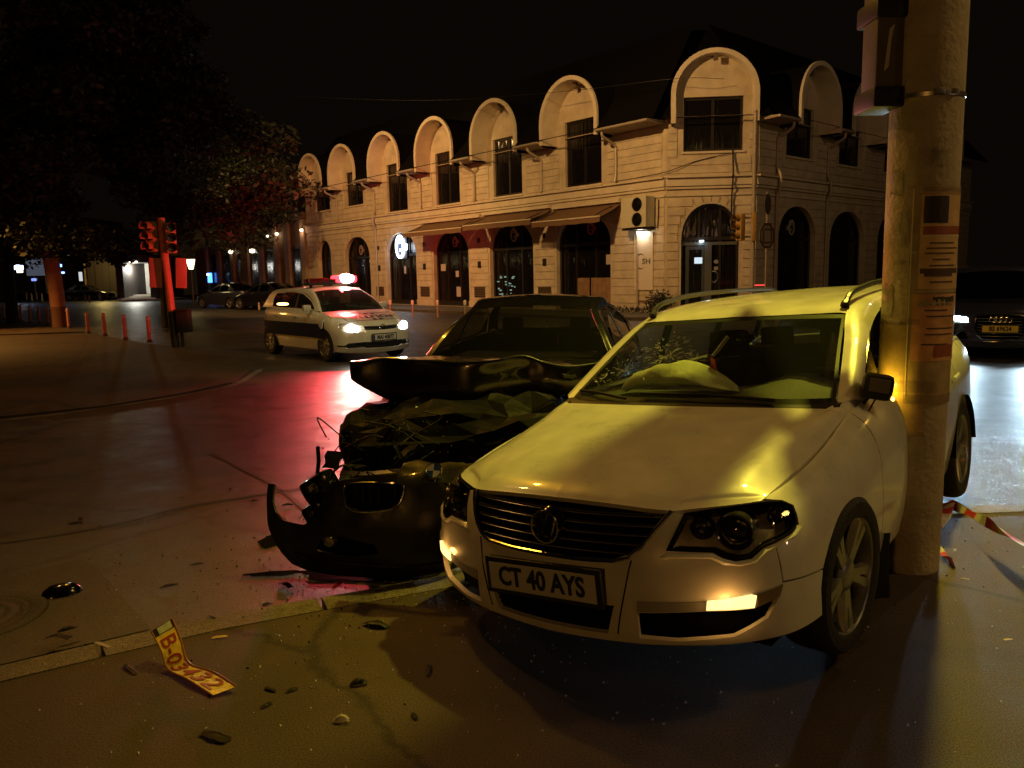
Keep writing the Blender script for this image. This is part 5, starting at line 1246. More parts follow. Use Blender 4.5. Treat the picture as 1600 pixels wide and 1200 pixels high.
# awnings over the three right-hand shopfronts
for k, (t0, t1, zi, zo, o) in enumerate(((10.75, 15.9, 4.14, 3.68, 1.25), (5.95, 10.75, 4.20, 3.74, 1.25), (2.0, 5.95, 4.12, 3.60, 1.25))):
    m = MB(); rows = []
    for i in range(6):
        u = i/5; rows += [FL(t, zi+(zo-zi)*u-.05*math.sin(math.pi*u)+.012*math.sin(t*9+i), .05+(o-.05)*u) for t in np.linspace(t0+.05, t1-.05, 14)]
    rows += [FL(t, zo-.21+.015*math.sin(t*7), o+.01) for t in np.linspace(t0+.05, t1-.05, 14)]
    m.add(rows, [(i*14+j, i*14+j+1, i*14+15+j, i*14+14+j) for i in range(6) for j in range(13)]); aw = bb(m, 'awning', AWN, None, 25)
    m = MB(); m.tube([FL(t0+.05, zo, o), FL(t1-.05, zo, o)], .03, 6); bb(m, 'awning_rail', TRIM, aw)
    for t in (t0+.4, t1-.4):
        m = MB(); m.tube([FL(t, zi-.05, .08), FL(t, zi-.25, .7), FL(t, zo, o)], .018, 5); bb(m, 'awning_arm', FRM, aw)
    m = MB(); FL.box(m, t0+.1, t1-.1, zi+.03, zi+.17, .03, .2); bb(m, 'awning_case', TRIM, aw)
# boarded lower half of the first shopfront, papers, vents, planter hints
for t0, t1 in ((2.75, 3.95), (4.05, 4.72)):
    m = MB(); FL.box(m, t0, t1, .12, 1.35, -.18, -.15)
    for t in np.linspace(t0+.1, t1-.1, 5): FL.box(m, t-.012, t+.012, .12, 1.35, -.15, -.135)
    bb(m, 'blind_panel', mat('striped_board', (.34, .20, .11), .6, var=.3, vscale=4))
PAP = mat('notice_paper', (.5, .42, .38), .7)
for t, z, w_, h_ in ((14.55, 1.95, .42, .34), (13.35, 1.62, .26, .30), (13.2, .75, .5, .48), (2.95, 2.05, .5, .38), (18.2, 1.9, .2, .4)):
    m = MB(); FL.box(m, t-w_/2, t+w_/2, z-h_/2, z+h_/2, -.255, -.25); bb(m, 'paper_notice', PAP)
for t in (6.55, 11.15, 15.85, 20.45):
    m = MB(); FL.box(m, t-.42, t+.42, .5, 1.0, .03, .05); v = bb(m, 'vent_panel', mat('rusty_vent', (.16, .10, .055), .7))
    for i in range(6):
        m = MB(); FL.box(m, t-.40, t+.40, .53+i*.08, .57+i*.08, .05, .065); bb(m, 'vent_slat', FRM, v)
    for z, s_ in ((3.15, .09), (2.05, .13)):
        m = MB(); FL.box(m, t-s_, t+s_*.6, z-s_*1.3, z+s_, .03, .07); bb(m, 'wall_bracket', FRM)
m = MB(); FL.box(m, .55, 1.25, .42, .50, .03, .045); bb(m, 'wall_vent', mat('rusty_vent'))
# papers on the window with lit things inside
m = MB()
for i in range(26):
    t, z = 8.9+R.random()*1.3, .6+R.random()*.9; FL.box(m, t-.03-R.random()*.09, t+.03+R.random()*.05, z-.015-R.random()*.03, z+.02, -.262, -.258)
bb(m, 'lit_shelf_goods', emis('shop_goods_glow', (.55, .85, .65), .35), None, 0, 'stuff')
# the corner door: leaf, notice, ring handle
m = MB(); FC.box(m, .74, 1.42, .08, 2.42, -.25, -.19); dr_ = bb(m, 'door', mat('grey_blue_door', (.05, .06, .065), .35))
m = MB(); FC.box(m, .86, 1.30, .25, 2.3, -.19, -.18); bb(m, 'door_pane', PANE, dr_)
m = MB(); FC.box(m, .60, 2.55, 2.45, 2.56, -.26, -.17); FC.box(m, 1.42, 1.66, .08, 2.45, -.26, -.16); bb(m, 'door_frame', mat('grey_blue_frame', (.10, .105, .10), .4))
m = MB(); FC.box(m, 1.05, 1.33, 1.80, 2.02, -.18, -.172); bb(m, 'lit_notice', emis('notice_lit', (.75, .90, 1), .9), dr_)
m = MB(); m.tube([FC(1.74+.14*math.cos(a), 1.32+.20*math.sin(a), -.13) for a in np.linspace(-2.2, 2.0, 18)], .016, 6); bb(m, 'door_handle', mat('brushed_steel', (.45, .45, .45), .3, metal=.9), dr_)
for z in (1.62, 1.86):
    m = MB(); P = [FC(1.84+.09*math.cos(a), z+.07*math.sin(a), -.262) for a in np.linspace(0, 2*math.pi, 14)[:-1]]; m.add(P, [tuple(range(13))]); bb(m, 'door_sticker', mat('sticker_grey', (.3, .3, .3), .5))
# arch voussoir grooves round the corner door
for a in np.linspace(.15, math.pi-.15, 13):
    m = MB(); p0 = (1.58+1.12*math.cos(a), 2.6+1.38*math.sin(a)); p1 = (1.58+1.42*math.cos(a), 2.6+1.62*math.sin(a)); 
    if p1[0] > .1 and p1[0] < LC-.1: m.tube([FC(*p0, .028), FC(*p1, .028)], .008, 4); bb(m, 'arch_joint', mat('groove_shadow_mortar', (.25, .19, .13), .9))
# round shop logos hung in the shopfronts: a crescent ring with a small block beside it
def logo(F, t, z, s, mt, name, label, emit=False, off=-.24, letters=False):
    th = thing(name, label, 'sign', F(t, z, off))
    inv = Matrix.Translation(-Vector(F(t, z, off)))
    def B_(m, nm, mt2, sm=30):
        m.v = [tuple(inv @ Vector(v)) for v in m.v]; return m.build(nm, mt2, th, sm)
    m = MB(); n = 26; vs = []
    for i in range(n):
        a = 2*math.pi*i/n; th_ = .30+.16*math.cos(a-math.pi*.75)
        for r_ in (1, 1-th_):
            for o in (0, .05): vs.append(F(t-s*math.cos(a)*r_*.72*-1, z+s*math.sin(a)*r_, off+o))
    m.add(vs, [(i*4+p, i*4+q, ((i+1) % n)*4+q, ((i+1) % n)*4+p) for i in range(n) for p, q in ((0, 1), (1, 3), (3, 2), (2, 0))]); B_(m, 'logo_ring', mt)
    m = MB()
    F.box(m, t-s*.20, t+s*.25, z+.30*s, z+.42*s, off+.01, off+.05); F.box(m, t-s*.20, t-s*.0, z-.38*s, z-.16*s, off+.01, off+.05); F.box(m, t-s*1.12, t-s*.55, z-.30*s, z+.22*s, off, off+.05); B_(m, 'logo_letters', mt, 0)
    return th
logo(FL, 4.0, 3.30, .26, mat('logo_red', (.40, .08, .08), .5), 'shop_sign', 'dull red round logo behind the rightmost shopfront glass')
logo(FL, 8.85, 3.28, .30, mat('logo_cream', (.62, .52, .36), .5), 'shop_sign', 'pale cream round logo in the arch above the lit goods')
logo(FL, 13.4, 3.18, .26, mat('logo_dim', (.34, .22, .18), .5), 'shop_sign', 'dim brown round logo half under the left awning')
logo(FL, 22.9, 3.1, .28, mat('logo_dim'), 'shop_sign', 'faint round logo in the arch left of the lit sign')
logo(FR, 3.05, 3.1, .30, mat('logo_grey', (.35, .33, .30), .5), 'shop_sign', 'grey round logo in the arch right of the traffic light mast')
lt = logo(FL, 18.35, 3.12, .62, emis('sign_white_lit', (.80, .92, 1), 9), 'lit_round_sign', 'brilliant white round neon sign hanging in a shopfront arch', off=-.1)
m = MB(); FL.box(m, 17.75, 18.95, 2.5, 3.7, -.16, -.12); m.v = [tuple(Matrix.Translation(-Vector(FL(18.35, 3.12, -.1))) @ Vector(v)) for v in m.v]; m.build('sign_back', mat('sign_back_blue', (.05, .07, .12), .4), lt)
lamp('neon_sign_light', FL(18.3, 3.1, .25), (.65, .78, 1), 22, .3)
# sign panel with crescent and SH, lit from its own lamp
sp_ = thing('sign_panel', 'tall pale sign panel reading SH under the air conditioner, lit from above', 'sign', FL(1.26-.0, .88, .03))
iv = Matrix.Translation(-Vector(FL(1.26, .88, .03)))
def SB(m, nm, mt, sm=30): m.v = [tuple(iv @ Vector(v)) for v in m.v]; return m.build(nm, mt, sp_, sm)
m = MB(); FL.box(m, .52, 1.42, .88, 2.95, .035, .09); SB(m, 'panel', mat('sign_panel_cream', (.70, .62, .50), .5))
m = MB(); n = 24; vs = []
for i in range(n):
    a = .55+(2*math.pi-1.3)*i/(n-1); w_ = .055*math.sin(math.pi*i/(n-1))+.006
    for r_ in (.235, .235-w_): vs.append(FL(1.10-r_*math.cos(a)*-1*-1, 1.93+r_*1.25*math.sin(a), .094))
m.add(vs, [(2*i, 2*i+1, 2*i+3, 2*i+2) for i in range(n-1)]); SB(m, 'crescent', mat('sign_grey', (.10, .10, .10), .5), 0)
Mt = Matrix((( -DL[0], 0, NL[0], FL(.82, 1.90, .094)[0]), (-DL[1], 0, NL[1], FL(.82, 1.90, .094)[1]), (0, 1, 0, 1.92), (0, 0, 0, 1)))
so_ = text_obj('SH', .28, iv @ Mt, mat('sign_grey'), 'lettering', sp_, .002, sx=1.25, bold=.006)
m = MB(); FL.box(m, .70, 1.25, 3.0, 3.06, .05, .22); SB(m, 'lamp_hood', FRM)
m = MB(); FL.box(m, .74, 1.21, 2.975, 2.997, .08, .20); SB(m, 'lamp_tube', emis('sign_tube_lit', (1, .90, .72), 18))
lamp('sign_panel_light', FL(.98, 2.93, .30), (1, .86, .66), 11, .10)
lamp('door_lamp_light', FC(1.28, 2.55, -.02), (.62, .86, 1), 1.6, .05)
m = MB(); FC.box(m, 1.22, 1.36, 2.57, 2.62, -.17, -.08); bb(m, 'door_lamp', emis('door_lamp_lit', (.8, .92, 1), 8))
# air conditioner
ac = thing('air_conditioner', 'large cream air conditioner with two black round fan grilles on the corner facade', 'air conditioner', FL(.95, 3.1, .1)); ia = Matrix.Translation(-Vector(FL(.95, 3.1, .1)))
def AB(m, nm, mt, par=None, sm=30): m.v = [tuple(ia @ Vector(v)) for v in m.v]; return m.build(nm, mt, par or ac, sm)
ACM = mat('ac_cream', (.62, .58, .42), .42, var=.1)
m = MB(); q = [(.42, 3.15), (1.62, 3.15), (1.62, 4.22), (.42, 4.22)]; m.prism(q, lambda a, b, o: FL(a, b, o), .12, .58); AB(m, 'casing', ACM, None, 20)
for z in (3.42, 3.95):
    c = FL(.84, z, .585); u = Vector((*DL, 0)); m = MB()
    P = [c+u*.235*math.cos(a)+Vector((0, 0, .235*math.sin(a))) for a in np.linspace(0, 2*math.pi, 29)[:-1]]; m.add(P, [tuple(range(28))]); fo = AB(m, 'fan_opening', VOID)
    for r_ in (.07, .13, .19, .24):
        m = MB(); m.tube([c+Vector((*NL, 0))*.012+u*r_*math.cos(a)+Vector((0, 0, r_*math.sin(a))) for a in np.linspace(0, 2*math.pi, 29)], .005, 4, False); AB(m, 'grille_ring', BLK, fo)
m = MB(); FL.box(m, .5, 1.55, 3.06, 3.13, .03, .6); AB(m, 'bracket', FRM)
m = MB(); m.tube([FL(.5, 3.2, .4), FL(.3, 3.1, .1), FL(.28, 3.6, .06), FL(.28, 4.1, .06)], .02, 5); AB(m, 'refrigerant_pipe', BLK)
# cables across the front
for nm, P, r_ in (('overhead_cable', [FC(1.9, 8.0, .5), FC(.2, 8.05, .6), FL(4.0, 8.35, 1.2), FL(12, 9.3, 2.2), FL(24, 11.5, 3)], .009), ('wall_cable', [FC(2.3, 5.7, .06), FC(2.3, 4.9, .22), FC(2.28, 4.0, .12), FC(2.28, 3.0, .1)], .03), ('wall_cable', [FC(2.2, 5.6, .06), FC(1.0, 5.35, .06), FC(.1, 5.05, .1), FL(.6, 4.95, .25), FL(2.2, 4.9, .25)], .014)):
    m = MB(); m.tube(catmull([tuple(p) for p in P], 6).tolist(), r_, 5); o = m.build(nm, BLK); 
    tag(o, {'overhead_cable': 'thin overhead cable crossing the dormer arches of the corner building', 'wall_cable': 'dark cable running down the wall by the corner door' if r_ > .02 else 'thin cable looping along the cornice of the corner building'}[nm], 'cable')
# shrub and weeds at the foot of the corner
def leaf_cloud(name, n, c, rx, rz, size, mt, parent=None, seed=1, pw=.5):
    rs = np.random.RandomState(seed); d = rs.normal(size=(n, 3)); d /= np.linalg.norm(d, axis=1)[:, None]; rr = rs.rand(n, 1)**pw
    P = np.array(c)+d*rr*np.array([rx, rx, rz]); a = rs.normal(size=(n, 3)); a /= np.linalg.norm(a, axis=1)[:, None]; b = np.cross(a, rs.normal(size=(n, 3))); b /= np.linalg.norm(b, axis=1)[:, None]
    s_ = size*(.5+rs.rand(n, 1)); V = np.stack([P-a*s_, P+b*s_*.45, P+a*s_, P-b*s_*.45], 1).reshape(-1, 3)
    me = bpy.data.meshes.new(name); me.from_pydata(V.tolist(), [], [(4*i, 4*i+1, 4*i+2, 4*i+3) for i in range(n)]); me.materials.append(mt)
    o = bpy.data.objects.new(name, me); COL.objects.link(o)
    if parent is not None: o.parent = parent
    return o
LEAF = mat('leaf_green', (.018, .024, .009), .6, var=.5, vscale=1.2)
p = FL(-.15, 0, .5); o = leaf_cloud('shrub', 900, p+Vector((0, 0, .45)), .55, .5, .05, LEAF, seed=4); tag(o, 'small green shrub at the foot of the corner building', 'shrub')
for i in range(7):
    p = FL(.4+i*.32, .05, .28); o = leaf_cloud('weed', 60, p+Vector((0, 0, .12)), .14, .14, .04, LEAF, seed=20+i); tag(o, ['low weed tuft at the left end of the wall foot under the SH sign', 'low weed tuft second from the shrub', 'low weed tuft third from the shrub', 'low weed tuft fourth from the shrub', 'low weed tuft below the wall vent', 'low weed tuft just left of the wall vent', 'low weed tuft nearest the downpipe'][i], 'weed', 'weeds at the foot of the corner wall')
# ---- the next house along the street -----------------------------------------
hb = thing('neighbour_building', 'dark house with pilasters beyond the corner building, wall lamps lit', 'building', FL(31, 0, 0)); ih = Matrix.Translation(-Vector(FL(31, 0, 0)))
def HB(m, nm, mt, sm=0, par=None): m.v = [tuple(ih @ Vector(v)) for v in m.v]; return m.build(nm, mt, par or hb, sm)
HBM = mat('brown_render', (.22, .15, .10), .8, var=.3, vscale=1)
m = MB(); FL.box(m, 29.7, 52, -.1, 5.6, -6, -.02); HB(m, 'wall', HBM)
m = MB(); FL.box(m, 29.7, 52, 5.35, 5.75, -.02, .25); HB(m, 'cornice', HBM)
for t in (30.0, 32.6, 34.4, 37.2, 40, 43, 46, 49):
    m = MB(); FL.box(m, t-.35, t+.35, 0, 5.3, -.02, .16); HB(m, 'pilaster', mat('pale_pilaster', (.34, .26, .18), .8, var=.2))
for t in (31.3, 35.8, 38.6, 41.5, 44.5, 47.5):
    m = MB(); FL.box(m, t-.6, t+.6, .6, 3.6, -.018, .0); f = HB(m, 'window', FRM); m = MB(); FL.box(m, t-.5, t+.5, .7, 3.5, .0, .01); HB(m, 'pane', PANE, 0, f)
WL = [(29.9, 4.62, 'nearest the corner building'), (33.9, 4.58, 'second along the brown house'), (35.6, 4.52, 'third along the brown house'), (38.5, 3.6, 'fourth along the brown house, lower'), (42.8, 3.7, 'farthest along the brown house')]
for i, (t, z, wh) in enumerate(WL):
    l = thing('wall_lamp', 'lit wall lamp '+wh, 'wall lamp', FL(t, z, .2), group='wall lamps on the brown house'); il = Matrix.Translation(-Vector(FL(t, z, .2)))
    big = i > 2
    m = MB(); s_ = .20 if big else .12
    m.lathe([(0, s_*.7), (s_*.8, s_*.5), (s_, -.0), (s_*.8, -s_*.6), (0, -s_*.8)], 12); m.build('lamp_glass', emis('wall_lamp_lit', (1, .86, .55), 5.0), l)
    m = MB(); m.lathe([(0, s_*1.1), (s_*1.2, s_*.7), (s_*1.2, s_*.62), (0, s_*.7)], 12); m.build('lamp_cap', BLK, l)
    m = MB(); m.tube([Vector((0, 0, s_)), Vector((-NL[0]*.2, -NL[1]*.2, s_*.8))], .02, 5); m.build('lamp_arm', BLK, l)
lamp('wall_lamp_light', FL(30, 4.5, .5), (1, .55, .3), 12, .1); lamp('wall_lamp_light', FL(34, 4.5, .5), (1, .6, .3), 9, .1)
# ================================================================== POLES, SIGNALS, BOLLARDS
CONCP = mat('pole_concrete', (.50, .42, .31), .85, var=.35, vscale=4, bump=.4, bscale=35)
def taped(name, m, mt, parent, **k): return m.build(name, mt, parent, **k)
PX, PY = 2.10, 4.14
pole = thing('concrete_pole', 'thick round concrete pole plastered with posters, the white estate wrapped against it', 'pole', (PX, PY, 0))
m = MB(); m.lathe([(.170, -.06), (.168, .0), (.166, 1.2), (.168, 2.4), (.166, 4), (.158, 6.5), (.150, 9.5), (0, 9.5)], 40); m.build('shaft', CONCP, pole, 40)
STEEL = mat('steel_band', (.38, .36, .32), .35, metal=.8, var=.3, vscale=20)
for z in (2.42, 2.96):
    m = MB(); m.lathe([(.166, -.010), (.1735, -.010), (.1735, .010), (.166, .010)], 40, Matrix.Translation((0, 0, z)) @ Matrix.Rotation(rad(2.5), 4, 'X')); bd = m.build('steel_band', STEEL, pole, 30)
    m = MB(); m.cbox((-.03, -.178, z), (.05, .012, .028), .003); m.build('band_clip', STEEL, bd)
    m = MB(); m.cbox((.05, -.172, z), (.03, .012, .024), .003); m.build('band_clip', STEEL, bd)
def wrap(name, a0, a1, z0, z1, r_, mt, parent, wob=.0015, n=14, nz=10, rag=0):
    """sheet of paper wrapped on the pole; angle 0 faces the camera, positive to the right"""
    m = MB(); vs = []; base = math.atan2(-PY, -PX)
    for i in range(nz+1):
        for j in range(n+1):
            z = z0+(z1-z0)*i/nz; a = base+rad(a0+(a1-a0)*j/n)
            if i in (0, nz): z += rag*noise.noise(Vector((j*.9, z0*9, a0)))
            if j in (0, n): a += rag*1.5*noise.noise(Vector((i*.8, a0, z0)))
            rr = r_+wob*noise.noise(Vector((a*14, z*22, z0)))
            vs.append((rr*math.cos(a), rr*math.sin(a), z))
    m.add(vs, [(i*(n+1)+j, i*(n+1)+j+1, (i+1)*(n+1)+j+1, (i+1)*(n+1)+j) for i in range(nz) for j in range(n)]); return m.build(name, mt, parent, 60)
POST = mat('poster_paper', (.78, .52, .27), .55, var=.35, vscale=9)
POST2 = mat('poster_paper_old', (.48, .36, .21), .6, var=.4, vscale=7)
TAPE = glass_mat('clear_tape', (.93, .90, .84), .12, (.5, .45, .38), .18)
po = wrap('poster', -14, 84, .90, 1.98, .1705, POST2, pole, rag=.008)
wrap('poster_sheet', 0, 86, 1.47, 1.95, .1722, POST, po, rag=.004); wrap('poster_sheet', -6, 86, 1.12, 1.455, .1722, mat('poster_orange', (.78, .42, .20), .55, var=.4, vscale=8), po, rag=.006)
wrap('poster_header', 4, 44, 1.80, 1.93, .1734, mat('poster_print_dark', (.035, .02, .02), .5), po); wrap('poster_header', 4, 84, 1.745, 1.785, .1735, mat('poster_print_red', (.34, .10, .05), .5), po)
PR = mat('poster_ink', (.09, .06, .04), .6)
rr = random.Random(9)
for k, z in enumerate((1.70, 1.675, 1.65, 1.62, 1.59, 1.54, 1.51, 1.40, 1.37, 1.34, 1.28, 1.25, 1.20)):
    a = rr.uniform(8, 22); b = rr.uniform(50, 76); wrap('print_line', a, b, z, z+(.020 if k in (5,) else .007), .1736, PR, po, n=8, nz=1)
wrap('print_block', 2, 78, 1.555, 1.580, .1737, PR, po, n=8, nz=1); wrap('torn_strip', 24, 70, 1.415, 1.44, .1738, mat('torn_dark', (.05, .045, .04), .6), po, rag=.012); wrap('torn_strip', 0, 66, 1.395, 1.425, .1737, POST2, po, rag=.01)
wrap('print_patch', 30, 74, 1.14, 1.20, .1738, mat('poster_print_red'), po, rag=.006)
pa = wrap('poster', -80, 18, .74, 1.00, .1702, mat('cardboard_poster', (.56, .40, .20), .6, var=.3, vscale=10), pole, rag=.01)
pb = wrap('poster', -80, -4, 1.00, 1.30, .1698, POST2, pole, rag=.012)
wrap('torn_remnant', -40, 0, 1.60, 1.62, .1702, TAPE, pole, rag=.01)
for z0, z1, a0, a1 in ((.905, .95, -14, 88), (1.935, 1.975, -4, 88), (1.455, 1.48, -4, 88), (.735, .76, -80, 22), (1.30, 1.33, -80, 6), (.96, 1.02, -80, 40)):
    wrap('tape_strip', a0, a1, z0, z1, .1745, TAPE, pole, wob=.003)
GLUE = mat('glue_residue', (.42, .37, .28), .75, var=.5, vscale=14)
for a0, a1, z0, z1 in ((-70, -40, 1.34, 1.50), (-34, -18, 1.70, 1.86), (-60, -30, 1.95, 2.06), (10, 40, 2.08, 2.15), (-50, -20, .50, .62)): wrap('glue_residue', a0, a1, z0, z1, .1698, GLUE, pole, rag=.03)
for a0, a1, z0, z1 in ((-13, -11, .93, 1.97), (82, 85, .93, 1.97), (-2, 86, 1.462, 1.470), (4, 84, 1.735, 1.741)): wrap('poster_edge', a0, a1, z0, z1, .1736, mat('paper_edge_white', (.75, .68, .52), .5), po, n=8, nz=8 if z1-z0 > .5 else 1)
m = MB(); base = math.atan2(-PY, -PX)
for a0, a1, z0, z1 in ((-16, -15, 1.52, 1.66), (-16, -4, 1.655, 1.665)):
    m = MB(); vs = [(.1725*math.cos(base+rad(a)), .1725*math.sin(base+rad(a)), z) for a in (a0, a1) for z in (z0, z1)]; m.add(vs, [(0, 2, 3, 1)]); m.build('paper_scrap', mat('scrap_white', (.5, .48, .44), .6), pole)
# the signal housing strapped to the left side of the pole, seen from behind
sg_ = thing('signal_housing', 'dusty traffic signal housing strapped to the left of the thick pole, seen from behind', 'traffic light', (1.86, 4.16, 2.44)); HOUS = mat('dusty_housing', (.12, .10, .07), .6, var=.3, vscale=6)
m = MB(); m.cbox((.02, 0, .32), (.14, .17, .62), .02); m.build('back_case', HOUS, sg_)
for z in (-.02, .40):
    m = MB(); m.cbox((.02, .02, z), (.16, .24, .10), .015); m.build('black_bracket', BLK, sg_)
m = MB(); m.cbox((.13, 0, .05), (.14, .05, .05), .01); m.build('clamp', STEEL, sg_)
m = MB(); m.add([(-.01, -.0865, .10), (.012, -.0865, .12), (.022, -.0865, .26), (.035, -.0865, .32), (.01, -.0865, .30), (.0, -.0865, .2)], [(0, 1, 2, 3, 4, 5)]); m.build('torn_sticker', mat('sticker_pale', (.55, .48, .34), .6), sg_)
# unseen banner added on the pole, shaped for the broad shadow on the bonnet
bn = thing('shade_banner', 'unseen banner added high on the concrete pole to shade the white bonnet', 'banner', (PX, PY, 0))
m = MB(); m.box((0, .93, 5.2), (.02, .70, 3.2)); m.build('banner_cloth', mat('banner_cloth', (.35, .32, .3), .8), bn)
for z in (3.6, 6.82):
    m = MB(); m.tube([(0, .12, z), (0, 1.32, z)], .02, 6); m.build('banner_arm', STEEL, bn)
# barrier tape tied round the pole foot
def tape(name, label, pts, w_=.07, seed=0):
    P = catmull(pts, 8); m = [MB(), MB()]; n = len(P); acc = 0
    ring = []
    for i, p in enumerate(P):
        t = P[min(i+1, n-1)]-P[max(i-1, 0)]; t = t/np.linalg.norm(t); up = np.array([0, 0, 1.]); s_ = np.cross(t, up); s_ /= np.linalg.norm(s_)+1e-9; u = np.cross(s_, t)
        tw = .9*math.sin(i*.33+seed)+seed; d = u*math.cos(tw)+s_*math.sin(tw); ww = w_*(.35+.65*abs(math.sin(i*.21+seed))); ring.append((p+d*ww/2, p-d*ww/2))
    for i in range(n-1):
        acc += np.linalg.norm(P[i+1]-P[i]); k = int(acc/.16) % 2
        m[k].add([ring[i][0], ring[i+1][0], ring[i+1][1], ring[i][1]], [(0, 1, 2, 3)])
    th = thing(name, label, 'barrier tape')
    m[0].build('white_stripe', mat('tape_white', (.60, .56, .52), .35), th, 60, 'stuff'); m[1].build('red_stripe', mat('tape_red', (.50, .04, .05), .35), th, 60, 'stuff')
k_ = gpt(1484, 788, .10)
tape('barrier_tape', 'red and white barrier tape running from the pole foot toward the right edge', [(2.23, 4.20, .30), tuple(k_), tuple(gpt(1540, 815, .16)), tuple(gpt(1620, 862, .20))], .085, .4)
tape('barrier_tape', 'short red and white tape end hanging down beside the pole foot', [tuple(k_+[0, 0, .01]), tuple(gpt(1470, 820, .10)), tuple(gpt(1457, 848, .03)), tuple(gpt(1475, 868, .02)), tuple(gpt(1492, 884, .015))], .07, 1.1)
# ---- signal mast by the corner door ------------------------------------------
YELP = mat('signal_yellow', (.42, .24, .05), .5, var=.2, vscale=8); MAST = mat('mast_grey', (.34, .28, .20), .55, metal=.2, var=.25, vscale=5)
def signal_head(parent, c, rz, h=.84, w_=.27, mt=None):
    M_ = Matrix.Translation(c) @ Matrix.Rotation(rz, 4, 'Z'); m = MB(); m.cbox((0, 0, 0), (.18, w_, h), .03, M_); b_ = m.build('signal_head', mt or YELP, parent)
    for k in (-1, 0, 1):
        z = k*h/3
        m = MB(); m.lathe([(0, .0), (.095, .006), (.10, .0)], 16, M_ @ Matrix.Translation((.092, 0, z)) @ Matrix.Rotation(math.pi/2, 4, 'Y')); m.build('signal_lens', BLKG, b_)
        m = MB(); m.lathe([(.112, 0), (.112, .20)], 16, M_ @ Matrix.Translation((.085, 0, z)) @ Matrix.Rotation(math.pi/2, 4, 'Y') @ Matrix.Rotation(rad(-30+90), 4, 'Z'), rad(240)); m.build('signal_visor', mt or YELP, b_, 60)
    return b_
ma = thing('traffic_light', 'orange lit traffic light on its mast in front of the corner door, heads turned left', 'traffic light', (7.83, 26, .0))
m = MB(); m.lathe([(.09, 0), (.075, .05), (.07, 3.6), (.06, 6.5), (0, 6.52)], 16); m.build('mast', MAST, ma)
signal_head(ma, (-.42, -.02, 2.90), rad(205)); m = MB(); m.tube([(0, 0, 3.2), (-.3, 0, 3.2)], .03, 6); m.tube([(0, 0, 2.6), (-.3, 0, 2.6)], .03, 6); m.build('mast_bracket', MAST, ma, 30, 'stuff')
m = MB(); m.cbox((-.02, -.10, 2.9), (.12, .14, .9), .03); m.build('backing_case', YELP, ma)
m = MB(); m.lathe([(0, .03), (.04, .02), (.045, -.02), (0, -.03)], 10, Matrix.Translation((.45, .1, 1.05))); m.tube([(.0, 0, 1.05), (.45, .1, 1.05)], .02, 5); m.build('side_repeater', emis('red_repeater_lit', (1, .06, .06), 1.5), ma)
ts = thing('road_sign', 'round road sign above an octagonal sign, both seen from behind, on a thin post', 'road sign', (8.26, 26.0, 0))
SBK = mat('sign_back_brown', (.13, .085, .05), .6, metal=.3)
m = MB(); m.tube([(0, 0, 0), (0, 0, 4.0)], .03, 8); m.build('post', MAST, ts)
m = MB(); Mx = Matrix.Translation((0, -.03, 3.61)) @ Matrix.Rotation(rad(90), 4, 'X') @ Matrix.Rotation(rad(55), 4, 'Y'); m.lathe([(0, 0), (.32, 0), (.33, .012), (.32, .02), (0, .02)], 26, Mx); m.build('round_plate', SBK, ts)
m = MB(); Mx = Matrix.Translation((0, -.03, 2.62)) @ Matrix.Rotation(rad(90), 4, 'X') @ Matrix.Rotation(rad(38), 4, 'Y') @ Matrix.Rotation(rad(22.5), 4, 'Z')
m.lathe([(.36, -.01), (.43, -.01), (.43, .02), (.36, .02), (.36, -.01)], 8, Mx); op = m.build('octagon_rim', SBK, ts, 20)
m = MB(); m.lathe([(0, 0), (.37, 0)], 8, Mx); m.build('octagon_plate', mat('sign_plate_back', (.36, .29, .2), .5), op, 20)
m = MB(); m.tube([Mx @ Vector((.3*math.cos(a), .3*math.sin(a), .03)) for a in (.4, 2.0, 3.6, 5.2, .4)], .018, 5); m.build('octagon_brace', SBK, op)
# ---- the red lit signal post on the left island -------------------------------
mp = thing('signal_post', 'leaning signal post glowing red orange, with traffic heads on top and twin red boards', 'traffic light', (-8.20, 19.5, -.02))
RW = mat('post_beacon_red', (.62, .22, .12), .5, var=.2, vscale=6)  # post's orange carries the police beacon's red light in its colour
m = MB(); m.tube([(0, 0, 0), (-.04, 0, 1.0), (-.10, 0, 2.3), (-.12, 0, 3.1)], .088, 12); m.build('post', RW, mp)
m = MB(); m.tube([(.0, -.005, 0), (-.035, -.005, .86)], .098, 12); m.build('post_shade', mat('post_shade_dark', (.035, .03, .028), .6), mp)  # dark sleeve paints the shadow the police car throws on the post
signal_head(mp, (-.36, -.05, 2.66), rad(-100), .72, .24, mat('signal_orange', (.40, .20, .07), .5)); signal_head(mp, (.10, -.05, 2.62), rad(-60), .72, .24, mat('signal_orange'))
BRD = mat('board_red_white', (.85, .26, .24), .35, var=.2, vscale=3)
for x0, x1, z1, z0 in ((-.60, -.30, 2.13, 1.42), (.04, .30, 2.16, 1.44)):
    m = MB(); m.cbox(((x0+x1)/2-.05, .06, (z0+z1)/2), (x1-x0, .03, z1-z0), .006, Matrix.Rotation(rad(4), 4, 'Y')); m.build('red_board', BRD, mp)
lb = thing('litter_bin', 'dark litter bin hanging beside the leaning signal post', 'bin', (-7.93, 19.45, -.02))
m = MB(); m.cbox((0, 0, .62), (.30, .28, .52), .03); m.build('body', mat('bin_dark', (.02, .018, .018), .6), lb); m = MB(); m.cbox((0, 0, .90), (.34, .32, .05), .015); m.build('lid', mat('bin_dark'), lb); m = MB(); m.tube([(-.08, 0, 0), (-.08, 0, .4)], .04, 8); m.build('post', mat('bin_dark'), lb)
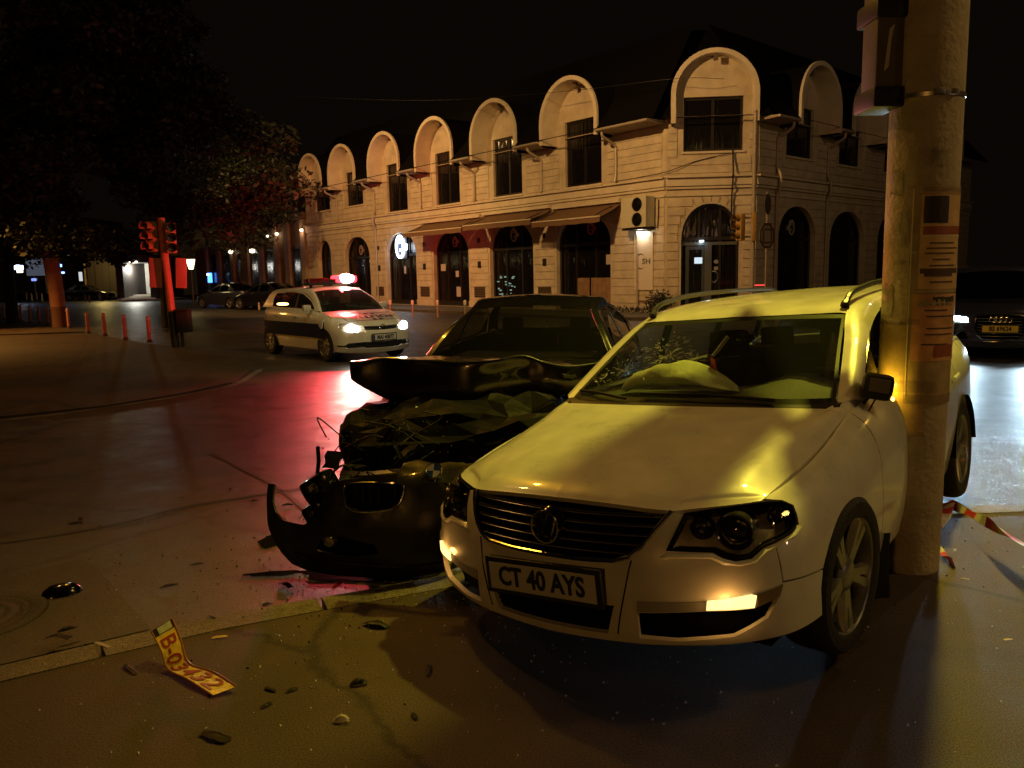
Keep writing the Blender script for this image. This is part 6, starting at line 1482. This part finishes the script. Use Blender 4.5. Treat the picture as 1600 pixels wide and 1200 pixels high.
fpz = thing('street_pole', 'broad orange red pole stub among the small bollards at far left, leaves above it', 'pole', (-16.6, 29.5, -.02))
m = MB(); m.tube([(.0, 0, 0), (-.02, 0, 1.2), (-.10, 0, 2.5)], .25, 14, True, .27); m.build('shaft', mat('concrete_beacon_red', (.42, .20, .13), .8, var=.25, vscale=3), fpz); m = MB(); m.tube([(0, 0, 0), (0, 0, .75)], .265, 14); m.build('foot', mat('pole_foot_brown', (.16, .07, .05), .8), fpz)  # orange of the shaft holds the beacon's red light on plain concrete
# bollards on the left island
BM = mat('bollard_paint', (.46, .20, .15), .5, var=.3, vscale=6); BF = mat('bollard_foot', (.06, .03, .03), .6); BW = mat('bollard_band', (.55, .45, .40), .5)
def bollard(name, loc, h, label, group):
    b_ = thing(name, label, 'bollard', loc, R.uniform(0, 6), group); r_ = h*.072
    m = MB(); m.lathe([(r_, .06*h), (r_*.98, .9*h), (r_*.92, .94*h), (r_*.72, .98*h), (0, 1.0*h)], 14); m.build('post', BM, b_); m = MB(); m.lathe([(r_*1.7, 0), (r_*1.65, .03*h), (r_*1.25, .05*h), (r_*1.15, .10*h), (r_, .11*h)], 14); m.build('foot', BF, b_)
    m = MB(); m.lathe([(r_*1.12, .86*h), (r_*1.12, .90*h)], 14); m.build('neck_ring', BW, b_); return b_
bl_px = [(234, 535, 42), (196, 531, 40), (164, 525, 37), (138, 521, 33), (108, 513, 32), (76, 507, 28), (62, 505, 27), (48, 504, 26), (34, 502, 26), (20, 501, 26), (7, 500, 25)]
names_ = ['nearest the leaning signal post', 'second from the leaning signal post', 'third from the leaning signal post', 'fourth from the leaning signal post, darker', 'just right of the broad orange pole', 'just left of the broad orange pole', 'second left of the broad orange pole', 'third left of the broad orange pole', 'fourth left of the broad orange pole', 'fifth left of the broad orange pole', 'leftmost of the row, at the frame edge']
for (px, py, hp), nm in zip(bl_px, names_):
    p = gpt(px, py, -.02); bollard('bollard', tuple(p), hp/FOCAL_PX*p[1]*1.0, 'red island bollard '+nm, 'bollards round the left island')
for i, (px, py) in enumerate(((610, 495), (645, 496), (684, 496), (727, 497))):
    p = gpt(px, py, .05); g = thing('thin_bollard', ['slim grey kerb bollard behind the police car bonnet', 'slim grey kerb bollard just right of the police car', 'slim grey kerb bollard in front of the paper covered arch', 'slim grey kerb bollard beside the wrecked saloon roof'][i], 'bollard', tuple(p), 0, 'slim bollards along the far kerb')
    m = MB(); m.lathe([(.035, 0), (.035, .48), (.0, .48)], 10); m.build('post', MAST, g); m = MB(); m.lathe([(.045, .46), (.055, .50), (.055, .60), (.03, .64), (0, .645)], 12); m.build('head', mat('bollard_white_head', (.65, .60, .55), .5), g)
# ---- far left street ----------------------------------------------------------
def at(px, py, Y):
    d = sight(px, py); return EYE+d*(Y/d[1])
def fbox(m, px0, px1, pyt, pyb, Y, dep=.3):
    a, b = at(px0, pyb, Y), at(px1, pyt, Y); m.box(((a[0]+b[0])/2, Y+dep/2, (a[2]+b[2])/2), (b[0]-a[0], dep, b[2]-a[2]))
def fthing(name, label, cat, parts, group=None):
    th = thing(name, label, cat, group=group)
    for nm, spec_, Y, dep, mt in parts:
        m = MB(); fbox(m, *spec_, Y, dep); m.build(nm, mt, th, 0)
    return th
DKB = mat('dark_facade', (.05, .04, .035), .8, var=.3, vscale=.5)
fthing('distant_building', 'distant yellowish lit shopfront house with dark columns, left of the lit niche', 'building', [('wall', (135, 192, 396, 466), 74, 8, mat('lit_yellow_wall', (.55, .42, .18), .8, var=.4, vscale=.5)), ('roof', (130, 196, 384, 398), 73.6, 8, DKB)]+[('column', (x, x+5, 402, 464), 73.7, .3, mat('dark_column', (.06, .045, .03), .8)) for x in (140, 152, 163, 174)]+[('doorway', (177, 185, 430, 463), 73.8, .2, mat('doorway_glow', (.5, .42, .22), .6, emit=(1, .8, .35), estr=.35))])
nic = fthing('distant_building', 'distant pale lit entrance niche with steps between dark trees', 'building', [('back_wall', (190, 236, 410, 460), 70, .3, mat('niche_wall', (.62, .60, .55), .8, var=.2)), ('side_wall', (236, 244, 404, 466), 66, 5, DKB), ('side_wall', (184, 190, 404, 466), 66, 5, DKB), ('lintel', (184, 244, 398, 411), 66, 5, DKB)]+[('step', (188-k*2, 238+k*2, 460+k*2.2, 463.5+k*2.2), 67.5-k*.8, .8, mat('step_stone', (.45, .42, .36), .8)) for k in range(4)])
lamp('niche_light', (at(213, 430, 67.6)[0], 67.2, 2.6), (.95, .93, .80), 420, .25); lamp('shop_wall_light', (at(165, 398, 72)[0], 71.0, 3.2), (1, .72, .22), 260, .3)
fthing('distant_building', 'distant dark building behind the blue lit shop, far left', 'building', [('wall', (-40, 132, 340, 462), 82, 8, DKB), ('window', (44, 60, 380, 396), 81.9, .1, FRM), ('window', (90, 104, 378, 396), 81.9, .1, FRM)])
fthing('distant_building', 'distant dark block behind the lantern and the parked cars', 'building', [('wall', (244, 420, 330, 462), 78, 8, DKB), ('window', (300, 316, 372, 392), 77.9, .1, FRM), ('window', (332, 348, 372, 392), 77.9, .1, FRM)])
fthing('lit_shop_sign', 'white blue glowing shop sign at the far left edge', 'sign', [('face', (21, 35, 414, 421), 71, .2, emis('far_sign_lit', (.60, .72, 1), 9)), ('case', (20, 36, 413, 422), 71.1, .3, BLK)])
fthing('billboard', 'pale grey billboard between blue lights, far left street', 'billboard', [('board', (42, 78, 403, 431), 69, .3, mat('billboard_face', (.45, .47, .5), .6, emit=(.5, .6, .8), estr=.10)), ('leg', (50, 52, 431, 460), 69.1, .2, BLK), ('leg', (68, 70, 431, 460), 69.1, .2, BLK)])
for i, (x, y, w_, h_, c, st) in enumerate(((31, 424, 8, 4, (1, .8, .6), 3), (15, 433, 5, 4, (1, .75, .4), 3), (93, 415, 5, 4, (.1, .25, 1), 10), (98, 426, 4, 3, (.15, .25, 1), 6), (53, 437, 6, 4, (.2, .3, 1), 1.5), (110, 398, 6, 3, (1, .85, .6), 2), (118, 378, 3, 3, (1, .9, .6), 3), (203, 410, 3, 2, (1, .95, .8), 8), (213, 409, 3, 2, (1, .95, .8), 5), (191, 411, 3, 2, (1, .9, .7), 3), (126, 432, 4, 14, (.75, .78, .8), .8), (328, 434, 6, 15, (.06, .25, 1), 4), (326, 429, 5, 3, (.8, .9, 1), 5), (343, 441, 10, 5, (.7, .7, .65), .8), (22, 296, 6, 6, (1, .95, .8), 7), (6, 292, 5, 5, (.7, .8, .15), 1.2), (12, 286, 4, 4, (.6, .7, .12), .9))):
    th = thing('distant_glow', 'small distant '+['warm light under the white blue sign', 'warm light at the left edge', 'bright blue light right of the billboard', 'lower blue light right of the billboard', 'blue glow under the billboard', 'warm light under the dark crown', 'pinpoint warm light high among leaves', 'white lamp on the niche lintel', 'white lamp at the right of the niche lintel', 'white lamp at the left of the niche lintel', 'pale upright light left of the yellow shop', 'blue upright light left of the parked cars', 'white light atop the blue upright one', 'pale roof box above the parked cars', 'white light seen through leaves at the left edge', 'glowing panel for yellow green lamplit leaves at the left edge', 'faint glowing panel for lamplit leaves above another at the left edge'][i], 'lamp', at(x, y, 66 if y > 300 else 34))  # the last two glow in place of leaves lit by a lamp
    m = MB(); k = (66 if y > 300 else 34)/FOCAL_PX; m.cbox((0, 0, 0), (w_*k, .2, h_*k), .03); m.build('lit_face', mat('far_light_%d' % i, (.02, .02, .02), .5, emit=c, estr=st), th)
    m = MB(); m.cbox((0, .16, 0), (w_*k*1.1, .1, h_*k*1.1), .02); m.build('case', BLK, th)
la = thing('street_lantern', 'glowing yellow lantern on a post between the red boards and parked cars', 'street lamp', (at(298, 412, 46)[0], 46, 0))
m = MB(); m.tube([(0, 0, 0), (0, 0, 2.2)], .06, 8); m.build('post', BLK, la); m = MB(); m.lathe([(.12, 2.2), (.26, 2.75), (.12, 2.8)], 6); m.build('glass', emis('lantern_lit', (1, .78, .32), 7), la, 10); m = MB(); m.lathe([(.30, 2.75), (.16, 2.95), (0, 3.05)], 6); m.build('cap', BLK, la, 10)
for i, (x, y) in enumerate(((120, 470), (116, 468), (140, 473), (134, 472), (156, 470), (42, 468), (50, 470), (58, 468), (66, 470), (405, 484), (113, 466))):
    p = gpt(x, y, -.02); g = thing('marker_post', 'small pale marker post '+['left of the far parked saloon', 'second left of the far saloon', 'in front of the far saloon', 'beside the far saloon wheel', 'right of the far saloon', 'under the billboard, leftmost', 'under the billboard, second', 'under the billboard, third', 'under the billboard, rightmost', 'before the right hand parked car by the police car', 'farthest near the blue light'][i], 'bollard', tuple(p), 0, 'marker posts along the far street')
    k = p[1]/FOCAL_PX; m = MB(); m.lathe([(1.3*k, 0), (1.3*k, 10*k), (0, 12*k)], 8); m.build('post', mat('marker_pale', (.5, .45, .4), .6), g); m = MB(); m.lathe([(1.6*k, 8*k), (1.6*k, 9.4*k)], 8); m.build('band', BM, g)
# ---- dark parked cars ---------------------------------------------------------
def nose_at(xw, yw, nd, back=.86, side=0):
    nd = np.array(nd)/np.linalg.norm(nd); y_ = math.atan2(-nd[0], -nd[1]); return (xw+nd[0]*back+side*nd[1], yw+nd[1]*back-side*nd[0], RZ, y_)
for nm, lab, (x, y), nd, mt in (('parked_car', 'black parked car nearest the police car, wheel rim catching light', gpt(376, 484, RZ)[:2], (-.80, .60), BLACKP), ('parked_car', 'dark blue parked car left of the black one, past the lantern', gpt(318, 482, RZ)[:2], (-.80, .60), DARKP)):
    X, Y, Z, yw = nose_at(x, y, nd); l = np.array([math.cos(yw), -math.sin(yw)])
    simple_car(nm, lab, (X-l[0]*.8, Y-l[1]*.8, Z, yw), mt, dict(SEDAN), 'dark cars parked along the street')
p = gpt(150, 470, RZ); simple_car('parked_car', 'black saloon parked far off under the low branches', (p[0]+1.2, p[1]+1, RZ, rad(-95)), BLACKP, dict(SEDAN), 'dark cars parked along the street')
p = gpt(52, 466, RZ); simple_car('parked_car', 'dark car far off below the billboard', (p[0]+2.0, p[1], RZ, rad(-100)), DARKP, dict(HATCH), 'dark cars parked along the street')
# ================================================================== TREES
BARK = mat('bark', (.018, .014, .011), .9, bump=.6, bscale=12)
def tree(label, x, y, h, cz, rx, rz, n, seed, clumps, low=None, dx=0):
    th = thing('broadleaf_tree', label, 'tree', (x, y, -.02)); rs = random.Random(seed)
    m = MB(); top = Vector((dx*.8+rs.uniform(-.4, .4), rs.uniform(-.4, .4), cz)); m.tube(catmull([(0, 0, 0), (.05, 0, cz*.3), (.15, .1, cz*.6), tuple(top)], 6).tolist(), .24, 10, True, .09)
    tips = []
    for i in range(11):
        a = rs.uniform(0, 6.28); b0 = Vector((.1, .05, cz*rs.uniform(.4, .8))); e = Vector((dx+math.cos(a)*rx*rs.uniform(.5, .85), math.sin(a)*rx*rs.uniform(.5, .85), cz+rz*rs.uniform(-.6, .7)))
        m.tube(catmull([tuple(b0), tuple(b0.lerp(e, .5)+Vector((0, 0, .4))), tuple(e)], 5).tolist(), .09, 6, True, .02); tips.append(e)
    m.build('trunk', BARK, th)
    C_ = tips+[Vector((dx+rs.gauss(0, .45)*rx, rs.gauss(0, .45)*rx, cz+rs.gauss(0, .45)*rz)) for _ in range(clumps)]
    if low: C_ += [Vector(l_) for l_ in low]
    npc = n//len(C_); rn = np.random.RandomState(seed); P = []
    for c in C_:
        r_ = rn.uniform(.5, 1.25); d = rn.normal(size=(npc, 3)); d /= np.linalg.norm(d, axis=1)[:, None]; P.append(np.array(c)+d*(rn.rand(npc, 1)**.55)*np.array([r_*1.15, r_*1.15, r_*.75]))
    P = np.concatenate(P); n = len(P); a = rn.normal(size=(n, 3)); a[:, 2] *= .6; a /= np.linalg.norm(a, axis=1)[:, None]; b = np.cross(a, rn.normal(size=(n, 3))); b /= np.linalg.norm(b, axis=1)[:, None]
    s_ = .11*(.6+.8*rn.rand(n, 1)); V = np.stack([P-a*s_, P+b*s_*.5, P+a*s_, P-b*s_*.5], 1).reshape(-1, 3)
    me = bpy.data.meshes.new('crown'); me.vertices.add(4*n); me.vertices.foreach_set('co', V.ravel()); me.loops.add(4*n); me.loops.foreach_set('vertex_index', np.arange(4*n)); me.polygons.add(n); me.polygons.foreach_set('loop_start', np.arange(0, 4*n, 4)); me.polygons.foreach_set('loop_total', np.full(n, 4)); me.update(); me.materials.append(LEAF)
    o = bpy.data.objects.new('crown', me); COL.objects.link(o); o.parent = th; return th
tree('large dark broadleaf tree filling the upper left of the view', -17.4, 25.5, 12, 8.6, 5.0, 3.6, 44000, 3, 62, None, 2.9)
tree('dark tree right of the largest one, its crown edge against the black sky', -11.75, 27.5, 12, 8.3, 2.5, 4.6, 30000, 5, 44, [(2.4, 0, 3.6), (.4, 0, 3.3), (-1.2, 0, 3.0), (-2.4, .5, 2.8), (3.2, 0, 4.4), (4.2, 0, 4.6), (1.0, 0, 4.2), (-3.8, 0, 3.2), (-4.6, .5, 3.3), (-5.2, 1, 3.6), (-3, 0, 4.2)], .2)
tree('dark tree with low branches over the far parked cars', -20.5, 33, 12, 6.2, 4.2, 3.2, 20000, 8, 34, [(1, 0, 2.9), (3, 0, 2.7), (4.6, 0, 2.6), (-2, 0, 3.0), (6.0, 1, 3.2), (-4, 0, 3.5)])
tree('dark tree in front of the brown house with wall lamps', -15.2, 46, 12, 6.6, 3.0, 3.2, 14000, 12, 24, [(-1, 0, 3.6), (1, 0, 3.8), (2.4, 0, 5.2)])
tree('dim tree at the far left edge', -30, 37, 13, 7.6, 5, 4, 14000, 15, 30)
white_estate(); black_saloon(); police(); audi()
# ================================================================== THINGS LYING ON THE GROUND
def gz(y_rel): return 0.0
# bent yellow number plate standing on its crease
PY_ = mat('plate_yellow_bent', (.85, .58, .07), .28, var=.25, vscale=12, bump=.35, bscale=28)
pth = thing('bent_number_plate', 'bent yellow number plate with red characters lying on the ground', 'number plate')
Lc = [gpt(235, 987, .135), gpt(251, 1018, .075), gpt(262, 1046, .018), gpt(292, 1062, .022), gpt(331, 1087, .010)]
Rc = [gpt(270, 966, .155), gpt(284, 1000, .095), gpt(297, 1036, .040), gpt(336, 1050, .045), gpt(371, 1072, .022)]
Lc = catmull(Lc, 10); Rc = catmull(Rc, 10); NPL = len(Lc)
def PS(u, v):   # u along the plate 0..1, v across 0..1 (0 = left edge)
    k = min(max(u, 0), 1)*(NPL-1); i = min(int(k), NPL-2); f = k-i
    a = Lc[i]*(1-f)+Lc[i+1]*f; b = Rc[i]*(1-f)+Rc[i+1]*f; return a*(1-v)+b*v
def PN(u, v):
    a = PS(u, v); n = np.cross(PS(min(u+.01, 1), v)-PS(max(u-.01, 0), v), PS(u, v+.05)-PS(u, v-.05)); n /= np.linalg.norm(n); return n if n[2]*1+n[1]*-.3 > 0 else -n
def PP(u, v, o=0): return PS(u, v)+PN(u, v)*o
m = MB(); nu, nv = 40, 8; vs = []
for i in range(nu+1):
    for j in range(nv+1):
        u = i/nu; u = .09+.91*u; vs.append(PP(u, j/nv, .0015*noise.noise(Vector((u*14, j*.6, 0)))))
f_ = [(i*(nv+1)+j, i*(nv+1)+j+1, (i+1)*(nv+1)+j+1, (i+1)*(nv+1)+j) for i in range(nu) for j in range(nv)]
m.add(vs, f_); m.build('plate_sheet', PY_, pth, 60)
m = MB(); 
for e, d in ((0, 1), (1, -1)):
    for ua, ub in ((.0, 1.0),): m.tube([PP(u, e+d*.03, .002) for u in np.linspace(ua, ub, 24)], .003, 5)
m.build('raised_rim', mat('plate_rim_red', (.45, .16, .05), .35), pth, 30, 'stuff')
m = MB(); vs = [PP(u, v, .001) for u in np.linspace(-.0, .09, 4) for v in np.linspace(0, 1, 8)]; m.add(vs, [(i*8+j, i*8+j+1, i*8+9+j, i*8+8+j) for i in range(3) for j in range(7)]); m.build('torn_holder_end', mat('holder_black', (.02, .015, .015), .3), pth, 60)
m = MB(); vs = [PP(u, v, .004+.004*noise.noise(Vector((u*60, v*9, 2)))) for u in np.linspace(.01, .085, 4) for v in np.linspace(.25, .85, 7)]; m.add(vs, [(i*7+j, i*7+j+1, i*7+8+j, i*7+7+j) for i in range(3) for j in range(6)]); m.build('torn_sticker', mat('sticker_grey_green', (.42, .42, .30), .5), pth, 60)
cu = bpy.data.curves.new('t', 'FONT'); cu.body = 'B-03432'; cu.size = 1; cu.align_x = 'LEFT'; cu.align_y = 'CENTER'; cu.offset = .005; cu.resolution_u = 3
to = bpy.data.objects.new('t', cu); COL.objects.link(to); dg = bpy.context.evaluated_depsgraph_get(); me = bpy.data.meshes.new_from_object(to.evaluated_get(dg)); bpy.data.objects.remove(to)
X0 = min(v.co.x for v in me.vertices); X1 = max(v.co.x for v in me.vertices); Y0 = min(v.co.y for v in me.vertices); Y1 = max(v.co.y for v in me.vertices)
bm = bmesh.new(); bm.from_mesh(me); bmesh.ops.triangulate(bm, faces=bm.faces[:]); bmesh.ops.subdivide_edges(bm, edges=[e for e in bm.edges if e.calc_length() > .1], cuts=2)
for v in bm.verts:
    u = .14+.80*(v.co.x-X0)/(X1-X0); vv = .84-.68*(1-(v.co.y-Y0)/(Y1-Y0)); v.co = Vector(PP(u, vv, .0030))
bm.to_mesh(me); bm.free(); me.materials.clear(); me.materials.append(mat('plate_print_red', (.38, .045, .015), .35)); lo = bpy.data.objects.new('plate_lettering', me); COL.objects.link(lo); lo.parent = pth
# broken dark parts scattered about
def shard(name, label, cat, px, py, L_, W_, H_, seed, mt, zlift=0.0, group=None, kindz=0.0):
    p = gpt(px, py, kindz); rs = np.random.RandomState(seed); th = MB(); n = 6; ro = rs.uniform(0, 3.1); vs = []
    for i in range(n+1):
        for j in range(4):
            a, b = i/n-.5, j/3-.5; e = .18*noise.noise(Vector((i*1.3+seed, j*1.7, 0)))
            L_, W_, H_ = L_, W_, H_; x = a*L_*.95*(1+e); y = b*W_*.62*(1-.5*abs(a))*(1+e*2); z = H_*.30*(.5+.5*noise.noise(Vector((i*.9, j*.8+seed, 3))))*(1-abs(a)*.9)+.002+H_*.35*math.sin((a+.5)*3.14)*(b > -.2)
            vs.append((x*math.cos(ro)-y*math.sin(ro), x*math.sin(ro)+y*math.cos(ro), z))
    th.add(vs, [(i*4+j, i*4+j+1, i*4+5+j, i*4+4+j) for i in range(n) for j in range(3)])
    o = th.build(name, mt, None, 0); o.location = p; tag(o, label, cat, group); return o
BR = mat('broken_black_plastic', (.008, .006, .006), .5, spec=.15)
SH = [(97, 928, .17, .10, .07, 'curved glossy black shell left of the yellow plate, near the manhole', 'headlamp_cover', BR), (92, 998, .12, .10, .04, 'broken black piece on the kerb left of the yellow plate', 'broken_part', BR), (106, 985, .09, .05, .03, 'small black flake above the piece on the left kerb', 'broken_part', BR),
(588, 978, .13, .08, .05, 'jagged black fragment between the saloon and the estate shadow', 'broken_part', BR), (560, 1070, .07, .05, .04, 'small black lump right of the yellow plate', 'broken_part', BR), (336, 1152, .13, .08, .02, 'flat dark piece near the bottom edge, below the yellow plate', 'broken_part', BR),
(533, 1128, .06, .04, .05, 'pale and black curled scrap near the bottom centre', 'broken_part', mat('scrap_pale', (.4, .32, .24), .6)), (203, 1047, .12, .04, .02, 'dark strip lying in the shadow of the yellow plate', 'broken_part', BR), (264, 916, .10, .04, .015, 'dark flake above the yellow plate', 'broken_part', BR),
(308, 882, .08, .03, .012, 'thin dark flake on the road above the kerb', 'broken_part', BR), (447, 916, .10, .08, .04, 'black lump under the torn bumper end', 'broken_part', BR), (670, 1048, .09, .04, .012, 'thin dark strip at the edge of the estate shadow', 'broken_part', BR), (422, 1078, .06, .03, .012, 'small dark flake left of two others below centre', 'broken_part', BR), (456, 1079, .05, .03, .012, 'small dark flake right of its twin below centre', 'broken_part', BR),
(416, 1103, .05, .03, .012, 'tiny dark flake under the pair below centre', 'broken_part', BR), (648, 1120, .05, .03, .01, 'lone dark flake low and right of centre', 'broken_part', BR), (118, 818, .10, .04, .02, 'dark piece on the open road at left', 'broken_part', BR), (126, 812, .06, .04, .03, 'dark bit touching the piece on the open road', 'broken_part', BR),
(450, 790, .10, .05, .03, 'dark fragment just right of the bumper end', 'broken_part', BR), (398, 783, .08, .03, .02, 'dark fragment left of the bumper end tip', 'broken_part', BR), (360, 765, .07, .03, .015, 'dark flake up the road from the bumper end', 'broken_part', BR), (283, 778, .06, .03, .012, 'dark flake on the tar seam', 'broken_part', BR), (330, 965, .06, .03, .012, 'dark flake on the kerb stones right of the yellow plate', 'broken_part', BR), (418, 945, .06, .05, .02, 'dark crumb on the kerb left of the saloon bumper', 'broken_part', BR), (530, 913, .12, .05, .02, 'red glinting broken tail lens under the saloon bumper', 'broken_lens', mat('red_lens', (.35, .02, .03), .1, coat=1))]
for i, (x, y, a, b, h, lab, nm, mt_) in enumerate(SH):
    zz = RZ+.002 if (y < 960 and x < 500) or y < 900 else .002
    if nm == 'headlamp_cover':
        p = gpt(x, y, RZ); m = MB(); m.lathe([(0, .055), (.05, .050), (.078, .028), (.088, .0)], 22, Matrix.Rotation(.5, 4, 'Z') @ Matrix.Diagonal((1.15, .75, 1, 1))); o = m.build(nm, BLKG, None, 50); o.location = p; tag(o, lab, 'car part')
    else: shard(nm, lab, 'car part', x, y, a, b, h, i+3, mt_, kindz=zz, group='broken car parts on the ground')
LF = mat('fallen_leaf_yellow', (.45, .33, .07), .6)
for x, y, lab in ((343, 996, 'yellow scrap right of the yellow plate top'), (160, 1008, 'pale torn strip lying on the left kerb')):
    o = shard('litter', lab, 'litter', x, y, .11 if x < 200 else .07, .035, .006, int(x), LF if x > 200 else mat('scrap_pale'), kindz=.003); o['group'] = 'litter on the pavement'
# crumbs of glass, nobody could count them
rs = random.Random(21); m = MB()
for i in range(900):
    u = rs.random()
    if u < .45: x, y = rs.gauss(-.5, .8), rs.gauss(3.6, .6)
    elif u < .8: x, y = rs.uniform(-3.2, 2.4), rs.uniform(1.9, 5.5)
    else: x, y = rs.gauss(2.5, .3), rs.gauss(4.6, .35)
    inw = y > np.interp(x, kp[:, 0], kp[:, 1]); z = (RZ if inw else 0)+.003; s_ = rs.uniform(.0015, .0055)
    Mx = Matrix.Translation((x, y, z)) @ Matrix.Rotation(rs.uniform(0, 3), 4, 'Z') @ Matrix.Rotation(rs.uniform(0, 3), 4, 'X')
    m.add([Mx @ Vector(v) for v in ((-s_, -s_, -s_), (s_, -s_, -s_*.5), (0, s_*1.2, -s_), (0, 0, s_))], [(0, 2, 1), (0, 1, 3), (1, 2, 3), (2, 0, 3)])
o = m.build('glass_crumbs', mat('crumb_glass', (.65, .62, .55), .12, spec=.9), None, 0); tag(o, 'crumbs of broken glass scattered over road and pavement', 'broken glass', kind='stuff')
m = MB()
for i in range(300):
    x, y = (rs.gauss(-1.0, .7), rs.gauss(4.5, .6)) if rs.random() < .8 else (rs.gauss(2.2, .5), rs.gauss(4.3, .4))
    inw = y > np.interp(x, kp[:, 0], kp[:, 1]); z = (RZ if inw else 0)+.004; s_ = rs.uniform(.002, .008)
    Mx = Matrix.Translation((x, y, z)) @ Matrix.Rotation(rs.uniform(0, 3), 4, 'Z') @ Matrix.Rotation(rs.uniform(0, 1), 4, 'X')
    m.add([Mx @ Vector(v) for v in ((-s_, -s_, -s_*.3), (s_, -s_*.6, -s_*.3), (0, s_*1.2, -s_*.3), (0, 0, s_*.6))], [(0, 2, 1), (0, 1, 3), (1, 2, 3), (2, 0, 3)])
o = m.build('plastic_crumbs', BR, None, 0); tag(o, 'small dark plastic crumbs around the wreck and the pole foot', 'debris', kind='stuff')

# dark fluid stains by the torn bumper
STN = mat('spilled_fluid', (.012, .009, .008), .12, spec=.6)
def stain(label, cx, cy, rx, ry, seed, rot=0):
    c = gpt(cx, cy, RZ); n = 40; P = []
    for i in range(n):
        a = 2*math.pi*i/n; k = 1+.45*noise.noise(Vector((math.cos(a)*1.6+seed, math.sin(a)*1.6, seed)))+.18*noise.noise(Vector((math.cos(a)*5+seed, math.sin(a)*5, seed)))
        x, y = rx*k*math.cos(a), ry*k*math.sin(a); P.append((c[0]+x*math.cos(rot)-y*math.sin(rot), c[1]+x*math.sin(rot)+y*math.cos(rot), RZ+.005+.0004*seed))
    m = MB(); m.add(P, [tuple(range(n))]); o = m.build('fluid_stain', STN, None, 0); tag(o, label, 'stain')
stain('dark round fluid stain on the road left of the torn bumper end', 425, 845, .07, .13, 1)
stain('long dark fluid streak under the torn bumper tip', 430, 897, .20, .035, 2, .1)
stain('dark fluid pool beneath the wrecked saloon bumper', 600, 895, .45, .12, 3, .1)
for i, (x, y, l_, lab) in enumerate(((1492, 860, .05, 'small pale paper scrap beside the tape end at the pole foot'), (1508, 905, .04, 'tiny leaf on the lit pavement right of the pole'), (1575, 1000, .04, 'tiny leaf low on the pavement at the right edge'))):
    shard('litter', lab, 'litter', x, y, l_, l_*.5, .006, 60+i, mat('scrap_pale') if i == 0 else LF, kindz=.003)
